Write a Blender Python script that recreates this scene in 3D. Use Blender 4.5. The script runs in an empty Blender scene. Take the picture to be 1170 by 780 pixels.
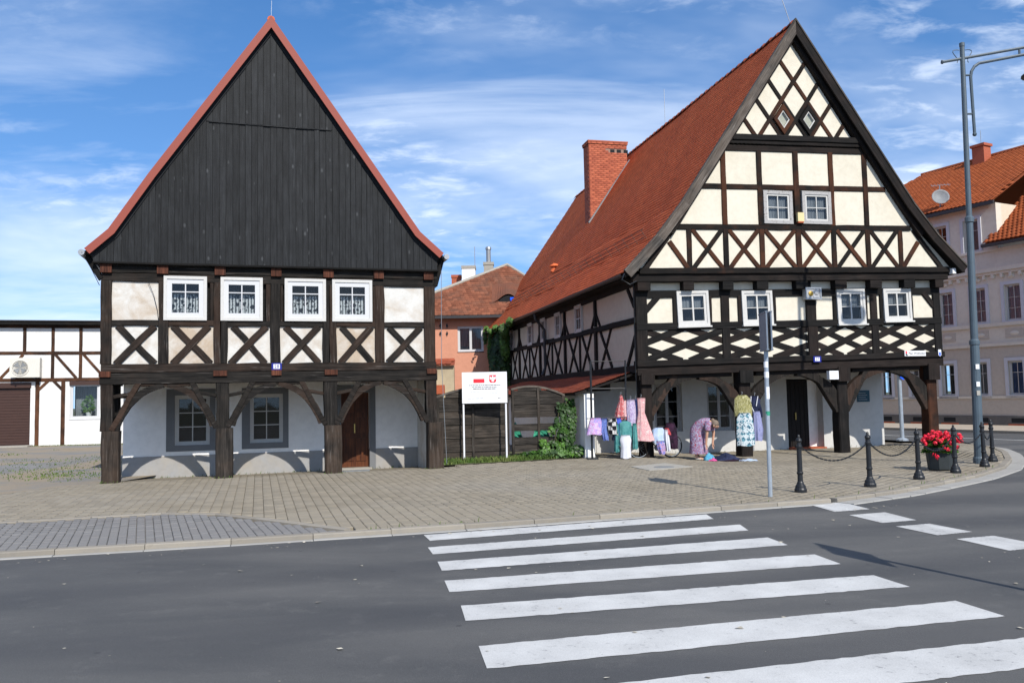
import bpy, bmesh, math, random
import numpy as np
from mathutils import Vector, Matrix, noise

random.seed(7)
SC = bpy.context.scene
COL = SC.collection
R = math.radians

# ------------------------------------------------------------------ camera
CAM_H = 1.70
_f = 950.0                       # focal length in pixels of a 1170 px wide picture
_p = math.atan((454.6 - 390) / _f)
_r = math.atan(0.02)
_fw = Vector((0, math.cos(_p), math.sin(_p)))
_u0 = Vector((0, -math.sin(_p), math.cos(_p)))
_r0 = Vector((1, 0, 0))
_rt = _r0 * math.cos(_r) - _u0 * math.sin(_r)
_up = _r0 * math.sin(_r) + _u0 * math.cos(_r)
cd = bpy.data.cameras.new('camera')
cam = bpy.data.objects.new('camera', cd)
COL.objects.link(cam)
cd.sensor_width = 36.0
cd.lens = 36.0 * _f / 1170.0
cd.clip_start = 0.05
cd.clip_end = 3000
cam.matrix_world = Matrix(((_rt.x, _up.x, -_fw.x, 0), (_rt.y, _up.y, -_fw.y, 0), (_rt.z, _up.z, -_fw.z, CAM_H), (0, 0, 0, 1)))
SC.camera = cam

# ------------------------------------------------------------------ sky and sun
SUN_AZ, SUN_EL = R(24.0), R(40.5)          # to the right of straight behind the camera
to_sun = Vector((math.sin(SUN_AZ) * math.cos(SUN_EL), -math.cos(SUN_AZ) * math.cos(SUN_EL), math.sin(SUN_EL)))
world = bpy.data.worlds.new('World')
SC.world = world
world.use_nodes = True
nt = world.node_tree
N_, L_ = nt.nodes, nt.links
for n in list(N_):
    N_.remove(n)
def wn(t, **k):
    n = N_.new(t)
    for a, b in k.items():
        setattr(n, a, b)
    return n
def wmath(op, a, b=None):
    n = wn('ShaderNodeMath', operation=op)
    for i, v in enumerate((a, b)):
        if v is None: continue
        if isinstance(v, (int, float)): n.inputs[i].default_value = v
        else: L_.new(v, n.inputs[i])
    return n.outputs[0]
sky = wn('ShaderNodeTexSky', sky_type='NISHITA', sun_disc=False)
sky.sun_elevation = SUN_EL
sky.sun_rotation = math.atan2(to_sun.x, to_sun.y)
sky.altitude = 200; sky.air_density = 1.0; sky.dust_density = 0.35; sky.ozone_density = 2.2
tc = wn('ShaderNodeTexCoord')
sp = wn('ShaderNodeSeparateXYZ'); L_.new(tc.outputs['Generated'], sp.inputs[0])
sv_ = wn('ShaderNodeCombineXYZ'); L_.new(sp.outputs[0], sv_.inputs[0]); L_.new(sp.outputs[1], sv_.inputs[1])
L_.new(wmath('ADD', wmath('MAXIMUM', sp.outputs[2], 0.0), 0.14), sv_.inputs[2])
sn_ = wn('ShaderNodeVectorMath', operation='NORMALIZE'); L_.new(sv_.outputs[0], sn_.inputs[0]); L_.new(sn_.outputs[0], sky.inputs[0])
den = wmath('ADD', wmath('MAXIMUM', sp.outputs[2], 0.0), 0.16)
cx = wmath('DIVIDE', sp.outputs[0], den); cy = wmath('DIVIDE', sp.outputs[1], den)
cv = wn('ShaderNodeCombineXYZ'); L_.new(cx, cv.inputs[0]); L_.new(cy, cv.inputs[1])
def cloud(scale, stretch, rot, detail, rough, lo, hi, off=(0, 0, 0), dist=0.0):
    mp = wn('ShaderNodeMapping'); mp.inputs['Rotation'].default_value = (0, 0, rot)
    mp.inputs['Scale'].default_value = stretch; mp.inputs['Location'].default_value = off
    L_.new(cv.outputs[0], mp.inputs[0])
    nz = wn('ShaderNodeTexNoise'); nz.inputs['Scale'].default_value = scale
    nz.inputs['Detail'].default_value = detail; nz.inputs['Roughness'].default_value = rough
    nz.inputs['Distortion'].default_value = dist
    L_.new(mp.outputs[0], nz.inputs['Vector'])
    mr = wn('ShaderNodeMapRange', interpolation_type='SMOOTHSTEP')
    mr.inputs[1].default_value = lo; mr.inputs[2].default_value = hi
    L_.new(nz.outputs[0], mr.inputs[0])
    return mr.outputs[0]
veil = cloud(0.66, (0.8, 1.1, 1), R(-32), 6, 0.55, 0.39, 0.68, (1.3, 0.4, 0), 0.35)
wisp = cloud(1.3, (0.6, 1.6, 1), R(-24), 8, 0.58, 0.42, 0.78, (4.1, 2.2, 0), 0.5)
curd = cloud(7.5, (0.9, 1.4, 1), R(-18), 5, 0.6, 0.46, 0.74, (0, 3, 0), 0.3)
cmask = cloud(0.7, (1, 1, 1), 0, 2, 0.5, 0.42, 0.60, (2.0, 5.1, 0), 0.0)
cl = wmath('MAXIMUM', wmath('MULTIPLY', veil, 0.72), wmath('MULTIPLY', wisp, 0.50))
cl = wmath('MINIMUM', wmath('ADD', cl, wmath('MULTIPLY', wmath('MULTIPLY', curd, cmask), 0.5)), 0.85)
hz = wn('ShaderNodeMapRange'); hz.inputs[1].default_value = 0.0; hz.inputs[2].default_value = 0.42
hz.inputs[3].default_value = 0.06; hz.inputs[4].default_value = 0.0
L_.new(sp.outputs[2], hz.inputs[0])
cl = wmath('MAXIMUM', cl, hz.outputs[0])
hs = wn('ShaderNodeHueSaturation'); hs.inputs['Saturation'].default_value = 1.22; hs.inputs['Value'].default_value = 1.12
L_.new(sky.outputs[0], hs.inputs['Color'])
tn = wn('ShaderNodeMix', data_type='RGBA', blend_type='MULTIPLY'); tn.inputs[0].default_value = 1.0
L_.new(hs.outputs[0], tn.inputs[6]); tn.inputs[7].default_value = (0.94, 1.0, 1.06, 1)
mx = wn('ShaderNodeMix', data_type='RGBA')
L_.new(cl, mx.inputs[0]); L_.new(tn.outputs[2], mx.inputs[6]); mx.inputs[7].default_value = (6.0, 6.7, 7.8, 1)
bg = wn('ShaderNodeBackground'); bg.inputs[1].default_value = 0.145
L_.new(mx.outputs[2], bg.inputs[0])
wo = wn('ShaderNodeOutputWorld'); L_.new(bg.outputs[0], wo.inputs[0])

sd = bpy.data.lights.new('sun', 'SUN'); sd.energy = 4.8; sd.angle = R(0.53); sd.color = (1.0, 0.955, 0.88)
so = bpy.data.objects.new('sun', sd); COL.objects.link(so)
so.rotation_euler = (-to_sun).to_track_quat('-Z', 'Y').to_euler()
so.location = (10, -10, 30)

SC.view_settings.view_transform = 'Standard'
SC.view_settings.look = 'None'
SC.view_settings.exposure = 0.22
SC.view_settings.gamma = 1.0
SC.render.engine = 'CYCLES'

# ------------------------------------------------------------------ materials
def nodes_of(name):
    m = bpy.data.materials.new(name); m.use_nodes = True
    t = m.node_tree; b = t.nodes['Principled BSDF']
    return m, t, b
class NT:
    """small wrapper for building node graphs"""
    def __init__(s, t): s.t = t
    def n(s, ty, **k):
        o = s.t.nodes.new(ty)
        for a, b in k.items(): setattr(o, a, b)
        return o
    def l(s, a, b): s.t.links.new(a, b)
    def coord(s, which='Object', scale=(1, 1, 1), rot=(0, 0, 0), rnd=True):
        c = s.n('ShaderNodeTexCoord'); mp = s.n('ShaderNodeMapping')
        mp.inputs['Scale'].default_value = scale; mp.inputs['Rotation'].default_value = rot
        s.l(c.outputs[which], mp.inputs[0])
        if rnd:
            oi = s.n('ShaderNodeObjectInfo'); cb = s.n('ShaderNodeCombineXYZ')
            mu = s.math('MULTIPLY', oi.outputs['Random'], 57.0)
            for i in range(3): s.l(mu, cb.inputs[i])
            s.l(cb.outputs[0], mp.inputs['Location'])
        return mp.outputs[0]
    def noise(s, v, scale, detail=4, rough=0.55, dist=0.0):
        o = s.n('ShaderNodeTexNoise'); o.inputs['Scale'].default_value = scale; o.inputs['Detail'].default_value = detail
        o.inputs['Roughness'].default_value = rough; o.inputs['Distortion'].default_value = dist
        s.l(v, o.inputs['Vector']); return o.outputs[0]
    def math(s, op, a, b=None):
        o = s.n('ShaderNodeMath', operation=op)
        for i, v in enumerate((a, b)):
            if v is None: continue
            if isinstance(v, (int, float)): o.inputs[i].default_value = v
            else: s.l(v, o.inputs[i])
        return o.outputs[0]
    def rng(s, v, a, b, c=0.0, d=1.0):
        o = s.n('ShaderNodeMapRange'); o.inputs[1].default_value = a; o.inputs[2].default_value = b
        o.inputs[3].default_value = c; o.inputs[4].default_value = d; s.l(v, o.inputs[0]); return o.outputs[0]
    def mix(s, f, a, b):
        o = s.n('ShaderNodeMix', data_type='RGBA')
        if isinstance(f, (int, float)): o.inputs[0].default_value = f
        else: s.l(f, o.inputs[0])
        for i, v in ((6, a), (7, b)):
            if isinstance(v, (tuple, list)): o.inputs[i].default_value = (*v[:3], 1)
            else: s.l(v, o.inputs[i])
        return o.outputs[2]
    def val(s, col, v):
        o = s.n('ShaderNodeHueSaturation'); s.l(col, o.inputs['Color']); s.l(v, o.inputs['Value']); return o.outputs[0]
    def bump(s, h, b, strength=0.4, dist=0.01):
        o = s.n('ShaderNodeBump'); o.inputs['Strength'].default_value = strength; o.inputs['Distance'].default_value = dist
        s.l(h, o.inputs['Height']); s.l(o.outputs[0], b.inputs['Normal'])
    def rnd_obj(s): return s.n('ShaderNodeObjectInfo').outputs['Random']
    def rnd_isl(s): return s.n('ShaderNodeNewGeometry').outputs['Random Per Island']

def mat(name, col, rough=0.8, var=0.15, scale=3.0, col2=None, lo=0.4, hi=0.65, bump=0.0, bscale=60.0, bdist=0.004, rnd=0.0,
        island=0.0, metallic=0.0, stretch=(1, 1, 1), spec=0.3, coord='Object', detail=5):
    m, t, b = nodes_of(name); g = NT(t)
    v = g.coord(coord, stretch)
    nz = g.noise(v, scale, detail, 0.6)
    c = g.mix(g.rng(nz, lo, hi), col, col2) if col2 else None
    fac = g.rng(nz, 0.25, 0.75, 1 - var, 1 + var)
    if rnd: fac = g.math('MULTIPLY', fac, g.rng(g.rnd_obj(), 0, 1, 1 - rnd, 1 + rnd))
    if island: fac = g.math('MULTIPLY', fac, g.rng(g.rnd_isl(), 0, 1, 1 - island, 1 + island))
    if c is None:
        rgb = g.n('ShaderNodeRGB'); rgb.outputs[0].default_value = (*col, 1); c = rgb.outputs[0]
    g.l(g.val(c, fac), b.inputs['Base Color'])
    b.inputs['Roughness'].default_value = rough; b.inputs['Metallic'].default_value = metallic
    b.inputs['Specular IOR Level'].default_value = spec
    if bump: g.bump(g.noise(v, bscale, 4, 0.6), b, bump, bdist)
    return m

def wood(name, axis, dark, light, red=None, redamt=0.0, rough=0.85, crack=0.5, grain=1.0, bump=0.7, knots=0.0):
    """weathered timber, grain along the given local axis"""
    m, t, b = nodes_of(name); g = NT(t)
    sc = [14.0 * grain] * 3; sc[axis] = 0.9
    v = g.coord('Object', sc)
    n1 = g.noise(v, 1.6, 8, 0.65, 0.3)
    sc2 = [40.0] * 3; sc2[axis] = 1.2
    n2 = g.noise(g.coord('Object', sc2), 1.0, 4, 0.6, 0.2)
    big = g.noise(g.coord('Object', (1.3, 1.3, 1.3)), 1.5, 4, 0.6)
    c = g.mix(g.rng(n1, 0.38, 0.72), dark, light)
    if red:
        amt = g.math('MULTIPLY', g.rng(g.math('ADD', g.math('MULTIPLY', g.rnd_obj(), 0.55), big), 0.62, 0.98), redamt)
        c = g.mix(amt, c, red)
    # pale split fibres
    c = g.mix(g.math('MULTIPLY', g.rng(n2, 0.62, 0.75), crack * 0.6), c, tuple(min(1, x * 2.6 + 0.06) for x in light))
    c = g.mix(g.math('MULTIPLY', g.rng(n2, 0.36, 0.26), 0.8), c, (0.006, 0.005, 0.005))
    if knots:
        vo = g.n('ShaderNodeTexVoronoi'); vo.inputs['Scale'].default_value = 2.6; g.l(g.coord('Object', (1.6, 1.6, 0.8)), vo.inputs['Vector'])
        c = g.mix(g.math('MULTIPLY', g.rng(vo.outputs['Distance'], 0.14, 0.06), knots), c, (0.13, 0.135, 0.14))
    fac = g.math('MULTIPLY', g.rng(big, 0.3, 0.7, 0.7, 1.3), g.rng(g.rnd_obj(), 0, 1, 0.8, 1.2))
    g.l(g.val(c, fac), b.inputs['Base Color'])
    b.inputs['Roughness'].default_value = rough; b.inputs['Specular IOR Level'].default_value = 0.2
    g.bump(g.math('ADD', n1, g.math('MULTIPLY', n2, 0.6)), b, bump, 0.012)
    return m

def plaster(name, col, dirt, amt=0.5, scale=1.2, lo=0.45, hi=0.75, rough=0.9, fine=0.06, cell=True):
    m, t, b = nodes_of(name); g = NT(t)
    v = g.coord('Object', (1, 1, 1))
    n1 = g.noise(v, scale, 6, 0.62, 0.5)
    n2 = g.noise(v, 7.0, 5, 0.6)
    oi = g.math('MULTIPLY', g.rnd_obj(), 0.28) if cell else 0.14
    f = g.math('MULTIPLY', g.rng(g.math('ADD', n1, oi), lo, hi), amt)
    c = g.mix(f, col, dirt)
    c = g.mix(g.math('MULTIPLY', g.rng(n2, 0.62, 0.8), amt * 0.6), c, tuple(x * 0.55 for x in dirt))
    g.l(g.val(c, g.rng(n2, 0.3, 0.7, 1 - fine, 1 + fine)), b.inputs['Base Color'])
    b.inputs['Roughness'].default_value = rough; b.inputs['Specular IOR Level'].default_value = 0.15
    g.bump(g.math('ADD', g.noise(v, 3.5, 3), g.math('MULTIPLY', g.noise(v, 45, 4), 0.25)), b, 0.35, 0.02)
    return m

def glass_mat():
    m, t, b = nodes_of('window_glass'); g = NT(t)
    t.nodes.remove(b)
    tr = g.n('ShaderNodeBsdfTransparent'); tr.inputs[0].default_value = (0.80, 0.84, 0.84, 1)
    gl = g.n('ShaderNodeBsdfGlossy'); gl.inputs['Roughness'].default_value = 0.03
    nz = g.noise(g.coord('Object', (1, 1, 1)), 1.7, 2)
    bp = g.n('ShaderNodeBump'); bp.inputs['Strength'].default_value = 0.12; bp.inputs['Distance'].default_value = 0.02
    g.l(nz, bp.inputs['Height']); g.l(bp.outputs[0], gl.inputs['Normal'])
    fr = g.n('ShaderNodeFresnel'); fr.inputs['IOR'].default_value = 1.45
    ms = g.n('ShaderNodeMixShader')
    g.l(g.math('ADD', fr.outputs[0], 0.01), ms.inputs[0]); g.l(tr.outputs[0], ms.inputs[1]); g.l(gl.outputs[0], ms.inputs[2])
    g.l(ms.outputs[0], t.nodes['Material Output'].inputs[0])
    return m

def lace_mat(name, base=(0.55, 0.56, 0.58), gap=(0.03, 0.03, 0.035), scale=9.0, th=0.5):
    m, t, b = nodes_of(name); g = NT(t)
    v = g.coord('Object', (1, 1, 1))
    vo = g.n('ShaderNodeTexVoronoi', feature='DISTANCE_TO_EDGE'); vo.inputs['Scale'].default_value = scale
    w = g.noise(v, 6, 2)
    vv = g.n('ShaderNodeVectorMath', operation='ADD'); cb = g.n('ShaderNodeCombineXYZ')
    for i in range(3): g.l(g.math('MULTIPLY', w, 0.22), cb.inputs[i])
    g.l(v, vv.inputs[0]); g.l(cb.outputs[0], vv.inputs[1]); g.l(vv.outputs[0], vo.inputs['Vector'])
    c = g.mix(g.rng(vo.outputs['Distance'], 0.10, 0.22), base, gap)
    sx = g.n('ShaderNodeSeparateXYZ'); g.l(v, sx.inputs[0])
    g.l(c, b.inputs['Base Color']); b.inputs['Roughness'].default_value = 0.95
    return m

def brick_like(name, c1, c2, mortar, sx, sy, rough=0.9):
    m, t, b = nodes_of(name); g = NT(t)
    v = g.coord('Object', (1, 1, 1), rnd=False)
    n = g.noise(v, 30, 4)
    i = g.rnd_isl()
    c = g.mix(i, c1, c2)
    g.l(g.val(c, g.rng(n, 0.3, 0.7, 0.8, 1.2)), b.inputs['Base Color']); b.inputs['Roughness'].default_value = rough
    g.bump(n, b, 0.4, 0.004)
    return m

def tile_mat(name, c1, c2, dirt, dirtamt=0.35, rough=0.75, big=0.6):
    m, t, b = nodes_of(name); g = NT(t)
    v = g.coord('Object', (1, 1, 1), rnd=False)
    i = g.rnd_isl(); n1 = g.noise(v, big, 5, 0.6, 0.4); n2 = g.noise(v, 18, 4)
    c = g.mix(i, c1, c2)
    c = g.mix(g.math('MULTIPLY', g.rng(n1, 0.45, 0.75), dirtamt), c, dirt)
    c = g.mix(g.rng(g.math('FRACT', g.math('MULTIPLY', i, 13.7)), 0.955, 0.96, 0, 0.3), c, tuple(x * 0.42 + 0.02 for x in c1))
    c = g.mix(g.math('MULTIPLY', g.rng(g.noise(v, 2.3, 6, 0.7), 0.60, 0.72), 0.13), c, (0.085, 0.075, 0.05))
    fac = g.math('MULTIPLY', g.rng(n2, 0.3, 0.7, 0.85, 1.15), g.rng(g.math('FRACT', g.math('MULTIPLY', i, 7.31)), 0, 1, 0.91, 1.08))
    g.l(g.val(c, fac), b.inputs['Base Color']); b.inputs['Roughness'].default_value = rough
    b.inputs['Specular IOR Level'].default_value = 0.06
    g.bump(n2, b, 0.3, 0.004)
    return m

def asphalt():
    m, t, b = nodes_of('asphalt'); g = NT(t)
    v = g.coord('Object', (1, 1, 1), rnd=False)
    big = g.noise(g.coord('Object', (0.35, 1.1, 1), (0, 0, R(-17)), rnd=False), 0.5, 5, 0.6, 0.4)
    mid = g.noise(v, 3.5, 5, 0.65)
    fine = g.noise(v, 130, 3, 0.7)
    c = g.mix(g.rng(big, 0.36, 0.64), (0.060, 0.061, 0.062), (0.106, 0.103, 0.098))
    c = g.mix(g.math('MULTIPLY', g.rng(mid, 0.56, 0.72), 0.45), c, (0.125, 0.121, 0.115))
    vo = g.n('ShaderNodeTexVoronoi'); vo.inputs['Scale'].default_value = 95; g.l(v, vo.inputs['Vector'])
    c = g.mix(g.math('MULTIPLY', g.rng(vo.outputs['Distance'], 0.16, 0.06), g.rng(fine, 0.5, 0.6)), c, (0.27, 0.26, 0.245))
    v2 = g.n('ShaderNodeTexVoronoi'); v2.inputs['Scale'].default_value = 1.7; g.l(v, v2.inputs['Vector'])
    c = g.mix(g.math('MULTIPLY', g.rng(v2.outputs['Distance'], 0.055, 0.03), 0.6), c, (0.025, 0.025, 0.027))
    # faint tyre tracks along the road
    tr = g.n('ShaderNodeTexWave', wave_type='BANDS', bands_direction='Y'); tr.inputs['Scale'].default_value = 0.16
    tr.inputs['Distortion'].default_value = 1.2; tr.inputs['Detail'].default_value = 2
    g.l(g.coord('Object', (1, 1, 1), (0, 0, R(-17)), rnd=False), tr.inputs['Vector'])
    c = g.mix(g.math('MULTIPLY', g.rng(tr.outputs['Fac'], 0.55, 0.95), 0.42), c, (0.050, 0.051, 0.054))
    g.l(g.val(c, g.rng(fine, 0.3, 0.7, 0.70, 1.30)), b.inputs['Base Color'])
    b.inputs['Roughness'].default_value = 0.82; b.inputs['Specular IOR Level'].default_value = 0.3
    g.bump(fine, b, 0.6, 0.004)
    return m

def road_paint(name='road_paint', wear=0.60):
    m, t, b = nodes_of(name); g = NT(t)
    v = g.coord('Object', (1, 1, 1), rnd=False)
    n1 = g.noise(v, 22, 6, 0.7); n2 = g.noise(v, 2.2, 4); n3 = g.noise(v, 120, 3)
    c = g.mix(g.rng(n2, 0.3, 0.7), (0.52, 0.515, 0.495), (0.41, 0.405, 0.39))
    c = g.mix(g.rng(g.math('ADD', n1, g.math('MULTIPLY', n2, 0.25)), wear + 0.12, wear + 0.26), c, (0.16, 0.16, 0.16))
    g.l(g.val(c, g.rng(n3, 0.3, 0.7, 0.88, 1.12)), b.inputs['Base Color']); b.inputs['Roughness'].default_value = 0.8
    g.bump(n3, b, 0.4, 0.003)
    return m

MT = {}
MT['timber'] = wood('old_timber', 0, (0.0055, 0.0048, 0.0042), (0.030, 0.0255, 0.0215), (0.050, 0.024, 0.013), 0.30, crack=1.35)
MT['timber_up'] = wood('old_post_timber', 2, (0.007, 0.006, 0.005), (0.034, 0.027, 0.022), (0.055, 0.026, 0.014), 0.35, crack=1.0)
MT['post_base'] = wood('weathered_post_base', 0, (0.009, 0.008, 0.007), (0.050, 0.042, 0.036), (0.075, 0.042, 0.023), 0.25, crack=1.1)
MT['timber_r'] = wood('brown_black_timber', 0, (0.0045, 0.004, 0.0035), (0.0165, 0.012, 0.0095), (0.075, 0.024, 0.009), 0.55, crack=0.3)
MT['timber_rdark'] = wood('tarred_timber', 0, (0.0045, 0.0042, 0.004), (0.0145, 0.013, 0.012), (0.035, 0.015, 0.008), 0.16, crack=0.45)
MT['timber_r_up'] = wood('arcade_timber', 2, (0.008, 0.007, 0.006), (0.030, 0.024, 0.020), (0.060, 0.026, 0.014), 0.25, crack=0.7)
MT['joist_end'] = wood('painted_joist_end', 2, (0.035, 0.013, 0.008), (0.13, 0.045, 0.025), crack=0.6)
MT['verge_grey'] = wood('grey_verge_board', 0, (0.040, 0.035, 0.031), (0.135, 0.122, 0.108), (0.09, 0.06, 0.04), 0.3, crack=0.8)
MT['clad'] = wood('tarred_board', 2, (0.0066, 0.0072, 0.0080), (0.0185, 0.0197, 0.0214), crack=0.30, grain=0.8, rough=0.62, knots=0.28)
MT['fence'] = wood('fence_board', 0, (0.014, 0.012, 0.010), (0.066, 0.056, 0.047), (0.06, 0.042, 0.028), 0.2, crack=0.9)
MT['annex_wood'] = wood('annex_timber', 0, (0.022, 0.012, 0.008), (0.060, 0.030, 0.018), (0.11, 0.045, 0.02), 0.5, crack=0.2)
MT['door'] = wood('brown_door', 2, (0.055, 0.016, 0.006), (0.14, 0.045, 0.014), crack=0.05, rough=0.5, bump=0.2)
MT['door_dark'] = wood('dark_door', 2, (0.008, 0.006, 0.005), (0.020, 0.014, 0.011), crack=0.05, rough=0.6, bump=0.3)
MT['pl_old'] = plaster('stained_limewash', (0.56, 0.545, 0.51), (0.38, 0.295, 0.21), 0.9, 2.2, 0.48, 0.84)
MT['pl_cream'] = plaster('cream_plaster', (0.61, 0.565, 0.465), (0.53, 0.475, 0.37), 0.45, 1.3, 0.5, 0.85)
MT['pl_side'] = plaster('pale_grey_plaster', (0.60, 0.55, 0.46), (0.47, 0.42, 0.34), 0.5, 1.0)
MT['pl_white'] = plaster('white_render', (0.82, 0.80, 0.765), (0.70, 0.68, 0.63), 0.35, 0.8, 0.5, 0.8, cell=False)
MT['pl_arcade_shaded'] = plaster('shaded_white_render', (0.52, 0.51, 0.485), (0.42, 0.40, 0.37), 0.4, 0.8, 0.5, 0.8, cell=False)  # white render darkened in colour for the weak sky light in the arcade
MT['pl_grey'] = plaster('grey_plinth_render', (0.29, 0.29, 0.29), (0.34, 0.29, 0.22), 0.55, 1.3, 0.5, 0.8, cell=False)
MT['pl_dkgrey'] = plaster('dark_grey_surround', (0.17, 0.175, 0.18), (0.14, 0.14, 0.14), 0.4, cell=False)
MT['pl_annex'] = plaster('annex_white_render', (0.64, 0.64, 0.63), (0.52, 0.50, 0.46), 0.3, 0.9, 0.5, 0.85)
MT['pl_pink'] = plaster('salmon_render', (0.56, 0.26, 0.17), (0.50, 0.24, 0.16), 0.4, 0.8, cell=False)
MT['pl_old2'] = plaster('old_yellow_wall', (0.50, 0.42, 0.28), (0.33, 0.27, 0.19), 0.7, 1.2, cell=False)
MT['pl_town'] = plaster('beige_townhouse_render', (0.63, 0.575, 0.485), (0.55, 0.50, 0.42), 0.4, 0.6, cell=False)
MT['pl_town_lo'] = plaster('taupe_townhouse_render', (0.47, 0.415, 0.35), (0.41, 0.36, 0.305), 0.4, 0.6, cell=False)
MT['pl_attic'] = plaster('cream_attic_render', (0.62, 0.52, 0.40), (0.52, 0.44, 0.34), 0.35, 0.6, cell=False)
MT['stone_dk'] = plaster('dark_stone_plinth', (0.13, 0.125, 0.12), (0.09, 0.085, 0.08), 0.6, 1.5, cell=False)
MT['white_pvc'] = mat('white_window_frame', (0.52, 0.52, 0.525), 0.4, 0.03, spec=0.4)
MT['white_old'] = mat('old_white_paint', (0.50, 0.49, 0.465), 0.6, 0.10, 14, (0.42, 0.385, 0.33), 0.55, 0.8, bump=0.3)
MT['grey_old'] = mat('weathered_grey_paint', (0.36, 0.35, 0.34), 0.8, 0.25, 24, (0.13, 0.115, 0.10), 0.5, 0.7, bump=0.4)
MT['town_frame'] = mat('pale_window_trim', (0.50, 0.50, 0.53), 0.6, 0.05)
MT['glass'] = glass_mat()
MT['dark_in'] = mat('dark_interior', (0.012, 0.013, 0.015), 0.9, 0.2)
MT['lace'] = lace_mat('lace_curtain', (0.62, 0.63, 0.65), (0.02, 0.02, 0.025), 8.0)
MT['curtain'] = mat('plain_curtain', (0.22, 0.23, 0.25), 0.95, 0.4, 10, stretch=(3, 3, 0.15))
MT['blind'] = mat('window_blind', (0.30, 0.33, 0.40), 0.8, 0.1, 5)
MT['blue_curtain'] = mat('blue_curtain', (0.05, 0.10, 0.26), 0.9, 0.3, 8, stretch=(4, 4, 0.2))
MT['red_metal'] = mat('red_verge_board', (0.26, 0.056, 0.036), 0.6, 0.12, 2.0, (0.22, 0.050, 0.034), bump=0.1)
MT['tiles'] = tile_mat('clay_tiles', (0.62, 0.140, 0.052), (0.70, 0.172, 0.066), (0.54, 0.122, 0.050), 0.5)
MT['tiles_dark'] = tile_mat('dark_red_tiles', (0.24, 0.060, 0.034), (0.32, 0.085, 0.045), (0.16, 0.05, 0.035), 0.4)
MT['tiles_town'] = tile_mat('orange_clay_tiles', (0.29, 0.074, 0.027), (0.36, 0.098, 0.036), (0.21, 0.062, 0.03), 0.4)
MT['tiles_old'] = tile_mat('old_brown_tiles', (0.15, 0.058, 0.036), (0.25, 0.098, 0.058), (0.10, 0.070, 0.055), 0.7, 0.9, 1.2)
MT['brick'] = brick_like('red_brick', (0.27, 0.062, 0.030), (0.40, 0.105, 0.050), None, 1, 1)
MT['mortar'] = mat('mortar', (0.26, 0.17, 0.13), 0.95, 0.15, 20)
MT['zinc'] = mat('zinc', (0.30, 0.31, 0.32), 0.45, 0.12, 6, metallic=0.6)
MT['gutter'] = mat('dark_gutter', (0.045, 0.045, 0.048), 0.5, 0.15, 6, metallic=0.3)
MT['snowguard'] = mat('rusty_snow_guard', (0.13, 0.075, 0.055), 0.7, 0.2, 8)
MT['lead'] = mat('lead_flashing', (0.19, 0.20, 0.205), 0.6, 0.15, 8)
MT['concrete'] = mat('concrete', (0.36, 0.34, 0.30), 0.9, 0.18, 9, (0.26, 0.245, 0.21), bump=0.4, bscale=90)
MT['kerb'] = mat('kerb_concrete', (0.27, 0.240, 0.195), 0.9, 0.25, 6, (0.19, 0.172, 0.145), bump=0.5, bscale=70, rnd=0.12)
MT['gutter_strip'] = mat('concrete_gutter', (0.31, 0.298, 0.272), 0.9, 0.18, 5, (0.28, 0.27, 0.25), bump=0.5, bscale=70)
MT['paver'] = mat('beige_paver', (0.268, 0.230, 0.170), 0.9, 0.26, 0.5, (0.200, 0.177, 0.140), 0.35, 0.7, bump=0.5, bscale=160, island=0.11, rnd=0.0)
MT['paver_grey'] = mat('grey_paver', (0.195, 0.185, 0.175), 0.9, 0.22, 0.9, (0.160, 0.155, 0.148), bump=0.5, bscale=160, island=0.10)
MT['joint'] = mat('joint_sand', (0.125, 0.106, 0.080), 0.95, 0.3, 8, bump=0.4)
MT['asphalt'] = asphalt()
MT['paint'] = road_paint()
MT['yard'] = mat('gravelly_yard', (0.30, 0.245, 0.175), 0.95, 0.35, 0.45, (0.165, 0.160, 0.152), 0.42, 0.58, bump=0.7, bscale=60, bdist=0.02)
MT['soil'] = mat('soil', (0.10, 0.085, 0.055), 0.95, 0.4, 5, (0.05, 0.07, 0.022), 0.4, 0.6)
MT['far_pave'] = mat('far_pavement', (0.36, 0.31, 0.25), 0.9, 0.15, 3)
MT['black_iron'] = mat('black_cast_iron', (0.012, 0.013, 0.015), 0.45, 0.2, 20, metallic=0.2, spec=0.5, bump=0.15)
MT['lamp_paint'] = mat('grey_blue_lamp_paint', (0.060, 0.085, 0.105), 0.45, 0.12, 5, spec=0.5)
MT['galv'] = mat('galvanised_steel', (0.36, 0.40, 0.44), 0.45, 0.15, 8, metallic=0.5)
MT['sign_back'] = mat('sign_back', (0.16, 0.19, 0.23), 0.5, 0.12, 4, metallic=0.4)
MT['white'] = mat('white_enamel', (0.70, 0.70, 0.71), 0.4, 0.02)
MT['blue_en'] = mat('blue_enamel', (0.012, 0.018, 0.20), 0.35, 0.05)
MT['blue_sign'] = mat('blue_road_sign', (0.01, 0.10, 0.75), 0.4, 0.03)
MT['red_print'] = mat('red_print', (0.72, 0.02, 0.035), 0.5, 0.02)
MT['grey_print'] = mat('grey_print', (0.16, 0.16, 0.17), 0.6, 0.02)
MT['pale_print'] = mat('pale_print', (0.42, 0.43, 0.45), 0.6, 0.02)
MT['black_print'] = mat('black_print', (0.02, 0.02, 0.02), 0.6, 0.02)
MT['teal_plaque'] = mat('teal_plaque', (0.008, 0.055, 0.085), 0.4, 0.1)
MT['silver'] = mat('grey_relief', (0.38, 0.38, 0.38), 0.5, 0.3, 30, metallic=0.3, bump=0.6)
MT['gold'] = mat('worn_gold', (0.40, 0.26, 0.05), 0.5, 0.2, 20, metallic=0.4)
MT['yellow'] = mat('yellow_plastic', (0.62, 0.52, 0.27), 0.5, 0.05)
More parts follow.
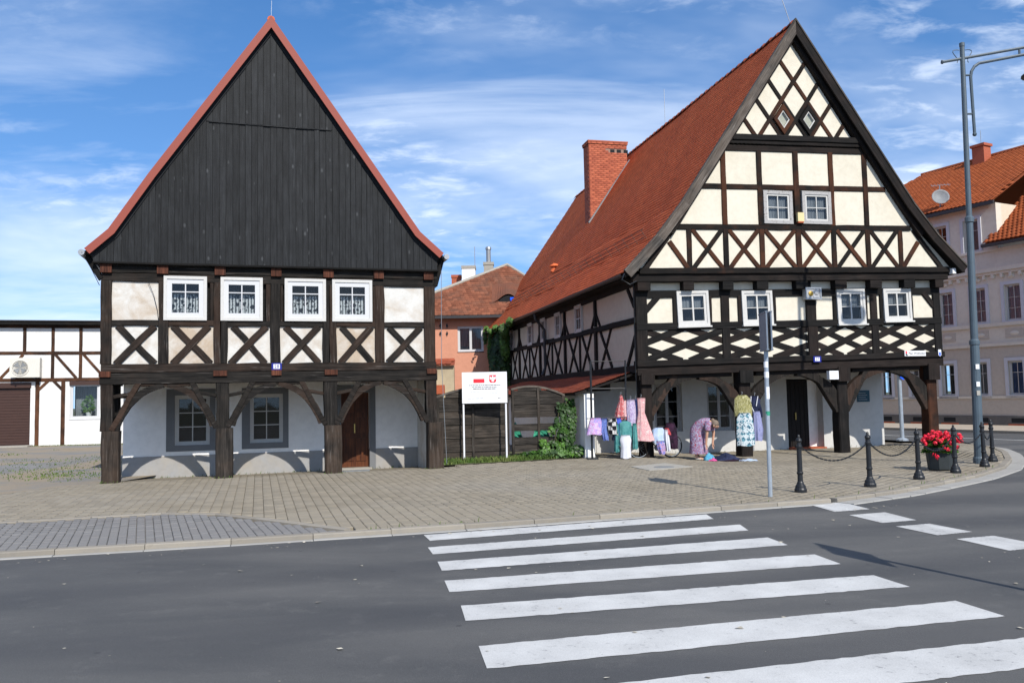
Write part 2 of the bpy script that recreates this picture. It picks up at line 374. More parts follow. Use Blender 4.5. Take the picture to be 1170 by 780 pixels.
MT['brass'] = mat('brass', (0.35, 0.24, 0.08), 0.35, 0.1, metallic=0.9)
MT['ac_white'] = mat('beige_plastic', (0.58, 0.56, 0.50), 0.5, 0.05)
MT['fan_grey'] = mat('fan_grille', (0.30, 0.295, 0.28), 0.6, 0.2, 30)
MT['shutter'] = mat('brown_shutter', (0.050, 0.024, 0.018), 0.5, 0.1)
MT['leaf'] = mat('ivy_leaf', (0.035, 0.085, 0.012), 0.55, 0.3, 2, (0.070, 0.150, 0.020), 0.4, 0.65, island=0.4)
MT['ivyleaf'] = mat('fence_ivy_leaf', (0.022, 0.060, 0.009), 0.5, 0.35, 2, (0.055, 0.125, 0.016), 0.42, 0.62, island=0.5)
MT['leaf_dk'] = mat('dark_ivy_leaf', (0.014, 0.038, 0.009), 0.55, 0.3, 2, (0.030, 0.070, 0.012), 0.4, 0.65, island=0.4)
MT['grass'] = mat('grass_blade', (0.060, 0.120, 0.018), 0.7, 0.3, 2, (0.110, 0.130, 0.035), 0.4, 0.65, island=0.35)
MT['stem'] = mat('stem', (0.05, 0.045, 0.02), 0.8, 0.2)
MT['petal'] = mat('red_petal', (0.70, 0.010, 0.040), 0.6, 0.2, 6, (0.80, 0.05, 0.08), island=0.3)
MT['pot'] = mat('dark_planter', (0.028, 0.034, 0.036), 0.6, 0.15, 6, bump=0.2)
MT['terracotta'] = mat('red_step_tiles', (0.36, 0.085, 0.035), 0.7, 0.15, 5)
MT['net'] = mat('green_net', (0.03, 0.24, 0.15), 0.7, 0.3, 12)
MT['litter'] = mat('dry_scraps', (0.42, 0.38, 0.30), 0.9, 0.3, 5, island=0.5)
MT['skin'] = mat('skin', (0.48, 0.27, 0.18), 0.6, 0.06)
MT['hair'] = mat('grey_brown_hair', (0.16, 0.12, 0.09), 0.7, 0.4, 30)
MT['shoe'] = mat('pale_shoe', (0.55, 0.50, 0.44), 0.6, 0.1)
MT['rubber'] = mat('tyre_rubber', (0.012, 0.012, 0.012), 0.8, 0.1)

# ------------------------------------------------------------------ mesh helpers
def link(o, parent=None):
    COL.objects.link(o)
    if parent is not None: o.parent = parent
    return o
def tag(o, label=None, cat=None, group=None, kind=None):
    if label: o['label'] = label
    if cat: o['category'] = cat
    if group: o['group'] = group
    if kind: o['kind'] = kind
    return o
def empty(name, loc=(0, 0, 0), rz=0.0):
    o = bpy.data.objects.new(name, None); o.empty_display_size = 0.3
    o.location = loc; o.rotation_euler = (0, 0, rz); COL.objects.link(o); return o

class MB:
    def __init__(s): s.v = []; s.f = []
    def add(s, v, f):
        k = len(s.v); s.v += [tuple(p) for p in v]; s.f += [tuple(i + k for i in q) for q in f]; return s
    def box(s, x0, x1, y0, y1, z0, z1):
        return s.add([(x0, y0, z0), (x1, y0, z0), (x1, y1, z0), (x0, y1, z0), (x0, y0, z1), (x1, y0, z1), (x1, y1, z1), (x0, y1, z1)],
                     [(0, 3, 2, 1), (4, 5, 6, 7), (0, 1, 5, 4), (1, 2, 6, 5), (2, 3, 7, 6), (3, 0, 4, 7)])
    def prism(s, poly, y0, y1):
        """(x,z) polygon extruded from y0 to y1"""
        n = len(poly)
        v = [(x, y0, z) for x, z in poly] + [(x, y1, z) for x, z in poly]
        return s.add(v, [tuple(range(n)), tuple(range(2 * n - 1, n - 1, -1))] + [(i, i + n, (i + 1) % n + n, (i + 1) % n) for i in range(n)])
    def slab(s, poly, z0, z1):
        """(x,y) polygon extruded from z0 to z1"""
        n = len(poly)
        v = [(x, y, z0) for x, y in poly] + [(x, y, z1) for x, y in poly]
        return s.add(v, [tuple(range(n - 1, -1, -1)), tuple(range(n, 2 * n))] + [(i, (i + 1) % n, (i + 1) % n + n, i + n) for i in range(n)])
    def hexa(s, a, b):
        """two matching point loops joined"""
        n = len(a)
        return s.add(list(a) + list(b), [tuple(range(n - 1, -1, -1)), tuple(range(n, 2 * n))] + [(i, (i + 1) % n, (i + 1) % n + n, i + n) for i in range(n)])
    def tube(s, pts, r, n=8, cap=True):
        pts = [Vector(p) for p in pts]; rr = r if isinstance(r, (list, tuple)) else [r] * len(pts)
        k = len(s.v); up = None
        for i, p in enumerate(pts):
            d = (pts[min(i + 1, len(pts) - 1)] - pts[max(i - 1, 0)])
            d = d.normalized() if d.length > 1e-9 else Vector((0, 0, 1))
            if up is None: up = Vector((0, 0, 1)) if abs(d.z) < 0.9 else Vector((1, 0, 0))
            a = d.cross(up).normalized(); b = d.cross(a).normalized(); up = -b if False else up
            for j in range(n):
                t = 2 * math.pi * j / n
                s.v.append(tuple(p + a * math.cos(t) * rr[i] + b * math.sin(t) * rr[i]))
        for i in range(len(pts) - 1):
            for j in range(n):
                s.f.append((k + i * n + j, k + i * n + (j + 1) % n, k + (i + 1) * n + (j + 1) % n, k + (i + 1) * n + j))
        if cap:
            s.f.append(tuple(k + j for j in range(n - 1, -1, -1))); e = k + (len(pts) - 1) * n
            s.f.append(tuple(e + j for j in range(n)))
        return s
    def lathe(s, prof, n=14, c=(0, 0, 0), cap=True):
        k = len(s.v)
        for r, z in prof:
            for j in range(n):
                t = 2 * math.pi * j / n; s.v.append((c[0] + r * math.cos(t), c[1] + r * math.sin(t), c[2] + z))
        for i in range(len(prof) - 1):
            for j in range(n):
                s.f.append((k + i * n + j, k + i * n + (j + 1) % n, k + (i + 1) * n + (j + 1) % n, k + (i + 1) * n + j))
        if cap:
            s.f.append(tuple(k + j for j in range(n - 1, -1, -1))); e = k + (len(prof) - 1) * n
            s.f.append(tuple(e + j for j in range(n)))
        return s
    def ball(s, c, r, n=8, m=6, sq=(1, 1, 1)):
        prof = [(max(1e-4, math.sin(math.pi * i / m)), -math.cos(math.pi * i / m)) for i in range(m + 1)]
        k = len(s.v); s.lathe(prof, n, cap=False)
        for i in range(k, len(s.v)):
            x, y, z = s.v[i]; s.v[i] = (c[0] + x * r * sq[0], c[1] + y * r * sq[1], c[2] + z * r * sq[2])
        return s
    def build(s, name, m, parent=None, loc=(0, 0, 0), rot=(0, 0, 0), smooth=False):
        me = bpy.data.meshes.new(name); me.from_pydata(s.v, [], s.f)
        if smooth: me.polygons.foreach_set('use_smooth', [True] * len(me.polygons))
        me.update()
        me.materials.append(MT[m] if isinstance(m, str) else m)
        o = bpy.data.objects.new(name, me); o.location = loc; o.rotation_euler = rot
        return link(o, parent)

def np_mesh(name, V, F, m, parent=None, smooth=False):
    """V (n,3), F (k,4) quads; fast"""
    me = bpy.data.meshes.new(name)
    V = np.asarray(V, dtype=np.float32); F = np.asarray(F, dtype=np.int32)
    me.vertices.add(len(V)); me.vertices.foreach_set('co', V.ravel())
    k = F.shape[1]
    me.loops.add(F.size); me.loops.foreach_set('vertex_index', F.ravel())
    me.polygons.add(len(F)); me.polygons.foreach_set('loop_start', np.arange(0, F.size, k, dtype=np.int32))
    me.polygons.foreach_set('loop_total', np.full(len(F), k, dtype=np.int32))
    if smooth: me.polygons.foreach_set('use_smooth', np.ones(len(F), dtype=bool))
    me.update(calc_edges=True); me.validate()
    me.materials.append(MT[m] if isinstance(m, str) else m)
    o = bpy.data.objects.new(name, me); return link(o, parent)

def beam(parent, name, p0, p1, w, t, m, nrm=(0, 1, 0), jit=0.006, seg=0.35, cham=0.012, taper=0.0):
    """hewn timber from p0 to p1 (local 3-D points on its axis); w across, t along nrm"""
    p0 = Vector(p0); p1 = Vector(p1); X = p1 - p0; L = X.length; X.normalize()
    Y = Vector(nrm); Y = (Y - X * Y.dot(X)).normalized(); Z = X.cross(Y)
    n = max(2, int(L / seg) + 1); mb = MB(); off = random.random() * 100
    h, d = w / 2, t / 2; c = min(cham, h * 0.4, d * 0.4)
    ring = [(-d, -h + c), (-d, h - c), (-d + c, h), (d - c, h), (d, h - c), (d, -h + c), (d - c, -h), (-d + c, -h)]
    for i in range(n):
        x = -L / 2 + L * i / (n - 1); k = 1 - taper * i / (n - 1)
        a = noise.noise((x * 1.7 + off, 0, 0)) * jit * 1.6; b = noise.noise((x * 1.7 + off, 9, 0)) * jit * 0.8
        for y, z in ring:
            mb.v.append((x, y + b + random.uniform(-jit, jit) * 0.25, z * k + a + random.uniform(-jit, jit) * 0.55))
    for i in range(n - 1):
        for j in range(8):
            mb.f.append((i * 8 + j, i * 8 + (j + 1) % 8, (i + 1) * 8 + (j + 1) % 8, (i + 1) * 8 + j))
    mb.f.append(tuple(range(7, -1, -1))); mb.f.append(tuple((n - 1) * 8 + j for j in range(8)))
    o = mb.build(name, m, parent)
    c_ = (p0 + p1) / 2
    o.matrix_local = Matrix(((X.x, Y.x, Z.x, c_.x), (X.y, Y.y, Z.y, c_.y), (X.z, Y.z, Z.z, c_.z), (0, 0, 0, 1)))
    return o

def curve_brace(parent, name, pts, ws, y0, y1, m, zfun=lambda u, z: z):
    """curved timber in the facade plane: axis points (u,z) and a width for each, from y0 to y1"""
    mb = MB(); n = len(pts)
    for i, (u, z) in enumerate(pts):
        a = pts[max(0, i - 1)]; b = pts[min(n - 1, i + 1)]
        d = Vector((b[0] - a[0], b[1] - a[1])).normalized(); nx, nz = -d.y, d.x
        w = ws[i] / 2 + random.uniform(-0.006, 0.006)
        for y, s_ in ((y0, -1), (y0, 1), (y1, 1), (y1, -1)):
            uu, zz = u + nx * w * s_, z + nz * w * s_
            mb.v.append((uu, y + random.uniform(-0.005, 0.005), zfun(uu, zz)))
    for i in range(n - 1):
        for j in range(4):
            mb.f.append((i * 4 + j, i * 4 + (j + 1) % 4, (i + 1) * 4 + (j + 1) % 4, (i + 1) * 4 + j))
    mb.f.append((3, 2, 1, 0)); mb.f.append(tuple((n - 1) * 4 + j for j in range(4)))
    return mb.build(name, m, parent)

def bez(p0, p1, p2, n=9):
    return [((1 - t) ** 2 * p0[0] + 2 * t * (1 - t) * p1[0] + t * t * p2[0], (1 - t) ** 2 * p0[1] + 2 * t * (1 - t) * p1[1] + t * t * p2[1]) for t in [i / (n - 1) for i in range(n)]]

def holed_wall(mb, u0, u1, z0, z1, y0, y1, holes):
    us = sorted({u0, u1, *[h[0] for h in holes], *[h[1] for h in holes]}); zs = sorted({z0, z1, *[h[2] for h in holes], *[h[3] for h in holes]})
    us = [u for u in us if u0 <= u <= u1]; zs = [z for z in zs if z0 <= z <= z1]
    for i in range(len(us) - 1):
        for j in range(len(zs) - 1):
            cu, cz = (us[i] + us[i + 1]) / 2, (zs[j] + zs[j + 1]) / 2
            if any(h[0] < cu < h[1] and h[2] < cz < h[3] for h in holes): continue
            mb.box(us[i], us[i + 1], y0, y1, zs[j], zs[j + 1])
    return mb

def frame_boxes(mb, u0, u1, z0, z1, y0, y1, w):
    mb.box(u0, u0 + w, y0, y1, z0, z1); mb.box(u1 - w, u1, y0, y1, z0, z1)
    mb.box(u0 + w, u1 - w, y0, y1, z1 - w, z1); mb.box(u0 + w, u1 - w, y0, y1, z0, z0 + w); return mb

def window(parent, u0, u1, z0, z1, y, cas=0.06, sash=0.06, cols=2, rows=(0.5,), fm='white_pvc', sm=None, depth=0.10, curtain=None,
           ccover=(0.0, 1.0), sill=True, tilt=0.0, label=None, gapmid=0.0, back=0.30, cdepth=0.03):
    """a window part: casing mesh, with sash, panes, curtain, sill as sub-parts; built around its own centre"""
    W, H = u1 - u0, z1 - z0; x0, x1, a0, a1 = -W / 2, W / 2, -H / 2, H / 2
    sm = sm or fm
    mb = frame_boxes(MB(), x0, x1, a0, a1, 0, depth, cas)
    o = mb.build('window', fm, parent, ((u0 + u1) / 2, y, (z0 + z1) / 2), (0, tilt, 0))
    if label: o['label'] = label
    i0, i1, b0, b1 = x0 + cas, x1 - cas, a0 + cas, a1 - cas
    s = frame_boxes(MB(), i0, i1, b0, b1, 0.022, depth - 0.015, sash)
    g0, g1, h0, h1 = i0 + sash, i1 - sash, b0 + sash, b1 - sash
    mw = 0.024 + gapmid
    for c in range(1, cols):
        x = g0 + (g1 - g0) * c / cols; s.box(x - mw / 2, x + mw / 2, 0.030, depth - 0.02, h0, h1)
    zs = [h0] + [h0 + (h1 - h0) * r for r in rows] + [h1]
    xs = [g0 + (g1 - g0) * c / cols for c in range(cols + 1)]
    for c in range(cols):
        for z in zs[1:-1]:
            s.box(xs[c] + (mw / 2 if c else 0), xs[c + 1] - (mw / 2 if c < cols - 1 else 0), 0.034, depth - 0.022, z - 0.011, z + 0.011)
    s.build('sash', sm, o)
    for c in range(cols):
        for r in range(len(zs) - 1):
            MB().add([(xs[c], 0.052, zs[r]), (xs[c + 1], 0.052, zs[r]), (xs[c + 1], 0.052, zs[r + 1]), (xs[c], 0.052, zs[r + 1])], [(0, 1, 2, 3)]).build('pane', 'glass', o)
    if curtain:
        n = 28; mc = MB(); k0 = h0 + (h1 - h0) * ccover[0]; k1 = h0 + (h1 - h0) * ccover[1]
        for i in range(n + 1):
            x = g0 + (g1 - g0) * i / n; yy = depth + cdepth + 0.012 * math.sin(i * 1.9)
            mc.v += [(x, yy, k0), (x, yy, k1)]
        mc.f = [(2 * i, 2 * i + 2, 2 * i + 3, 2 * i + 1) for i in range(n)]
        mc.build('curtain', curtain, o)
    MB().box(i0 - 0.02, i1 + 0.02, back, back + 0.02, b0 - 0.02, b1 + 0.02).build('interior', 'dark_in', o)
    if sill: MB().box(x0 - 0.03, x1 + 0.03, -0.06, depth * 0.5, a0 - 0.045, a0 - 0.002).build('sill', fm, o)
    return o

def text_mesh(name, s, size, m, parent, loc, rot, extrude=0.002, align='CENTER'):
    cu = bpy.data.curves.new('t_' + name, 'FONT'); cu.body = s; cu.size = size; cu.extrude = extrude; cu.align_x = align; cu.align_y = 'CENTER'
    t = bpy.data.objects.new('t', cu); COL.objects.link(t)
    dg = bpy.context.evaluated_depsgraph_get(); me = bpy.data.meshes.new_from_object(t.evaluated_get(dg))
    bpy.data.objects.remove(t); bpy.data.curves.remove(cu)
    me.materials.clear(); me.materials.append(MT[m])
    o = bpy.data.objects.new(name, me); o.location = loc; o.rotation_euler = rot
    return link(o, parent)

def tile_field(name, parent, P0, A, B, m, w=0.17, e=0.145, t=0.008, over=0.10, left=(0, 0), right=(1, 1), kind='beaver', jit=0.002):
    """a slope of real tiles. P0 lower-left corner, A along the eave, B up the slope; left/right give the start and end of the
    rows (as a share of A) at the bottom and at the top."""
    P0 = np.array(P0, float); A = np.array(A, float); B = np.array(B, float)
    La, Lb = np.linalg.norm(A), np.linalg.norm(B); a, b = A / La, B / Lb; n = np.cross(a, b)
    if n[2] < 0: n = -n
    rng = np.random.default_rng(3)
    rows = max(1, int(round(Lb / e))); e = Lb / rows
    if kind == 'beaver':
        sh = np.array([(-.5, 0.10), (-.30, 0.02), (0, 0.0), (.30, 0.02), (.5, 0.10)])
    else:
        sh = np.array([(-.5, 0), (-.25, 0), (0, 0), (.25, 0), (.5, 0)])
    lift = np.array([0, 0, 0, 0, 0.0]) if kind == 'beaver' else np.array([0.0, 0.9, 1.25, 0.9, 0.0]) * t * 1.6
    V = []; cnt = 0
    for r in range(rows):
        f = r / rows; s0 = (left[0] + (left[1] - left[0]) * f) * La; s1 = (right[0] + (right[1] - right[0]) * f) * La
        k = int((s1 - s0) / w)
        if k < 1: continue
        st = s0 + (w / 2 if r % 2 else 0) * 1.0
        c = st + w * (np.arange(k) + 0.5); c = c[c + w / 2 <= s1 + 0.02]
        k = len(c)
        if not k: continue
        y0 = r * e + rng.uniform(-jit, jit, k); yaw = rng.uniform(-0.012, 0.012, k); hh = rng.uniform(0, 0.0012, k)
        pts = np.zeros((k, 15, 3))
        gap = 0.985
        for j in range(5):
            du = sh[j, 0] * w * gap; dv = sh[j, 1] * e
            lo = y0 + dv + du * yaw
            hi_ = y0 + e + over * e
            for q, (vv, hgt) in enumerate(((lo, t * 1.55 + lift[j] + hh), (np.minimum(hi_, Lb), t * 0.35 + lift[j] + hh), (lo, lift[j] + hh - 0.002))):
                pts[:, q * 5 + j] = P0 + np.outer(c + du, a) + np.outer(vv, b) + np.outer(hgt, n)
        V.append(pts.reshape(-1, 3)); cnt += k
    V = np.concatenate(V)
    q_ = (V - P0) @ a; r_ = (V - P0) @ b
    V = V + np.outer(0.016 * (1 + np.sin(q_ * 0.9 + 1.3 * np.sin(r_ * 0.6))) + 0.012 * (1 + np.sin(r_ * 1.1 + q_ * 0.37)) + 0.006 * (1 + np.sin(q_ * 3.1 + r_ * 1.9)), n)
    base = []
    for j in range(4):
        base.append((j, j + 1, 5 + j + 1, 5 + j)); base.append((10 + j, 10 + j + 1, j + 1, j))
    base.append((0, 5, 10, 10)); base = base[:-1]
    base = np.array(base); F = (base[None] + (np.arange(cnt) * 15)[:, None, None]).reshape(-1, 4)
    o = np_mesh(name, V, F, m, parent); o['kind'] = 'stuff'; return o

def clip_seg(p, d, poly):
    """clip the infinite line p+t*d to a convex polygon (ccw) -> two points or None"""
    t0, t1 = -1e9, 1e9; n = len(poly)
    for i in range(n):
        a = poly[i]; b = poly[(i + 1) % n]; nx, nz = -(b[1] - a[1]), b[0] - a[0]
        den = nx * d[0] + nz * d[1]; num = nx * (p[0] - a[0]) + nz * (p[1] - a[1])
        if abs(den) < 1e-9:
            if num < 0: return None
            continue
        t = -num / den
        if den > 0: t0 = max(t0, t)
        else: t1 = min(t1, t)
    if t1 - t0 < 0.05: return None
    return (p[0] + d[0] * t0, p[1] + d[1] * t0), (p[0] + d[0] * t1, p[1] + d[1] * t1)

def clip_poly(poly, line):
    """keep the part of poly on the left of the directed line"""
    (ax, az), (bx, bz) = line; out = []
    def sd_(p): return (bx - ax) * (p[1] - az) - (bz - az) * (p[0] - ax)
    n = len(poly)
    for i in range(n):
        p, q = poly[i], poly[(i + 1) % n]; a, b = sd_(p), sd_(q)
        if a >= 0: out.append(p)
        if (a > 0 > b) or (a < 0 < b):
            t = a / (a - b); out.append((p[0] + (q[0] - p[0]) * t, p[1] + (q[1] - p[1]) * t))
    return out

def inside(x, y, poly):
    c = False; j = len(poly) - 1
    for i in range(len(poly)):
        xi, yi = poly[i]; xj, yj = poly[j]
        if (yi > y) != (yj > y) and x < (xj - xi) * (y - yi) / (yj - yi) + xi: c = not c
        j = i
    return c
# ------------------------------------------------------------------ the ground
LHO = Vector((-9.16, 18.56, 0)); LHA = R(17)
RHO = Vector((3.57, 23.17, 0)); RHA = R(13)
def smooth(t): t = max(0, min(1, t)); return t * t * (3 - 2 * t)
def lh_ud(x, y):
    dx, dy = x - LHO.x, y - LHO.y; c, s = math.cos(LHA), math.sin(LHA); return dx * c + dy * s, -dx * s + dy * c
def rh_ud(x, y):
    dx, dy = x - RHO.x, y - RHO.y; c, s = math.cos(RHA), math.sin(RHA); return dx * c + dy * s, -dx * s + dy * c
def rh_world(u, d, z=0):
    c, s = math.cos(RHA), math.sin(RHA); return (RHO.x + u * c - d * s, RHO.y + u * s + d * c, z)
def gh(x, y):
    z = -0.10 * smooth((x - 3.0) / 2.5) * smooth((y - 19.5) / 3.0) * smooth((12.6 - x) / 1.5)
    u, d = lh_ud(x, y)
    if -0.6 < u < 8.2 and d > 0: z -= 0.05 * min(d, 1.9)
    return z
ROAD_Z = -0.06

def sheet(name, poly, z, m, kind='structure', parent=None):
    bm = bmesh.new(); f = bm.faces.new([bm.verts.new((x, y, z)) for x, y in poly])
    bmesh.ops.triangulate(bm, faces=[f]); bmesh.ops.recalc_face_normals(bm, faces=bm.faces)
    for q in bm.faces:
        if q.normal.z < 0: q.normal_flip()
    me = bpy.data.meshes.new(name); bm.to_mesh(me); bm.free(); me.materials.append(MT[m])
    o = link(bpy.data.objects.new(name, me), parent)
    if kind: o['kind'] = kind
    return o

FRONT = [(-1.94, 11.0), (-1.04, 11.26), (0.13, 11.66), (2.82, 12.58), (5.11, 13.34), (6.5, 14.24), (7.88, 15.42), (9.15, 16.55), (10.68, 18.25),
         (12.0, 20.2), (13.2, 22.4), (14.0, 24.3), (14.3, 26.2), (14.0, 28.2), (13.2, 30.2), (10, 37), (6, 45)]
LEFTK = [(-44, -0.2), (-20, 6.2), (-6.06, 9.92), (-4.0, 10.42)]
BAYB = [(-24, 7.1), (-16, 9.75), (-7.68, 12.53), (-5.45, 13.26), (-5.05, 13.28), (-4.42, 12.9), (-2.24, 11.19)]

sheet('ground', [(-900, -900), (900, -900), (900, 900), (-900, 900)], -0.25, 'soil')
road = sheet('road', LEFTK + FRONT + [(4, 60), (70, 60), (70, -25), (-60, -25), (-60, -4.5)], ROAD_Z, 'asphalt')

pavement = sheet('pavement', BAYB[1:] + FRONT + [(-6, 45), (-14, 38), (-9.3, 19.0), (-10.6, 16.2), (-13, 13.2), (-17.5, 10.5)], -0.135, 'joint')
bay = sheet('parking_bay', LEFTK[1:] + [FRONT[0]] + BAYB[::-1] , -0.055, 'joint')

GRASS_EDGE = ((-1.9, 21.52), (2.05, 23.35))
def beyond_grass(x, y):
    (ax, ay), (bx, by) = GRASS_EDGE
    if not (-2.2 < x < 2.15): return False
    return y > ay + (by - ay) * (x - ax) / (bx - ax)

def paver_verts(cx, cy, z, w, l, rot, h=0.06, c=0.008):
    out = []
    cs, sn = math.cos(rot), math.sin(rot)
    for dz, k in ((-h, 0.0), (-c, 0.0), (0.0, c)):
        for sx, sy in ((-1, -1), (1, -1), (1, 1), (-1, 1)):
            x, y = sx * (w / 2 - k), sy * (l / 2 - k)
            out.append((cx + x * cs - y * sn, cy + x * sn + y * cs, z + dz))
    return out
PAVF = [(8, 9, 10, 11)] + [(b + i, b + (i + 1) % 4, b + 4 + (i + 1) % 4, b + 4 + i) for b in (0, 4) for i in range(4)]

def pave(parent, poly, rot, w, l, m, zfun, skip, near=300, gap=0.005, ymax=26.5, xr=(-17, 15), yr=(8, 27), bond=True):
    cs, sn = math.cos(rot), math.sin(rot); cand = []
    for i in range(-150, 160):
        for j in range(-20, 240):
            a = i * w; b = j * l + ((l / 2) if (i % 2 and bond) else 0)
            x, y = a * cs - b * sn, a * sn + b * cs
            if not (xr[0] < x < xr[1] and yr[0] < y < yr[1]): continue
            if abs(x) > 0.66 * y + 1.0: continue           # far outside the view
            if skip(x, y) or not all(inside(x + ex * cs - ey * sn, y + ex * sn + ey * cs, poly) for ex, ey in ((-w/2, -l/2), (w/2, -l/2), (w/2, l/2), (-w/2, l/2))): continue
            cand.append((x * x + y * y, x, y))
    cand.sort()
    V, F = [], []
    mesh0 = bpy.data.meshes.new('paver'); mesh0.from_pydata(paver_verts(0, 0, 0, w - gap, l - gap * .4, rot), [], PAVF); mesh0.materials.append(MT[m])
    for k, (_, x, y) in enumerate(cand):
        z = zfun(x, y) + random.uniform(-0.0025, 0.0025)
        if k < near:
            o = bpy.data.objects.new('paver', mesh0); o.location = (x, y, z)
            o.rotation_euler = (random.uniform(-.008, .008), random.uniform(-.008, .008), random.uniform(-.01, .01)); link(o, parent)
        else:
            b0 = len(V); V += paver_verts(x, y, z, w - gap, l - gap * .4, rot + random.uniform(-.008, .008)); F += [tuple(q + b0 for q in f) for f in PAVF]
    o = np_mesh('pavers', V, F, m, parent); o['kind'] = 'stuff'

PAVPOLY = BAYB[1:] + FRONT[:-3] + [(12.0, 30.2), (-9.0, 30.2), (-9.3, 19.0), (-10.6, 16.2), (-13, 13.2), (-17.5, 10.5)]
pave(pavement, PAVPOLY, LHA, 0.165, 0.20, 'paver', gh,
     lambda x, y: beyond_grass(x, y) or lh_ud(x, y)[1] > 2.1 and x < -1.7 or rh_ud(x, y)[1] > 2.2 and rh_ud(x, y)[0] < 9.0)
BAYPOLY = LEFTK[1:] + [FRONT[0]] + BAYB[::-1]
pave(bay, BAYPOLY, R(24), 0.11, 0.22, 'paver_grey', lambda x, y: -0.004, lambda x, y: False, near=300, yr=(6, 14.5), gap=0.005)

# kerbs: every stone its own piece
def kerb_run(parent, line, w, z0, z1, step=1.0, off=0.0, m='kerb', name='kerb_stone', gap=0.008):
    pts = [Vector((x, y)) for x, y in line]; seg = []
    carry = []
    # resample by arc length
    out = [pts[0]]; acc = 0.0
    for a, b in zip(pts, pts[1:]):
        L = (b - a).length; t = step - acc
        while t < L:
            out.append(a + (b - a) * (t / L)); t += step
        acc = L - (t - step)
    out.append(pts[-1])
    for a, b in zip(out, out[1:]):
        d = b - a; L = d.length
        if L < 0.15: continue
        d.normalize(); nn = Vector((-d.y, d.x))
        z = z1 + random.uniform(-0.004, 0.004)
        p = [a + d * gap / 2 + nn * off, b - d * gap / 2 + nn * off, b - d * gap / 2 + nn * (off + w), a + d * gap / 2 + nn * (off + w)]
        c = 0.012
        q = [p[0] + nn * c, p[1] + nn * c, p[2], p[3]]
        MB().add([(v.x, v.y, z0) for v in p] + [(v.x, v.y, z - c) for v in p] + [(v.x, v.y, z) for v in q],
                 [(8, 9, 10, 11), (0, 1, 5, 4), (1, 2, 6, 5), (2, 3, 7, 6), (3, 0, 4, 7), (4, 5, 9, 8), (5, 6, 10, 9), (7, 4, 8, 11)]).build(name, m, parent)
kerb = empty('kerb'); kerb['kind'] = 'structure'
kerb_run(kerb, LEFTK[1:] + FRONT[:5], 0.13, -0.2, 0.012)
kerb_run(kerb, FRONT[4:14], 0.15, -0.2, 0.012, step=0.5)
kerb_run(kerb, FRONT[4:14], 0.30, -0.2, ROAD_Z + 0.016, step=0.5, off=-0.305, m='gutter_strip', name='gutter_stone')
kerb_run(kerb, LEFTK[1:] + FRONT[:5], 0.10, -0.2, ROAD_Z + 0.010, step=1.0, off=-0.105, m='gutter_strip', name='gutter_stone')
kerb_run(kerb, BAYB[1:], 0.10, -0.15, 0.010, step=1.0, off=-0.02)

# zebra crossing and give-way dashes, painted on the road
ZEB = [[(-1.20, 11.0), (2.80, 12.36), (2.80, 11.88), (-1.08, 10.54)], [(-1.05, 10.08), (3.02, 11.34), (2.99, 10.84), (-0.96, 9.62)],
       [(-0.86, 9.18), (3.08, 10.29), (3.15, 9.76), (-0.77, 8.70)], [(-0.70, 8.23), (3.24, 9.18), (3.31, 8.64), (-0.61, 7.74)],
       [(-0.49, 7.23), (3.42, 8.10), (3.52, 7.60), (-0.41, 6.74)], [(-0.29, 6.06), (3.66, 7.06), (3.77, 6.56), (-0.20, 5.56)],
       [(-0.12, 5.05), (3.88, 6.08), (3.98, 5.56), (-0.02, 4.55)], [(0.06, 4.02), (4.10, 5.06), (4.2, 4.55), (0.16, 3.52)]]
DASH = [[(4.60, 13.22), (5.20, 13.42), (5.29, 12.56), (4.68, 12.35)], [(4.75, 12.0), (5.36, 12.2), (5.44, 11.42), (4.88, 11.23)],
        [(4.94, 10.93), (5.46, 11.10), (5.63, 10.40), (5.10, 10.21)], [(5.17, 9.93), (5.72, 10.1), (5.92, 9.36), (5.36, 9.17)]]
for q in ZEB + DASH:
    n = 60; mb = MB()
    a, b, c, d = [Vector(p) for p in q]
    for i in range(n + 1):
        t = i / n; p = d.lerp(c, t); r_ = a.lerp(b, t); e = 0.010
        p += Vector((random.uniform(-e, e), random.uniform(-e, e))); r_ += Vector((random.uniform(-e, e), random.uniform(-e, e)))
        mb.v += [(p.x, p.y, ROAD_Z + 0.004), (r_.x, r_.y, ROAD_Z + 0.004)]
    mb.f = [(2 * i, 2 * i + 2, 2 * i + 3, 2 * i + 1) for i in range(n)]
    mb.build('painted_stripe', 'paint', road)

# side street: far pavement and its edge line
FDIR = Vector((math.cos(R(-63)), math.sin(R(-63)))); FN = Vector((-FDIR.y, FDIR.x))
def fpt(s, d): return (21.07 + FDIR.x * s + FN.x * d, 40.0 + FDIR.y * s + FN.y * d)
fp = sheet('far_pavement', [fpt(-30, 0.3), fpt(30, 0.3), fpt(30, -5.0), fpt(-30, -4.6)], 0.03, 'far_pave')
fk = MB()
a, b = fpt(-30, -4.6), fpt(30, -5.0); fk.add([(a[0], a[1], -0.1), (b[0], b[1], -0.1), (b[0] - .12, b[1], -0.1), (a[0] - .12, a[1], -0.1), (a[0], a[1], .04), (b[0], b[1], .04), (b[0] - .12, b[1], .04), (a[0] - .12, a[1], .04)],
       [(4, 5, 6, 7), (2, 3, 7, 6), (0, 1, 5, 4)]).build('kerb_stone', 'kerb', fp)
sheet('painted_edge_line', [fpt(-25, -8.45), fpt(25, -9.0), fpt(25, -9.15), fpt(-25, -8.6)], ROAD_Z + 0.004, 'paint', kind=None, parent=road)

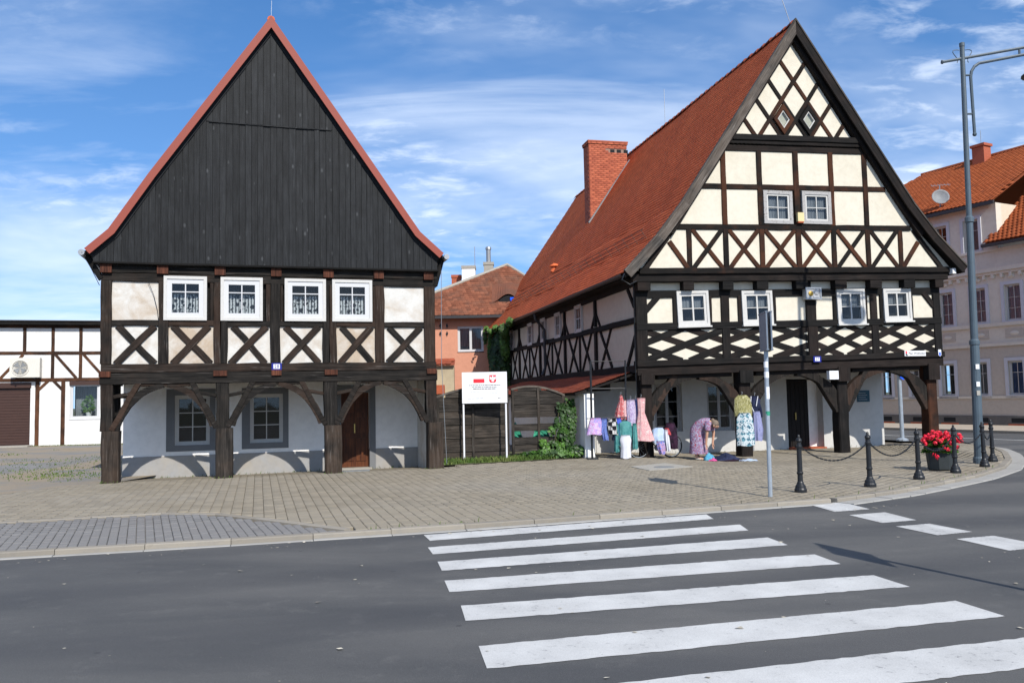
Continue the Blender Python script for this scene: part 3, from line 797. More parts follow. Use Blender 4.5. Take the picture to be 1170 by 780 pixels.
yard = sheet('yard', [(-9.0, 19.2), (-10.6, 16.2), (-13, 13.2), (-17.5, 10.5), (-26, 8.0), (-60, 20), (-60, 60), (-8, 60), (-8, 28)], -0.02, 'yard')
verge = sheet('grass_verge', [GRASS_EDGE[0], GRASS_EDGE[1], (1.6, 26.5), (-3.2, 26.5)], 0.012, 'soil')

def blades(name, pts, hmin, hmax, m, parent=None, w=0.012):
    V, F = [], []
    for x, y, z in pts:
        a = random.uniform(0, 2 * math.pi); h = random.uniform(hmin, hmax); l = random.uniform(0.1, 0.7) * h; b = random.uniform(0, 2 * math.pi)
        dx, dy = math.cos(a) * w, math.sin(a) * w; k = len(V)
        V += [(x - dx, y - dy, z), (x + dx, y + dy, z), (x + dx * .6 + math.cos(b) * l * .4, y + dy * .6 + math.sin(b) * l * .4, z + h * .6), (x + math.cos(b) * l, y + math.sin(b) * l, z + h)]
        F.append((k, k + 1, k + 2, k + 3))
    o = np_mesh(name, V, F, m, parent); return o
pts = []
for _ in range(5200):
    x = random.uniform(-1.9, 2.0); y = 21.6 + (x + 1.9) * 0.463 + abs(random.gauss(0, 0.55)) + 0.03
    if y < 23.6 and (noise.noise((x * 1.3, y * 1.3, 2)) > -0.25 or random.random() < .25): pts.append((x, y, 0.01))
tag(blades('grass', pts, 0.04, 0.16, 'grass'), 'short green grass along the foot of the wooden fence', 'grass', kind='stuff')
pts = []
for _ in range(9000):
    x = random.uniform(-22, -9.6); y = random.uniform(16.2, 37.2)
    if noise.noise((x * 0.45, y * 0.33, 7)) > 0.18 and inside(x, y, [(-9.4, 19.2), (-10.8, 16.4), (-17.5, 20), (-26, 37.4), (-14, 37.4)]): pts.append((x, y, -0.02))
    if random.random() < 0.12: pts.append((random.uniform(-24, -14), 37.2 + random.uniform(0.0, 0.5), -0.02))
for cx_, cy_, n_, s_ in ((-11.6, 21.2, 300, .5), (-12.8, 23.0, 260, .8), (-10.6, 19.9, 40, .3), (-14.2, 26.5, 300, 1.1)):
    for _ in range(n_): pts.append((cx_ + random.gauss(0, s_), cy_ + random.gauss(0, s_ * 1.3), -0.02))
pts = [p for p in pts if lh_ud(p[0], p[1])[0] < -0.15]
tag(blades('yard_grass', pts, 0.015, 0.055, 'grass', w=0.016), 'thin patches of grass on the gravel yard by the white annex', 'grass', kind='stuff')

pts = []
for _ in range(420):                                   # weeds at the foot of walls, posts and in the kerb joint
    r_ = random.random()
    if r_ < .35:
        u_ = random.uniform(0.2, 7.5); d_ = 1.93 - abs(random.gauss(0, .03)); c_, s_ = math.cos(LHA), math.sin(LHA); pts.append((LHO.x + u_ * c_ - d_ * s_, LHO.y + u_ * s_ + d_ * c_, -0.10))
    elif r_ < .6:
        u_ = random.choice((0.18, 2.58, 5.05, 7.55)) + random.uniform(-.3, .3); d_ = -0.1 + random.uniform(-.04, .03); c_, s_ = math.cos(LHA), math.sin(LHA); pts.append((LHO.x + u_ * c_ - d_ * s_, LHO.y + u_ * s_ + d_ * c_, -0.005))
    elif r_ < .8:
        u_ = random.uniform(-.5, 9.3); p_ = rh_world(u_, 2.22 - abs(random.gauss(0, .03))); pts.append((p_[0], p_[1], -0.11))
    else:
        i_ = random.randrange(0, 8); t_ = random.random(); a_, b_ = FRONT[i_], FRONT[i_ + 1]; pts.append((a_[0] + (b_[0] - a_[0]) * t_ - .02, a_[1] + (b_[1] - a_[1]) * t_ + .15, 0.0))
tag(blades('weeds', pts, 0.02, 0.09, 'grass', w=0.007), 'sparse weeds in the paving joints along walls, posts and kerb', 'weeds', kind='stuff')
# ------------------------------------------------------------------ left house: black boarded gable
LH = empty('half_timbered_house', LHO, LHA)
tag(LH, 'half-timbered house with a tall black boarded gable edged in red', 'house')
LW, LD = 7.62, 12.0            # width, depth
AR = 1.95                      # depth of the arcade
TT = 0.20
def lb(name, u0, z0, u1, z1, w, y0=-0.03, y1=0.17, m='timber', **k):
    ym = (y0 + y1) / 2
    k.setdefault('jit', 0.012)
    return beam(LH, name, (u0, ym, z0), (u1, ym, z1), w, y1 - y0, m, **k)
# horizontal timbers
lb('beam', -0.06, 4.80, 7.62, 4.80, 0.20, -0.05)
lb('beam', -0.04, 4.60, 7.60, 4.60, 0.19, -0.035)
lb('beam', -0.03, 2.54, 7.58, 2.54, 0.20, -0.04)
lb('beam', -0.05, 2.31, 7.60, 2.31, 0.25, -0.055)
# sill rail, piece by piece between the posts
POSTS = [(-0.05, 0.18), (1.15, 1.37), (2.34, 2.49), (2.50, 2.65), (3.60, 3.83), (4.81, 4.97), (4.98, 5.15), (6.07, 6.30), (7.29, 7.56)]
for a, b in POSTS:
    lb('post', (a + b) / 2, 2.64, (a + b) / 2, 4.52, b - a, -0.045, 0.17)
CELLS = [(0.18, 1.15), (1.37, 2.34), (2.65, 3.60), (3.83, 4.81), (5.15, 6.07), (6.30, 7.29)]
for i, (a, b) in enumerate(CELLS):
    lb('rail', a - 0.02, 3.565, b + 0.02, 3.565, 0.13, -0.03)
    j1, j2 = random.uniform(-.03, .03), random.uniform(-.03, .03)
    lb('brace', a + 0.10 + j1, 3.50, b - 0.08 + j2, 2.64, 0.15, -0.012, 0.15)
    lb('brace', a + 0.08 + j2, 2.64, b - 0.10 + j1, 3.50, 0.155, -0.028, 0.15)
    MB().box(a - .03, b + .03, 0.02, 0.16, 2.60, 3.53).build('plaster_panel', 'pl_old', LH)
for a, b in ((0.18, 1.15), (6.30, 7.29)):
    MB().box(a - .03, b + .03, 0.015, 0.16, 3.58, 4.56).build('plaster_panel', 'pl_old', LH)
for a, b in ((2.26, 2.34), (3.50, 3.60), (3.83, 3.90), (6.02, 6.10)):
    lb('post', (a + b) / 2, 3.63, (a + b) / 2, 4.52, b - a, -0.02, 0.17)
MB().box(1.20, 6.28, 0.10, 0.16, 3.60, 4.56).build('boarding', 'timber_rdark', LH)
for u0, u1, cv_ in ((1.26, 2.19, 0.55), (2.49, 3.43, 0.7), (3.93, 4.89, 0.7), (5.04, 6.0, 0.72)):
    window(LH, u0, u1, 3.63, 4.65, -0.075, cas=0.07, sash=0.105, cols=2, rows=(0.72,), fm='white_old', sm='white_pvc', depth=0.14,
           curtain='lace', ccover=(0.0, 0.66), sill=False, back=0.42)
# tie-beam and joist ends
for u in (0.06, 1.24, 2.48, 3.74, 4.95, 6.16, 7.40):
    MB().box(u - 0.12, u + 0.12, -0.115, 0.02, 4.69, 4.885).build('joist_end', 'joist_end', LH)
for u, w in ((0.06, .24), (2.49, .30), (3.74, .22), (5.0, .30), (7.45, .24)):
    MB().box(u - w / 2, u + w / 2, -0.105, 0.02, 2.345, 2.47).build('joist_end', 'joist_end', LH)
# arcade posts: stout block below, slimmer post above
PB = [(0.0, 0.36, -0.03, 0.22), (2.39, 2.77, 2.40, 2.68), (4.86, 5.25, 4.84, 5.15), (7.36, 7.74, 7.32, 7.58)]
for a, b, c, d in PB:
    z0 = -0.04
    beam(LH, 'post_base', ((a + b) / 2, 0.12, z0), ((a + b) / 2, 0.12, 1.14), b - a, 0.40, 'post_base', jit=0.010, cham=0.03, seg=0.2)
    lb('post', (c + d) / 2, 1.14, (c + d) / 2, 2.20, d - c, -0.035, 0.24)
# curved braces and arch boards
for i in range(3):
    l, r = PB[i][3], PB[i + 1][2]; mid = (l + r) / 2
    for s, e in ((1, l), (-1, r)):
        pts = bez((e + s * 0.06, 1.20), (e + s * 0.30, 2.02), (e + s * 1.05, 2.145), 12)
        ws = [0.15, 0.16, 0.165, 0.17, 0.17, 0.165, 0.16, 0.15, 0.14, 0.125, 0.11, 0.09]
        curve_brace(LH, 'arch_brace', pts, ws, -0.035, 0.13, 'timber')
        beam(LH, 'strut', (e - s * 0.02, 0.0, 1.16), (e + s * 0.54, 0.0, 2.22), 0.12, 0.10, 'timber_up', jit=0.012)
        beam(LH, 'tie', (e, 0.09, 1.90), (e + s * 0.36, 0.09, 1.97), 0.08, 0.10, 'timber')
    beam(LH, 'beam', (l + 0.5, 0.06, 2.165), (r - 0.5, 0.06, 2.165), 0.07, 0.16, 'timber')
# arcade ceiling, side beam and rear posts
MB().box(-0.05, LW, 0.20, AR + 0.1, 2.24, 2.30).build('arcade_ceiling', 'timber_rdark', LH)
beam(LH, 'beam', (0.06, 0.3, 2.28), (0.06, AR, 2.28), 0.2, 0.18, 'timber', nrm=(1, 0, 0))
for a in (0.09,):
    beam(LH, 'post', (a + 0.06, 0.78, -0.08), (a + 0.06, 0.78, 2.2), 0.22, 0.2, 'timber')
    beam(LH, 'rail', (a + 0.12, 0.3, 1.93), (a + 0.12, AR, 1.93), 0.10, 0.08, 'timber', nrm=(1, 0, 0))
# rendered wall behind the arcade with openings
WIN = [(1.14, 2.30, 0.54, 2.09), (2.93, 4.08, 0.54, 2.09)]
DOOR = (5.42, 6.16, -0.10, 1.93)
holes = [(a + .20, b - .14, c + .15, d - .16) for a, b, c, d in WIN] + [DOOR]
wz = -0.14
holed_wall(MB(), 0.16, 7.55, 0.44, 2.30, AR, AR + 0.35, holes).build('rendered_wall', 'pl_white', LH)
holed_wall(MB(), 0.155, 7.555, wz, 0.44, AR - 0.02, AR + 0.35, [DOOR]).build('plinth', 'pl_grey', LH)
for h, (a, b, c, d) in zip(holes, WIN):
    holed_wall(MB(), a, b, c, d, AR - 0.012, AR + 0.02, [h]).build('window_surround', 'pl_dkgrey', LH)
    window(LH, h[0], h[1], h[2], h[3], AR + 0.06, cas=0.045, sash=0.045, cols=2, rows=(0.34, 0.67), fm='white_old', depth=0.08, sill=True, back=0.5)
holed_wall(MB(), DOOR[0] - .10, DOOR[1] + .16, wz, 2.12, AR - 0.030, AR + 0.01, [DOOR]).build('door_surround', 'pl_dkgrey', LH)
dr = MB().box(DOOR[0], DOOR[1], AR + 0.14, AR + 0.20, -0.04, 1.93).build('door', 'door', LH)
for k in range(2):
    for j, (z0, z1) in enumerate(((0.12, 0.72), (0.86, 1.26), (1.40, 1.78))):
        x0 = DOOR[0] + 0.08 + k * 0.32
        MB().box(x0, x0 + 0.26, AR + 0.122, AR + 0.139, z0, z1).build('panel', 'door', dr)
MB().box(DOOR[0] + 0.345, DOOR[0] + 0.375, AR + 0.085, AR + 0.12, 0.86, 1.10).build('handle', 'brass', dr)
MB().box(DOOR[0] - .04, DOOR[1] + .04, AR - 0.22, AR + 0.2, -0.14, -0.045).build('door_step', 'concrete', LH)
# main walls behind
MB().box(0.0, 0.16, 0.18, LD, 2.25, 4.9).build('side_wall', 'pl_old', LH)
MB().box(7.45, 7.60, 0.18, LD, -0.1, 4.9).build('side_wall', 'pl_old', LH)
MB().box(0.16, 0.4, AR + 0.36, LD, -0.1, 2.25).build('side_wall', 'pl_white', LH)
for d in (3.5, 5.6, 7.7, 9.8):
    beam(LH, 'post', (7.60, d, -0.1), (7.60, d, 4.9), 0.2, 0.08, 'timber', nrm=(1, 0, 0))
MB().box(0.0, 7.6, LD - 0.2, LD, -0.1, 4.9).build('rear_wall', 'pl_old', LH)
MB().box(0.16, 7.45, 2.2, 2.3, -0.1, 2.3).build('inner_wall', 'dark_in', LH)
MB().box(0.2, 7.4, 0.6, 0.65, 2.3, 4.9).build('inner_wall', 'dark_in', LH)
MB().box(0.0, 7.6, 0.16, LD, 4.70, 4.78).build('attic_floor', 'dark_in', LH)
# roof profile (u, z)
LP = [(-0.35, 5.18), (0.13, 5.64), (0.95, 6.95), (3.62, 10.93), (5.90, 7.67), (7.16, 5.85), (7.75, 5.33)]
LK = 3
def ltop(u):
    for (a, za), (b, zb) in zip(LP, LP[1:]):
        if a <= u <= b: return za + (zb - za) * (u - a) / (b - a)
    return 5.0
deck = MB()
for (a, za), (b, zb) in zip(LP, LP[1:]):
    deck.add([(a, -0.2, za - .03), (b, -0.2, zb - .03), (b, LD + .3, zb - .03), (a, LD + .3, za - .03), (a, -0.2, za - .12), (b, -0.2, zb - .12), (b, LD + .3, zb - .12), (a, LD + .3, za - .12)],
             [(0, 1, 2, 3), (7, 6, 5, 4), (0, 4, 5, 1), (2, 6, 7, 3), (0, 3, 7, 4), (1, 5, 6, 2)])
roof = deck.build('roof', 'timber_rdark', LH)
for (a, za), (b, zb) in [(LP[i], LP[i + 1]) for i in range(LK)] + [(LP[i + 1], LP[i]) for i in range(LK, 2 * LK)]:
    P0 = (a, -0.2, za - .03); A_ = (0, LD + .5, 0); B_ = (b - a, 0, zb - za)
    if a > b: P0 = (a, LD + .3, za - .03); A_ = (0, -(LD + .5), 0)
    else: P0 = (a, LD + .3, za - .03); A_ = (0, -(LD + .5), 0)
    tile_field('tiles', roof, P0, A_, B_, 'tiles', w=0.34, e=0.30)
MB().tube([(3.62, -0.2, 10.90), (3.62, LD + .3, 10.90)], 0.09, 8).build('ridge_cap', 'tiles', roof)
# red verge boards, mitred
def offs(P, k):
    out = []
    for i, p in enumerate(P):
        n = Vector((0, 0))
        for a, b in ((i - 1, i), (i, i + 1)):
            if a < 0 or b >= len(P): continue
            d = Vector((P[b][0] - P[a][0], P[b][1] - P[a][1])).normalized(); n += Vector((d.y, -d.x))
        n.normalize(); q = 1.0
        if 0 < i < len(P) - 1:
            d = Vector((P[i][0] - P[i - 1][0], P[i][1] - P[i - 1][1])).normalized(); q = 1 / max(0.35, n.dot(Vector((d.y, -d.x))))
        out.append((p[0] + n.x * k * q, p[1] + n.y * k * q))
    return out
T_, B_ = offs(LP, -0.01), offs(LP, 0.15)
for i in range(2 * LK):
    MB().prism([B_[i], B_[i + 1], T_[i + 1], T_[i]], -0.29, -0.25).build('verge_board', 'red_metal', LH)
T2, B2 = offs(LP, 0.10), offs(LP, 0.22)
for i in range(2 * LK):
    MB().prism([B2[i], B2[i + 1], T2[i + 1], T2[i]], -0.165, -0.145).build('shadow_gap_strip', 'dark_in', LH)  # black strips painted as the shadow gap between verge and planks
# tarred boards of the gable, each one its own
C_ = offs(LP, 0.15)
def lclad(u):
    for (a, za), (b, zb) in zip(C_, C_[1:]):
        if a <= u <= b: return za + (zb - za) * (u - a) / (b - a)
    return 4.9
u = -0.20
while u < 7.66:
    w = random.choice((0.125, 0.14, 0.15, 0.16)); a, b = u + 0.004, min(u + w, 7.66) - 0.004
    zt0, zt1 = lclad(a) - 0.005, lclad(b) - 0.005; pk = None
    if a < C_[LK][0] < b: pk = (C_[LK][0], C_[LK][1])
    y = -0.125 + random.uniform(-0.010, 0.010); zb_ = 4.905 + random.uniform(-0.008, 0.008)
    def plank(poly):
        cu = sum(p[0] for p in poly) / len(poly); cz = sum(p[1] for p in poly) / len(poly)
        MB().prism([(p[0] - cu, p[1] - cz) for p in poly], -0.014, 0.014).build('plank', 'clad', LH, (cu, y, cz))
    if min(zt0, zt1) > zb_ + 0.02:
        ZS = 8.30
        if min(zt0, zt1) > ZS + 0.1:
            plank([(a, zb_), (b, zb_), (b, ZS - .01), (a, ZS - .01)])
            plank([(a, ZS + .01), (b, ZS + .01), (b, zt1)] + ([pk] if pk else []) + [(a, zt0)])
        else: plank([(a, zb_), (b, zb_), (b, zt1), (a, zt0)])
    u += w
MB().prism([(C_[0][0] + .1, 4.92), (C_[-1][0] - .1, 4.92), (C_[-2][0] - .1, C_[-2][1] - .06), (C_[LK][0], C_[LK][1] - .1), (C_[1][0] + .1, C_[1][1] - .06)], -0.10, -0.07).build('gable_backing', 'dark_in', LH)
beam(LH, 'drip_batten', (2.22, -0.15, 8.29), (5.03, -0.15, 8.29), 0.026, 0.04, 'clad')
beam(LH, 'drip_batten', (-0.2, -0.12, 4.905), (7.64, -0.12, 4.905), 0.05, 0.14, 'timber_rdark')
# sloping eaves brackets, gutters, rod and cable
for s, u in ((-1, -0.36), (1, 7.78)):
    zz = 5.10 if s < 0 else 5.25
    MB().tube([(u + s * .05, -0.3, zz), (u + s * .05, LD, zz)], 0.07, 8).build('gutter', 'zinc', LH)
    e = -0.05 if s < 0 else 7.58
    beam(LH, 'eaves_brace', (e, 0.02, 4.55), (u - s * .02, 0.02, zz - .05), 0.12, 0.14, 'timber_rdark')
MB().tube([(3.62, .3, 10.9), (3.64, .3, 11.6)], 0.004, 5).build('lightning_rod', 'zinc', LH)
MB().tube([(-0.40, -.3, 5.1), (-0.22, -.2, 4.75), (-0.07, -.08, 4.4)], 0.008, 5).build('cable', 'black_iron', LH)
MB().tube([(0.93, -.06, 4.52), (1.05, -.03, 4.2), (1.13, -.02, 3.85), (1.16, -.05, 3.6)], 0.006, 5).build('cable', 'black_iron', LH)
MB().tube([(7.70, -0.22, 4.9), (7.70, -0.1, 2.6), (7.82, 0.0, 0.1)], 0.008, 5).build('cable', 'zinc', LH)
# house number
nb = MB().box(3.63, 3.86, -0.068, -0.056, 2.475, 2.635).build('number_plate', 'blue_en', LH)
MB().box(3.672, 3.818, -0.071, -0.0685, 2.50, 2.61).build('number_field', 'white', nb)
text_mesh('lettering', '28', 0.115, 'blue_en', nb, (3.745, -0.073, 2.553), (R(90), 0, 0), 0.001)
# ------------------------------------------------------------------ right house: cream panels, steep red roof
RH = empty('half_timbered_house', RHO, RHA)
tag(RH, 'half-timbered house with cream panels, diamond lattice and steep red tiled roof', 'house')
RD = 21.2
def sz(u, z): return z + 0.02 * u                 # the old frame has risen towards the right
def rb(name, u0, z0, u1, z1, w, y0=-0.03, y1=0.17, m='timber_r', **k):
    ym = (y0 + y1) / 2
    return beam(RH, name, (u0, ym, sz(u0, z0)), (u1, ym, sz(u1, z1)), w, y1 - y0, m, **k)
def rpanel(poly, y, m='pl_cream', t=0.14):
    poly = [(u, sz(u, z)) for u, z in poly]
    cu = sum(p[0] for p in poly) / len(poly); cz = sum(p[1] for p in poly) / len(poly)
    return MB().prism([(p[0] - cu, p[1] - cz) for p in poly], 0, t).build('plaster_panel', m, RH, (cu, y, cz))
def rect(a, b, c, d): return [(a, c), (b, c), (b, d), (a, d)]
RE = 9.81
# beams above the arcade
rb('beam', -0.10, 2.37, RE, 2.37, 0.25, -0.03, 0.22, 'timber_rdark')
rb('beam', -0.12, 2.58, RE + .02, 2.58, 0.17, -0.09, 0.2, 'timber_rdark')
rb('beam', -0.10, 3.605, RE, 3.605, 0.20, -0.055, 0.17, 'timber_rdark')
rb('beam', -0.10, 4.52, RE, 4.52, 0.21, -0.03, 0.17, 'timber_rdark')
rb('beam', -0.25, 4.955, RE + .15, 4.955, 0.22, -0.24, 0.17, 'timber_rdark')
# lattice storey
BAYS = [(0.23, 2.50), (2.75, 5.25), (5.57, 7.38), (7.62, 9.56)]
for a, b in BAYS:
    W = b - a; uc, zc = (a + b) / 2, 3.075; du, dz = 0.3165 * W, 0.245
    poly = [(a - .02, 2.62), (b + .02, 2.62), (b + .02, 3.56), (a - .02, 3.56)]
    rpanel(rect(a - .05, b + .05, 2.60, 3.60), 0.0)
    th = 0.41 * 2 * dz * math.cos(math.atan2(dz, du))
    for s in (1, -1):
        for k in (-4, -2, 0, 2, 4):
            g = clip_seg((uc, zc + k * dz), (du, s * dz), poly)
            if g: rb('lattice_timber', *g[0], *g[1], th, -0.020 if s > 0 else -0.011, 0.10, 'timber_rdark', jit=0.005)
for a, b in ((-0.10, 0.23), (2.50, 2.75), (5.25, 5.57), (7.38, 7.62), (9.56, RE)):
    rb('post', (a + b) / 2, 2.62, (a + b) / 2, 3.56, b - a, -0.045, 0.17, 'timber_rdark')
# window storey
PST = [(-0.10, 0.24), (1.02, 1.13), (2.10, 2.21), (2.50, 2.75), (3.03, 3.14), (4.11, 4.24), (5.22, 5.55), (6.12, 6.23), (7.17, 7.27), (7.38, 7.60), (7.71, 7.81), (8.76, 8.85), (9.56, RE)]
for a, b in PST:
    rb('post', (a + b) / 2, 3.66, (a + b) / 2, 4.45, b - a, -0.04, 0.17, 'timber_rdark')
for a, b in ((0.24, 1.02), (2.21, 2.50), (2.75, 3.03), (4.24, 5.22), (5.55, 6.12), (7.27, 7.38), (7.60, 7.71), (8.85, 9.56)):
    rpanel(rect(a - .03, b + .03, 3.66, 4.46), 0.02)
rb('brace', 0.20, 4.06, 0.60, 4.48, 0.16, -0.03, 0.1, 'timber_rdark'); rb('brace', 9.60, 4.06, 9.24, 4.48, 0.16, -0.03, 0.1, 'timber_rdark')
for (a, b, z0, z1, tl) in ((1.13, 2.10, 3.60, 4.60, -0.030), (3.14, 4.11, 3.60, 4.585, -0.022), (6.23, 7.17, 3.56, 4.60, -0.02), (7.81, 8.76, 3.62, 4.60, -0.022)):
    zc = 0.02 * (a + b) / 2
    window(RH, a, b, z0 + zc, z1 + zc, -0.085, cas=0.075, sash=0.075, cols=2, rows=(0.5,), fm='white_old', sm='white_old', depth=0.13,
           curtain='curtain', ccover=(0.55, 1.0), sill=True, tilt=tl, gapmid=0.02, back=0.45)
# joist band under the jetty
JO = [(-0.10, 0.28), (1.27, 1.59), (2.48, 2.81), (3.55, 3.91), (4.81, 5.18), (6.09, 6.47), (7.27, 7.66), (8.43, 8.81), (9.52, RE)]
for a, b in JO:
    MB().box(a, b, -0.22, 0.16, sz(a, 4.615), sz(a, 4.855)).build('joist_end', 'timber_rdark', RH)
for (_, a), (b, _) in zip(JO, JO[1:]):
    rpanel(rect(a - .03, b + .03, 4.60, 4.87), 0.03)
rb('post', 5.34, 4.6, 5.34, 4.87, 0.14, -0.03, 0.1, 'timber_rdark')
# ---- gable, jettied forward
GY = -0.28
def gb(name, u0, z0, u1, z1, w, m='timber_r', y0=0.0, y1=0.16, **k):
    return rb(name, u0, z0, u1, z1, w, GY + y0, GY + y1, m, **k)
gb('beam', -0.06, 5.14, 9.98, 5.14, 0.17, 'timber_r', -0.03, 0.2)
gb('beam', 1.10, 6.40, 8.70, 6.40, 0.16)
gb('beam', 1.93, 7.58, 7.90, 7.58, 0.15, y0=0.004)
gb('beam', 2.70, 8.72, 7.20, 8.72, 0.18, 'timber_rdark')
gb('beam', 2.82, 8.88, 7.08, 8.88, 0.10, 'timber_rdark', -0.05)
gb('beam', 2.90, 9.02, 6.98, 9.02, 0.17, 'timber_rdark', -0.09)
for k in range(32):
    u = 2.9 + k * 0.13
    MB().box(u, u + 0.06, GY - 0.045, GY, sz(u, 8.83), sz(u, 8.92)).build('dentil', 'timber_rdark', RH)
GP = [2.60, 3.74, 4.92, 6.08, 7.225]
for i, u in enumerate(GP):
    w = 0.155 if i != 2 else 0.17
    gb('post', u, 5.2, u, 6.34, w, y0=-0.006)
    gb('post', u, 6.46, u, 8.66 if 0 < i < 4 else (8.64 if i == 0 else 8.64), w, y0=-0.006)
gb('post', 1.47, 5.2, 1.47, 6.34, 0.15); gb('post', 8.34, 5.2, 8.34, 6.34, 0.15)
xs = [1.47] + GP + [8.34]
for a, b in zip(xs, xs[1:]):
    a, b = a + 0.075, b - 0.075
    if random.random() < .5:
        gb('brace', a + .03, 6.33, b - .03, 5.21, 0.13, y0=0.008); gb('brace', a + .03, 5.21, b - .03, 6.33, 0.13, y0=-0.003)
    else:
        gb('brace', a + .03, 5.21, b - .03, 6.33, 0.13, y0=0.008); gb('brace', a + .03, 6.33, b - .03, 5.21, 0.13, y0=-0.003)
gb('brace', 0.86, 5.98, 1.42, 5.21, 0.14); gb('brace', 8.95, 5.98, 8.40, 5.21, 0.14)
gb('rafter', 0.10, 5.18, 1.02, 6.36, 0.15, 'timber_rdark'); gb('rafter', 9.74, 5.18, 8.80, 6.36, 0.15, 'timber_rdark')
# roof profile at the verge plane
RP = [(-0.54, 5.08), (0.45, 6.08), (1.25, 7.06), (4.97, 12.45), (8.64, 7.07), (9.42, 6.12), (10.40, 5.15)]
RK_ = 3
Lin = ((1.02, 6.35), (4.97, 12.00)); Rin = ((4.97, 12.00), (8.82, 6.35))
lneg = ((Lin[1]), (Lin[0])); rneg = (Rin[1], Rin[0])
def gpanel(poly):
    # keep right of the left roof line and left of the right one
    p = clip_poly(poly, (Lin[1], Lin[0])); p = clip_poly(p, (Rin[1], Rin[0]))
    if len(p) >= 3: rpanel(p, GY + 0.04, t=0.1)
ux = [0.6] + GP + [9.3]
gw = [(3.82, 4.75), (5.07, 6.02)]
for a, b in zip(ux, ux[1:]):
    gpanel(rect(a, b, 7.50, 8.68))
for a, b in zip(ux, ux[1:]):
    if (a, b) in ((3.74, 4.92), (4.92, 6.08)): continue
    gpanel(rect(a, b, 6.36, 7.55))
for a, b in zip([1.47] + GP, GP + [8.34]): rpanel(rect(a, b, 5.16, 6.40), GY + 0.04, t=0.1)
rpanel([(0.15, 5.16), (1.47, 5.16), (1.47, 6.40), (1.10, 6.40)], GY + 0.04, t=0.1)
rpanel([(-0.25, 5.16), (0.15, 5.16), (1.08, 6.40), (0.92, 6.40)], GY + 0.05, t=0.1)
rpanel([(8.34, 5.16), (9.68, 5.16), (8.74, 6.40), (8.34, 6.40)], GY + 0.04, t=0.1)
rpanel([(9.68, 5.16), (10.1, 5.16), (8.92, 6.40), (8.76, 6.40)], GY + 0.05, t=0.1)
for a, b in gw:
    zc = 0.02 * (a + b) / 2
    window(RH, a, b, 6.50 + zc, 7.47 + zc, GY - 0.03, cas=0.10, sash=0.05, cols=2, rows=(0.5,), fm='grey_old', sm='white_old', depth=0.10, curtain='curtain', ccover=(0, 1), sill=False, back=0.4)
for a, b in ((3.74, 3.84), (4.74, 5.09), (6.0, 6.08)): rpanel(rect(a, b, 6.4, 7.55), GY + 0.05, 'timber_rdark', t=.08)
# diamond lattice in the peak
du, dz = 0.4175, 0.592
tri = [(2.98, 9.05), (6.88, 9.05), (4.97, 11.97)]
rpanel(tri, GY + 0.04, t=0.1)
dirp = (du, dz)
for k in range(0, 5):
    for s in (1, -1):
        p = (4.985 + s * 0.209, 11.08 - 1.184 * k)
        g = clip_seg(p, (du * 1.0, s * dz), tri)
        if g: gb('lattice_timber', *g[0], *g[1], 0.125, 'timber_r', 0.0 if s > 0 else 0.010, 0.12)
for uc, zc in ((4.57, 9.60), (5.405, 9.60)):
    z_ = sz(uc, zc)
    def dia(k): return [(uc, z_ - 0.46 * k), (uc + 0.33 * k, z_), (uc, z_ + 0.46 * k), (uc - 0.33 * k, z_)]
    o_, i_ = dia(1.0), dia(0.62); j_ = dia(0.50)
    mb = MB()
    for q in range(4):
        mb.prism([o_[q], o_[(q + 1) % 4], i_[(q + 1) % 4], i_[q]], GY - 0.06, GY + 0.06)
    w_ = mb.build('diamond_window', 'timber_r', RH)
    mb = MB()
    for q in range(4): mb.prism([i_[q], i_[(q + 1) % 4], j_[(q + 1) % 4], j_[q]], GY - 0.03, GY + 0.03)
    mb.build('sash', 'white_old', w_)
    MB().add([(x, GY - 0.01, z) for x, z in j_], [(0, 1, 2, 3)]).build('pane', 'glass', w_)
    MB().prism(i_, GY + 0.1, GY + 0.12).build('interior', 'dark_in', w_)
# inner rafters along the gable and verge boards
Ri = [(0.9, 6.28), (4.97, 12.16), (9.00, 6.28)]
gb('rafter', 0.86, 6.22, 4.97, 12.15, 0.22, 'timber_rdark', -0.10); gb('rafter', 9.10, 6.22, 5.02, 12.15, 0.34, 'timber_rdark', -0.10)  # right rafter drawn wider to stand for the soffit's shadow band
RPs = [(u, sz(u, z)) for u, z in RP]
T_, B_ = offs(RPs, -0.03), offs(RPs, 0.20)
for i in range(6):
    m_ = 'verge_grey' if i < 3 else 'timber_rdark'  # left boards coloured as lit, right ones dark as their shaded underside
    a, b, c, d = B_[i], B_[i + 1], T_[i + 1], T_[i]
    cu, cz = (a[0] + b[0]) / 2, (a[1] + b[1]) / 2; ang = math.atan2(b[1] - a[1], b[0] - a[0]); ca, sa = math.cos(-ang), math.sin(-ang)
    loc = [((p[0] - cu) * ca - (p[1] - cz) * sa, (p[0] - cu) * sa + (p[1] - cz) * ca) for p in (a, b, c, d)]
    MB().prism(loc, -0.025, 0.025).build('verge_board', m_, RH, (cu, -0.50, cz), (0, -ang, 0))
    T3, B3 = offs(RPs, -0.075), offs(RPs, -0.035)
    a, b, c, d = B3[i], B3[i + 1], T3[i + 1], T3[i]
    loc = [((p[0] - cu) * ca - (p[1] - cz) * sa, (p[0] - cu) * sa + (p[1] - cz) * ca) for p in (a, b, c, d)]
    MB().prism(loc, -0.06, 0.06).build('verge_cap', 'verge_grey', RH, (cu, -0.49, cz), (0, -ang, 0))
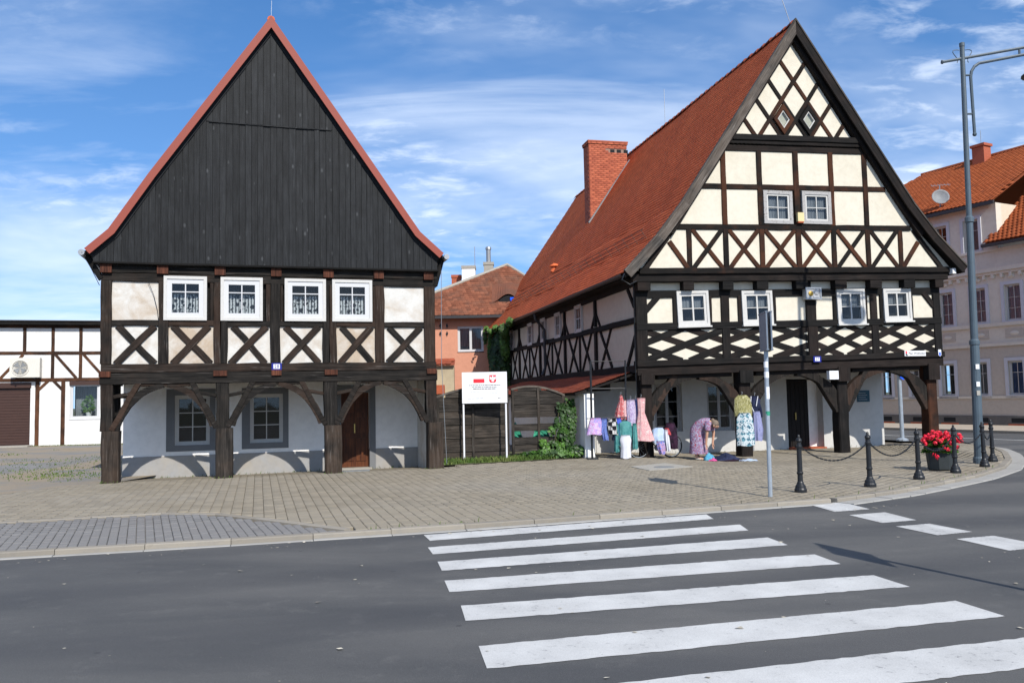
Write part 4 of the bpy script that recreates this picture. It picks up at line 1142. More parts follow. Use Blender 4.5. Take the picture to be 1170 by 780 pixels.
# gable backing, inner dark, walls
MB().prism([(u, sz(u, z)) for u, z in ((-0.1, 5.2), (9.8, 5.2), (8.9, 6.3), (4.97, 12.05), (1.0, 6.3))], 0.25, 0.30).build('inner_wall', 'dark_in', RH)
MB().box(0.1, 9.6, 0.5, 0.55, 2.4, 5.2).build('inner_wall', 'dark_in', RH)
# ---- roof deck and tiles
RB = -0.44
deck = MB()
for (a, za), (b, zb) in zip(RPs, RPs[1:]):
    deck.add([(a, RB, za - .03), (b, RB, zb - .03), (b, RD, zb - .03), (a, RD, za - .03), (a, RB, za - .13), (b, RB, zb - .13), (b, RD, zb - .13), (a, RD, za - .13)],
             [(0, 1, 2, 3), (7, 6, 5, 4), (0, 4, 5, 1), (2, 6, 7, 3), (0, 3, 7, 4), (1, 5, 6, 2)])
rroof = deck.build('roof', 'timber_rdark', RH)
for i, j, w, e in ((0, 1, 0.18, 0.155), (1, 2, 0.18, 0.155), (2, 3, 0.18, 0.155), (4, 3, 0.36, 0.31), (5, 4, 0.36, 0.31), (6, 5, 0.36, 0.31)):
    (a, za), (b, zb) = RPs[i], RPs[j]
    tile_field('tiles', rroof, (a, RD, za - .03), (0, -(RD - RB), 0), (b - a, 0, zb - za), 'tiles', w=w, e=e)
(pu, pz) = RPs[3]; n = 54
for k in range(n):
    y0 = RB + (RD - RB) * k / n; y1 = RB + (RD - RB) * (k + 1.12) / n; mb = MB()
    dz_ = 0.05 * (k % 2 == 0) * random.uniform(.3, 1)
    for y, r_, dd in ((y0, 0.125, 0.02 + random.uniform(0, .02)), (y1, 0.105, -0.01)):
        for j in range(7):
            t = math.pi * j / 6; mb.v.append((pu + math.cos(t) * r_, y, pz - 0.05 + math.sin(t) * r_ + dd))
    mb.f = [(j, j + 1, 8 + j, 7 + j) for j in range(6)] + [tuple(range(6, -1, -1))]
    mb.build('ridge_tile', 'tiles_dark', rroof)
# chimney of real bricks
CH = empty if False else None
u0, u1, d0, d1, zt = 2.70, 4.45, 12.0, 12.75, 12.78
chim = MB().box(u0 + .02, u1 - .02, d0 + .02, d1 - .02, 7.6, zt - 0.02).build('chimney', 'mortar', rroof)
V, F = [], []
def brick(x0, x1, y0_, y1_, z0, z1):
    k = len(V); V.extend([(x0, y0_, z0), (x1, y0_, z0), (x1, y1_, z0), (x0, y1_, z0), (x0, y0_, z1), (x1, y0_, z1), (x1, y1_, z1), (x0, y1_, z1)])
    F.extend([(k, k + 1, k + 5, k + 4), (k + 1, k + 2, k + 6, k + 5), (k + 2, k + 3, k + 7, k + 6), (k + 3, k, k + 4, k + 7), (k + 4, k + 5, k + 6, k + 7)])
z = 8.0; c = 0; BHt, g = 0.078, 0.010
while z < zt - 0.05:
    ex = 0.035 if z > zt - 0.20 else 0.0
    hole = zt - 0.55 < z < zt - 0.32
    for (x0, x1) in ((u0, u1),):
        x = x0 - ex - (0.13 if c % 2 else 0)
        while x < x1 + ex:
            a, b = max(x, x0 - ex), min(x + 0.25, x1 + ex)
            if b - a > 0.03:
                if not (hole and any(a < h + .22 and b > h for h in (u0 + 0.98, u0 + 1.28, u0 + 1.60))):
                    brick(a, b, d0 - ex, d0 + .06, z, z + BHt)
                brick(a, b, d1 - .06, d1 + ex, z, z + BHt)
            x += 0.26
        y = d0 + 0.065 - (0.13 if c % 2 == 0 else 0)
        while y < d1 - 0.06:
            a, b = max(y, d0 + .065), min(y + 0.25, d1 - .065)
            if b - a > 0.03:
                brick(u0 - ex, u0 + .06, a, b, z, z + BHt); brick(u1 - .06, u1 + ex, a, b, z, z + BHt)
            y += 0.26
    z += BHt + g; c += 1
o = np_mesh('brickwork', V, F, 'brick', chim); o['kind'] = 'stuff'
MB().box(u0 - .05, u1 + .05, d0 - .05, d1 + .05, zt - 0.03, zt + 0.03).build('cap', 'brick', chim)
for h in (u0 + 0.98, u0 + 1.28, u0 + 1.60):
    MB().box(h + .01, h + .20, d0 + .004, d0 + .019, zt - 0.54, zt - 0.33).build('flue_opening', 'dark_in', chim)
sl = (RPs[3][1] - RPs[2][1]) / (RPs[3][0] - RPs[2][0])
def rz(u):
    for (a, za), (b, zb) in zip(RPs[:3], RPs[1:4]):
        if u <= b: return za + (u - a) * (zb - za) / (b - a)
    return RPs[3][1]
beam(RH, 'flashing', (u0 - .1, d0 - .06, rz(u0 - .1) + .08), (u1 + .1, d0 - .06, rz(u1 + .1) + .05), 0.08, 0.10, 'lead', jit=0.003)
# ventilation tile, snow guard, gutter, downpipe
ax = Vector((1, 0, sl)).normalized()
MB().tube([(1.30, 13.2, rz(1.30) + .02), (1.42, 13.2, rz(1.42) + .22)], 0.13, 10).lathe([(0.24, 0), (0.22, .06), (0.05, .12)], 12, (1.40, 13.2, rz(1.40) + .14)).build('vent_tile', 'tiles', rroof)
sg = MB(); ug = 0.42
for d in np.arange(0.5, 18.6, 0.75): sg.tube([(ug + .10, d, rz(ug + .10) + .02), (ug - .10, d, rz(ug) + .42)], 0.008, 5)
for h in (0.16, 0.29, 0.41): sg.tube([(ug - .02 - h * .1, 0.4, rz(ug) + h), (ug - .02 - h * .1, 18.7, rz(ug) + h)], 0.009, 5)
sg.build('snow_guard', 'snowguard', rroof)
ue, ze = RPs[0]
g_ = MB()
for y in (RB, RD):
    for j in range(7):
        t = math.pi + math.pi * j / 6; g_.v.append((ue - .06 + math.cos(t) * .085, y, ze - .04 + math.sin(t) * .085))
g_.f = [(j, j + 1, 8 + j, 7 + j) for j in range(6)]
g_.build('gutter', 'gutter', RH)
MB().tube([(ue - .06, 9.3, ze - .1), (ue - .02, 9.3, ze - .35), (-0.22, 9.3, ze - .75), (-0.22, 9.3, 2.85), (-0.36, 9.25, 2.55)], 0.055, 8).build('downpipe', 'gutter', RH)
MB().tube([(ue - .03, RB - .02, ze - .03), (ue - .1, RB, ze - .20), (ue + .12, RB, ze - .33), (ue + .35, RB + .1, ze - .22)], 0.018, 6).build('cable', 'black_iron', RH)
MB().box(-0.52, -0.16, 0.0, RD, 4.93, 4.99).build('soffit', 'timber_rdark', RH)
# ---- long side wall (left, in shade)
SU = -0.10
def sb(name, d0, z0, d1, z1, w, x0=-0.04, x1=0.14, m='timber_rdark', **k):
    xm = SU + (x0 + x1) / 2
    return beam(RH, name, (xm, d0, z0), (xm, d1, z1), w, x1 - x0, m, nrm=(1, 0, 0), **k)
sb('beam', 0.0, 2.44, RD - .2, 2.44, 0.22); sb('beam', 0.0, 3.80, RD - .2, 3.90, 0.17); sb('beam', 0, 4.86, RD - .2, 4.86, 0.2)
sb('beam', 0.0, 2.20, RD - .2, 2.20, 0.16, 0.05, 0.2)
SP = [3.5, 6.95, 10.45, 14.0, 17.4, 20.9]
pv = 0.2
SW = [(4.85, 5.62), (7.4, 8.15), (9.5, 10.2), (11.6, 12.35), (15.0, 15.75)]
for d in SP:
    sb('post', d, 2.5, d, 3.78, 0.19); sb('post', d, 3.92, d, 4.8, 0.17)
    sb('brace', d - .03, 4.35, d - .42, 3.90, 0.09, -0.02); sb('brace', d + .03, 4.35, d + .42, 3.90, 0.09, -0.02)
    L = d - pv
    for k in (0, 1):
        c0 = pv + L * (0.28 + 0.44 * k); h = 0.52
        if pv < 1 and k == 0: continue
        sb('brace', c0 - h, 2.55, c0 + h, 3.78, 0.105, -0.02); sb('brace', c0 + h, 2.55, c0 - h, 3.78, 0.105, -0.012)
    if pv >= 1: sb('post', (pv + d) / 2, 2.55, (pv + d) / 2, 3.78, 0.13, -0.015)
    MB().box(SU + .03, SU + .12, pv - .1, d, 2.5, 3.85).build('plaster_panel', 'pl_side', RH)
    hl = [(a, b, 3.93, 4.78) for a, b in SW if pv < a < d]
    ds = sorted({pv - .1, d, *[x for h in hl for x in h[:2]]})
    for a, b in zip(ds, ds[1:]):
        if any(h[0] <= (a + b) / 2 <= h[1] for h in hl): continue
        MB().box(SU + .03, SU + .12, a, b, 3.85, 4.85).build('plaster_panel', 'pl_side', RH)
    pv = d
sb('brace', 0.1, 3.35, 0.75, 2.55, 0.13, -0.02); sb('brace', 0.12, 4.2, 0.6, 4.75, 0.13, -0.02)
for a, b in SW:
    wdw = window(RH, a, b, 3.88, 4.82, SU, cas=0.07, sash=0.06, cols=2, rows=(0.5,), fm='white_old', sm='white_old', depth=0.12, curtain='curtain', sill=False, back=0.3)
    wdw.location = (SU - 0.05, (a + b) / 2, 4.35); wdw.rotation_euler = (0, 0, R(-90))
MB().box(SU + .25, SU + .3, 0.4, RD - .4, 2.3, 4.9).build('inner_wall', 'dark_in', RH)
MB().box(-0.1, 9.8, RD - .35, RD - .2, -0.1, 5.2).build('rear_wall', 'pl_side', RH)
MB().prism([(u, sz(u, z)) for u, z in ((-0.1, 5.0), (9.8, 5.0), (8.9, 6.3), (4.97, 12.2), (1.0, 6.3))], RD - .34, RD - .22).build('rear_gable', 'pl_side', RH)
MB().box(9.62, 9.78, 0.2, RD - .3, 2.3, 5.2).build('side_wall', 'pl_cream', RH)
MB().box(-0.06, 0.12, 2.66, RD - .4, -0.25, 2.3).build('side_wall', 'pl_side', RH)
# ---- arcade
AD = 2.25
for i, (a, b) in enumerate(((0.02, 0.34), (3.02, 3.38), (6.20, 6.54), (9.28, 9.62))):
    x = (a + b) / 2
    beam(RH, 'post', (x, 0.24, -0.16), (x, 0.24, 2.30 + 0.02 * x), b - a, 0.38, 'timber_rdark' if i < 3 else 'timber_r', jit=0.012, cham=0.03, seg=0.25)
    beam(RH, 'corbel', (x, 0.06, 2.0), (x, 0.06, 2.30 + 0.02 * x), b - a + .06, 0.26, 'timber_rdark')
PR = [(0.02, 0.34), (3.02, 3.38), (6.20, 6.54), (9.28, 9.62)]
for i in range(3):
    l, r = PR[i][1], PR[i + 1][0]; half = (r - l) / 2
    for s, e in ((1, l), (-1, r)):
        pts = [(e + s * (half * (1 - math.cos(t)) - 0.05 - 0.03 * math.sin(t)), 0.98 + 1.16 * math.sin(t)) for t in [R(0 + 88 * k / 10) for k in range(11)]]
        ws = [0.20, 0.22, 0.24, 0.26, 0.26, 0.25, 0.22, 0.18, 0.15, 0.12, 0.10]
        curve_brace(RH, 'arch_brace', pts, ws, 0.10, 0.30, 'timber_r_up', sz)
        beam(RH, 'strut', (e - s * 0.02, 0.20, 1.15), (e + s * 0.75, 0.20, 2.26 + .02 * e), 0.17, 0.2, 'timber_r_up')
    beam(RH, 'beam', (l + .2, 0.2, sz(l, 2.20)), (r - .2, 0.2, sz(r, 2.20)), 0.13, 0.2, 'timber_rdark')
MB().box(-0.1, 9.75, 0.3, AD + .1, 2.40, 2.46).build('arcade_ceiling', 'timber_rdark', RH)
RW = [(1.32, 2.23, 0.57, 2.05), (3.07, 3.99, 0.55, 2.03)]
RDO = (5.84, 6.78, -0.12, 2.13)
RWE = 9.34
holes = RW + [(RDO[0], RDO[1] + .34, RDO[2], RDO[3])]
holed_wall(MB(), -0.10, RWE, -0.25, 2.44, AD, AD + 0.45, holes).box(-1.35, -0.10, AD, AD + 0.45, -0.25, 1.86).build('rendered_wall', 'pl_arcade_shaded', RH)
MB().box(RWE - .4, RWE, AD + .452, RD - .4, -0.25, 2.6).build('side_wall', 'pl_white', RH)
for a, b, c, d in RW:
    wd = window(RH, a, b, c, d, AD + 0.10, cas=0.06, sash=0.05, cols=2, rows=(0.28, 0.64), fm='grey_old', sm='grey_old', depth=0.08, sill=True, gapmid=0.07, back=0.4)
dr = MB().box(RDO[0], RDO[1], AD + 0.34, AD + 0.40, -0.12, 2.1).build('door', 'door_dark', RH)
for k in range(6):
    x = RDO[0] + 0.02 + k * 0.157; MB().box(x, x + 0.145, AD + 0.318, AD + 0.339, -0.1, 2.08).build('plank', 'door_dark', dr)
MB().box(6.29, 6.32, AD + 0.27, AD + 0.317, 0.82, 1.05).build('handle', 'brass', dr)
MB().box(RDO[1], RDO[1] + .34, AD + 0.33, AD + 0.42, -0.12, 2.1).build('reveal_panel', 'pl_white', RH)
MB().box(RDO[0] - .02, RDO[1] + .36, AD - 0.10, AD + 0.34, -0.2, -0.06).build('door_step', 'terracotta', RH)
MB().prism([(5.10, -.2), (5.13, -.2), (5.13, 2.3), (5.10, 2.3)], AD - .02, AD + .01).build('rain_pipe', 'pl_white', RH)
# ---- small things fixed to the front
pq = MB().box(5.10, 5.62, -0.20, -0.05, 4.40, 4.75).build('relief_plaque', 'silver', RH)
frame_boxes(MB(), 5.10, 5.62, 4.40, 4.75, -0.225, -0.201, 0.045).build('frame', 'zinc', pq)
MB().ball((5.28, -0.205, 4.57), 0.085, 10, 6, (1, .3, .9)).build('gilded_relief', 'gold', pq)
MB().ball((5.47, -0.205, 4.60), 0.08, 10, 6, (1, .3, 1)).box(5.36, 5.54, -.215, -.2, 4.46, 4.50).build('carved_relief', 'silver', pq)
al = MB().box(4.86, 5.06, GY - .10, GY - 0.01, 6.66, 6.92).build('alarm_box', 'yellow', RH)
MB().box(4.87, 5.05, GY - .095, GY - 0.012, 6.62, 6.66).build('alarm_lamp', 'terracotta', al)
MB().box(10.0, 10.12, -0.40, -0.25, 5.20, 5.36).build('camera_housing', 'white', RH)
nb = MB().box(5.33, 5.58, -0.115, -0.098, 2.57, 2.74).build('number_plate', 'blue_en', RH)
MB().box(5.38, 5.53, -0.118, -0.1155, 2.60, 2.71).build('number_field', 'white', nb)
text_mesh('lettering', '27', 0.115, 'blue_en', nb, (5.455, -0.120, 2.652), (R(90), 0, 0), 0.001)
MB().box(5.80, 6.10, -0.16, -0.02, 2.06, 2.31).build('light_box', 'white', RH)
ss = MB().box(8.40, 9.13, -0.118, -0.098, 2.72, 2.88).build('street_name_sign', 'white', RH)
text_mesh('lettering', 'Plac Wolności', 0.098, 'black_print', ss, (8.82, -0.121, 2.80), (R(90), 0, 0), 0.001)
lg = MB(); lg.prism([(8.43, 2.80), (8.50, 2.80), (8.47, 2.85), (8.50, 2.87), (8.43, 2.87)], -0.122, -0.119); lg.build('logo', 'red_print', ss)
MB().prism([(8.43, 2.735), (8.51, 2.735), (8.51, 2.76), (8.47, 2.76), (8.47, 2.795), (8.43, 2.795)], -0.122, -0.119).build('logo', 'black_print', ss)
bs = MB().prism([(9.58, 2.74), (9.63, 2.70), (9.68, 2.74), (9.68, 2.91), (9.58, 2.91)], -0.115, -0.098).build('heritage_shield', 'white', RH)
MB().prism([(9.60, 2.74), (9.63, 2.715), (9.66, 2.74), (9.66, 2.83), (9.60, 2.83)], -0.119, -0.116).build('shield_field', 'blue_sign', bs)
tp = MB().box(8.38, 8.84, AD - .025, AD - .002, 1.35, 1.72).build('wall_plaque', 'teal_plaque', RH)
for k in range(4): MB().box(8.42, 8.74 - .05 * (k % 2), AD - .029, AD - .026, 1.42 + k * .07, 1.432 + k * .07).build('text_line', 'pale_print', tp)
MB().tube([(-0.15, -0.02, 4.9), (-0.16, -0.03, 2.2), (-.1, .0, .1)], 0.01, 5).build('cable', 'black_iron', RH)
MB().tube([(4.97, -.3, 12.5), (4.6, -.3, 13.6)], 0.010, 5).build('lightning_rod', 'zinc', rroof)
MB().tube([(4.97, 9.0, 12.6), (4.97, 9.0, 14.1)], 0.010, 5).build('lightning_rod', 'zinc', rroof)
# lean-to along the shaded side
LT = empty('lean_to_shed', rh_world(-1.42, 0.35), RHA)
tag(LT, 'low white lean-to wall with red tiled pent roof beside the shaded house side', 'shed')
MB().box(-0.14, 0.14, 0.0, 13.0, -0.1, 1.78).build('wall', 'pl_white', LT)
rf = MB().hexa([(-0.42, -0.1, 1.74), (1.27, -0.1, 2.26), (1.27, -0.1, 2.32), (-0.42, -0.1, 1.80)], [(-0.42, 13, 1.74), (1.27, 13, 2.26), (1.27, 13, 2.32), (-0.42, 13, 1.80)]).build('roof', 'timber_rdark', LT)
tile_field('tiles', rf, (-0.46, 13.0, 1.80), (0, -13.12, 0), (1.75, 0, 0.53), 'tiles_dark', w=0.2, e=0.17)
# ------------------------------------------------------------------ white annex at the far left
AN = empty('half_timbered_annex', (-20.95, 37.95, 0), LHA)
tag(AN, 'low white annex with thin brown timbers behind the black gabled house', 'annex')
def ab(name, u0, z0, u1, z1, w, y0=-0.03, y1=0.06): 
    return beam(AN, name, (u0, (y0 + y1) / 2, z0), (u1, (y0 + y1) / 2, z1), w, y1 - y0, 'annex_wood', jit=0.004)
holed_wall(MB(), -9, 9, -0.1, 5.42, 0.0, 0.3, [(0.68, 1.92, 1.15, 2.75), (-4.6, -0.93, -0.1, 2.72)]).build('rendered_wall', 'pl_annex', AN)
MB().box(-9.2, 9.2, -0.35, 8, 5.45, 5.60).build('eaves_board', 'timber_rdark', AN)
MB().hexa([(-9.2, -0.4, 5.60), (9.2, -0.4, 5.60), (9.2, 8, 6.2), (-9.2, 8, 6.2)], [(-9.2, -0.4, 5.64), (9.2, -0.4, 5.64), (9.2, 8, 6.24), (-9.2, 8, 6.24)]).build('roof', 'gutter', AN)
ab('beam', -9, 5.38, 9, 5.38, 0.14); ab('beam', -9, 4.17, 9, 4.17, 0.15); ab('beam', -9, 2.95, 9, 2.95, 0.16)
for u in (-4.7, -3.55, -2.35, -1.2, -0.05, 1.1, 2.25, 3.4): ab('post', u, 4.24, u, 5.31, 0.14)
for u in (-2.35, -0.05, 1.1, 2.25): ab('post', u, 3.03, u, 4.10, 0.14)
ab('brace', 0.06, 4.10, 0.92, 3.03, 0.12); ab('brace', 1.22, 4.10, 2.1, 3.03, 0.12); ab('brace', -1.25, 4.10, -2.15, 3.03, 0.12)
for u in (-0.65, 0.40): ab('post', u, -0.05, u, 2.87, 0.17)
ab('brace', -0.60, 2.50, -0.22, 2.90, 0.12); ab('brace', 0.36, 2.50, 0.0, 2.90, 0.12)
wn_ = window(AN, 0.68, 1.92, 1.15, 2.75, 0.04, cas=0.05, sash=0.07, cols=1, rows=(), fm='white_pvc', depth=0.1, curtain='curtain', sill=True, back=0.9, cdepth=0.55)
MB().box(0.66, 1.94, -0.06, 0.03, 2.70, 2.86).build('shutter_box', 'shutter', wn_).location = (-1.30, -0.04, -1.95)
sh = MB().box(-4.6, -0.93, 0.12, 0.16, -0.1, 2.72).build('roller_shutter', 'shutter', AN)
for k in range(22):
    z = -0.05 + k * 0.125; MB().box(-4.58, -0.95, 0.095, 0.119, z, z + 0.112).build('slat', 'shutter', sh)
MB().box(-4.65, -0.90, -0.03, 0.13, 2.60, 2.84).build('shutter_box', 'shutter', AN)
MB().box(-5, -0.8, -0.9, 0.0, -0.06, 0.03).build('threshold', 'concrete', AN)
ac = empty('air_conditioner', (0, 0, 0)); 
p = Vector((-20.95, 37.95, 0)) + Matrix.Rotation(LHA, 3, 'Z') @ Vector((-1.08, -0.24, 3.02)); ac.location = p; ac.rotation_euler = (0, 0, LHA)
tag(ac, 'beige air conditioner unit on the upper wall of the white annex', 'air conditioner')
MB().box(-0.60, 0.60, -0.18, 0.18, 0.04, 0.92).build('casing', 'ac_white', ac)
MB().lathe([(0.36, 0), (0.36, 0.02), (0.32, 0.02), (0.32, 0.0)], 20).build('fan_ring', 'ac_white', ac, (-0.18, -0.19, 0.47), (R(90), 0, 0))
MB().lathe([(0.31, 0), (0.31, 0.006)], 20).build('fan_guard', 'fan_grey', ac, (-0.18, -0.181, 0.47), (R(90), 0, 0))
fb = MB()
for k in range(4):
    t = R(90 * k + 20); fb.add([(0, 0, 0), (.28 * math.cos(t), .28 * math.sin(t), 0.01), (.28 * math.cos(t + .9), .28 * math.sin(t + .9), 0.03)], [(0, 1, 2)])
fb.build('fan_blade', 'lead', ac, (-0.18, -0.19, 0.47), (R(90), 0, 0))
for x in (-0.4, 0.4): MB().box(x - .03, x + .03, -0.2, 0.22, -0.02, 0.038).build('bracket', 'black_iron', ac)
# pot plant on the annex sill
pp = empty('potted_plant'); p = Vector((-20.95, 37.95, 0)) + Matrix.Rotation(LHA, 3, 'Z') @ Vector((1.42, 0.30, 1.22)); pp.location = p
tag(pp, 'leafy green plant in a white pot behind the annex window', 'plant')
MB().lathe([(0.09, 0), (0.13, 0.22), (0.12, 0.22), (0.10, 0.18)], 12).build('pot', 'white', pp)
V, F = [], []
for k in range(90):
    t, h = random.uniform(0, 6.28), random.uniform(0.2, 1.0); r = 0.28 * math.sin(math.pi * min(1, h)) * random.uniform(.3, 1)
    x, y = r * math.cos(t), r * math.sin(t) * .5; k0 = len(V); s = 0.10
    V += [(x, y, h), (x + s * math.cos(t), y, h + s * .4), (x + s * 1.6 * math.cos(t + .4), y - .03, h - .02), (x + s * .6, y - .02, h - s * .6)]; F.append((k0, k0 + 1, k0 + 2, k0 + 3))
np_mesh('foliage', V, F, 'leaf', pp)

# ------------------------------------------------------------------ salmon house behind the fence
PH = empty('rendered_house', (-2.0, 42, 0), R(0))
tag(PH, 'salmon pink house with old brown tiled roof behind the wooden fence', 'house')
holed_wall(MB(), -4.5, 5.0, -0.2, 5.95, 0, 0.4, [(-0.75, 0.56, 4.08, 5.38)]).build('rendered_wall', 'pl_pink', PH)
window(PH, -0.75, 0.56, 4.08, 5.38, 0.06, cas=0.06, sash=0.06, cols=2, rows=(), fm='white_pvc', depth=0.1, curtain='curtain', gapmid=0.10, sill=True, back=0.6)
# hipped roof: ridge peak right of centre
rf = MB().add([(-5.0, -0.4, 5.85), (5.6, -0.4, 5.85), (5.6, 9, 5.85), (-5.0, 9, 5.85), (1.82, 3.6, 9.0), (1.9, 5.0, 9.0)],
              [(0, 1, 4), (1, 2, 5, 4), (2, 3, 5), (3, 0, 4, 5), (3, 2, 1, 0)]).build('roof', 'tiles_old', PH)
def slope_tiles(par, a, b, apex, m, w=0.22, e=0.20):
    """triangular slope a-b-apex covered in tiles"""
    a, b, ap = [np.array(q, float) for q in (a, b, apex)]; A = b - a; La = np.linalg.norm(A); ah = A / La
    t = (ap - a) @ ah; foot = a + ah * t; B = ap - foot
    return tile_field('tiles', par, a, A, B, m, w=w, e=e, t=0.022, left=(0, t / La), right=(1, t / La), jit=0.012)
slope_tiles(rf, (-5.0, -0.4, 5.87), (5.6, -0.4, 5.87), (1.82, 3.6, 9.02), 'tiles_old')
slope_tiles(rf, (-5.0, 9, 5.87), (-5.0, -0.4, 5.87), (1.85, 4.2, 9.02), 'tiles_old')
MB().tube([(-5.0, -0.4, 5.92), (1.82, 3.6, 9.05)], 0.10, 7).build('hip_cap', 'concrete', rf); MB().tube([(5.6, -0.4, 5.92), (1.82, 3.6, 9.05)], 0.10, 7).build('hip_cap', 'concrete', rf)
MB().box(-5.0, 5.6, -0.55, -0.40, 5.74, 5.88).build('gutter', 'gutter', PH)
# eyebrow dormer
eb = MB(); n = 14
for i in range(n + 1):
    t = i / n; x = 1.0 + 1.7 * t; h = 0.42 * math.sin(math.pi * t) ** 2
    eb.v += [(x, 0.45, 6.62 + h), (x, 1.9, 7.75 + h * 0.2), (x, 0.52, 6.55)]
eb.f = [(3 * i, 3 * i + 3, 3 * i + 4, 3 * i + 1) for i in range(n)]
ebo = eb.build('eyebrow_dormer', 'tiles_old', rf)
MB().add([(1.25 + 1.2 * i / 10, 0.50, 6.60 + (0.36 * math.sin(math.pi * i / 10))) for i in range(11)], [tuple(range(11))]).build('dormer_opening', 'dark_in', ebo)
MB().box(1.95, 2.15, 0.44, 0.46, 6.68, 6.86).build('pane', 'blue_sign', ebo)
for u in (-1.62, -1.28):
    for z in (5.42, 5.02): MB().prism([(u - .06, z), (u, z - .13), (u + .06, z), (u, z + .13)], -0.04, -0.001).build('wall_anchor', 'black_iron', PH)
# neighbouring roof and chimneys further back
NR = empty('tiled_house', (-6.0, 50, 0)); tag(NR, 'low roof with patched brown tiles left of the salmon house', 'house')
MB().box(-6, 5, 0.2, 7, 0, 7.0).build('wall', 'pl_old2', NR)
r2 = MB().add([(-7, 0, 6.4), (6, 0, 6.4), (6, 4.5, 8.62), (-7, 4.5, 8.62), (-7, 8, 6.6), (6, 8, 6.6)], [(0, 1, 2, 3), (3, 2, 5, 4)]).build('roof', 'tiles_old', NR)
tile_field('tiles', r2, (-7, 0, 6.42), (13, 0, 0), (0, 4.5, 2.22), 'tiles_old', w=0.24, e=0.24)
for nm, x0, x1, y, z0, z1, m, lab in (('brick_chimney', -3.35, -2.82, 47, 6.5, 8.70, 'brick', 'short red brick chimney left of the white chimney on the brown roof'),
                                 ('rendered_chimney', -2.72, -1.98, 46.4, 6.5, 9.10, 'pl_white', 'whitewashed stub chimney with grey top beside the red one'),
                                 ('concrete_chimney', -1.50, -0.96, 46.4, 6.5, 9.30, 'concrete', 'pale grey concrete chimney carrying a steel flue pipe')):
    c_ = empty(nm, ((x0 + x1) / 2, y, z0)); tag(c_, lab, 'chimney'); h = (x1 - x0) / 2
    MB().box(-h, h, -h, h, 0, z1 - z0).build('stack', m, c_)
    MB().box(-h - .03, h + .03, -h - .03, h + .03, z1 - z0 - .14, z1 - z0 + .02).build('cap', 'concrete' if nm != 'brick_chimney' else m, c_)
    if nm == 'concrete_chimney': MB().lathe([(.13, 0), (.13, .75), (.17, .77), (.15, .9), (.02, .95)], 12, (0, 0, z1 - z0)).build('flue_pipe', 'zinc', c_)
    if nm == 'rendered_chimney': MB().tube([(h - .02, 0, z1 - z0), (h - .02, 0, z1 - z0 + 1.15)], .02, 5).build('aerial', 'zinc', c_)
    if nm == 'brick_chimney': MB().box(1.30, 1.75, -h, h, 0, z1 - z0 - .05).build('stack', m, c_)
# old yellow garden wall with tile coping
GW = empty('garden_wall', (-2.0, 30, 0)); tag(GW, 'old yellow plastered garden wall with red tile coping', 'wall')
MB().box(-6.0, -0.12, 0, 0.4, -0.2, 2.92).build('wall', 'pl_old2', GW)
cp = MB().hexa([(-6.0, -0.15, 2.92), (-0.08, -0.15, 2.92), (-0.08, 0.2, 3.12), (-6.0, 0.2, 3.12)], [(-6.0, -.15, 2.94), (-0.08, -.15, 2.94), (-0.08, .2, 3.14), (-6, .2, 3.14)]).build('coping', 'tiles_dark', GW)
tile_field('tiles', cp, (-6, -.18, 2.94), (5.95, 0, 0), (0, .40, .22), 'tiles_dark', w=.2, e=.2)
MB().box(-0.9, -0.45, -0.2, -0.02, 1.9, 2.22).build('door_panel', 'terracotta', GW)

# ------------------------------------------------------------------ beige townhouse across the side street
TH = empty('townhouse', (21.07, 40.0, 0), R(-63))
tag(TH, 'beige townhouse with orange tiled roof across the side street', 'house')
GWN = [(-0.51, 0.19), (1.18, 1.83), (2.80, 3.48), (4.5, 5.2), (6.2, 6.9), (-2.2, -1.5), (-4.03, -3.33), (-5.8, -5.1)]
FWN = [(-0.41, 0.30), (1.26, 1.94), (2.82, 3.56), (4.5, 5.2), (6.2, 6.9), (-2.2, -1.5), (-4.0, -3.3)]
AWN = [(-0.50, 0.18), (1.03, 1.78)]
gh_ = [(a, b, 1.40, 2.92) for a, b in GWN]; fh_ = [(a, b, 4.74, 6.36) for a, b in FWN]; ah_ = [(a, b, 8.12, 9.62) for a, b in AWN]
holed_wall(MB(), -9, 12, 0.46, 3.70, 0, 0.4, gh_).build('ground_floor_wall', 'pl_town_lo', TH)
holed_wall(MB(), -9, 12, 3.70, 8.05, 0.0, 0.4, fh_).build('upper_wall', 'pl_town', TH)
holed_wall(MB(), -9, 2.66, 8.05, 10.2, 0.0, 0.4, ah_).build('attic_wall', 'pl_town', TH)
MB().box(2.36, 2.658, 0.402, 4, 8.05, 10.2).build('attic_side_wall', 'pl_attic', TH)
MB().box(-9, 12, -0.06, 0.3, -0.1, 0.46).build('plinth', 'stone_dk', TH)
for z0, z1, y in ((1.24, 1.36, -0.05), (3.62, 3.76, -0.09), (4.52, 4.68, -0.10), (6.90, 7.02, -0.12), (7.02, 7.20, -0.2), (7.98, 8.08, -0.08)):
    MB().box(-9, 12, y, 0.0, z0, z1).build('cornice', 'pl_town', TH)
for a in np.arange(-8.6, 12, 0.42): MB().box(a, a + .12, -0.14, 0, 6.72, 6.9).build('corbel', 'pl_town', TH)
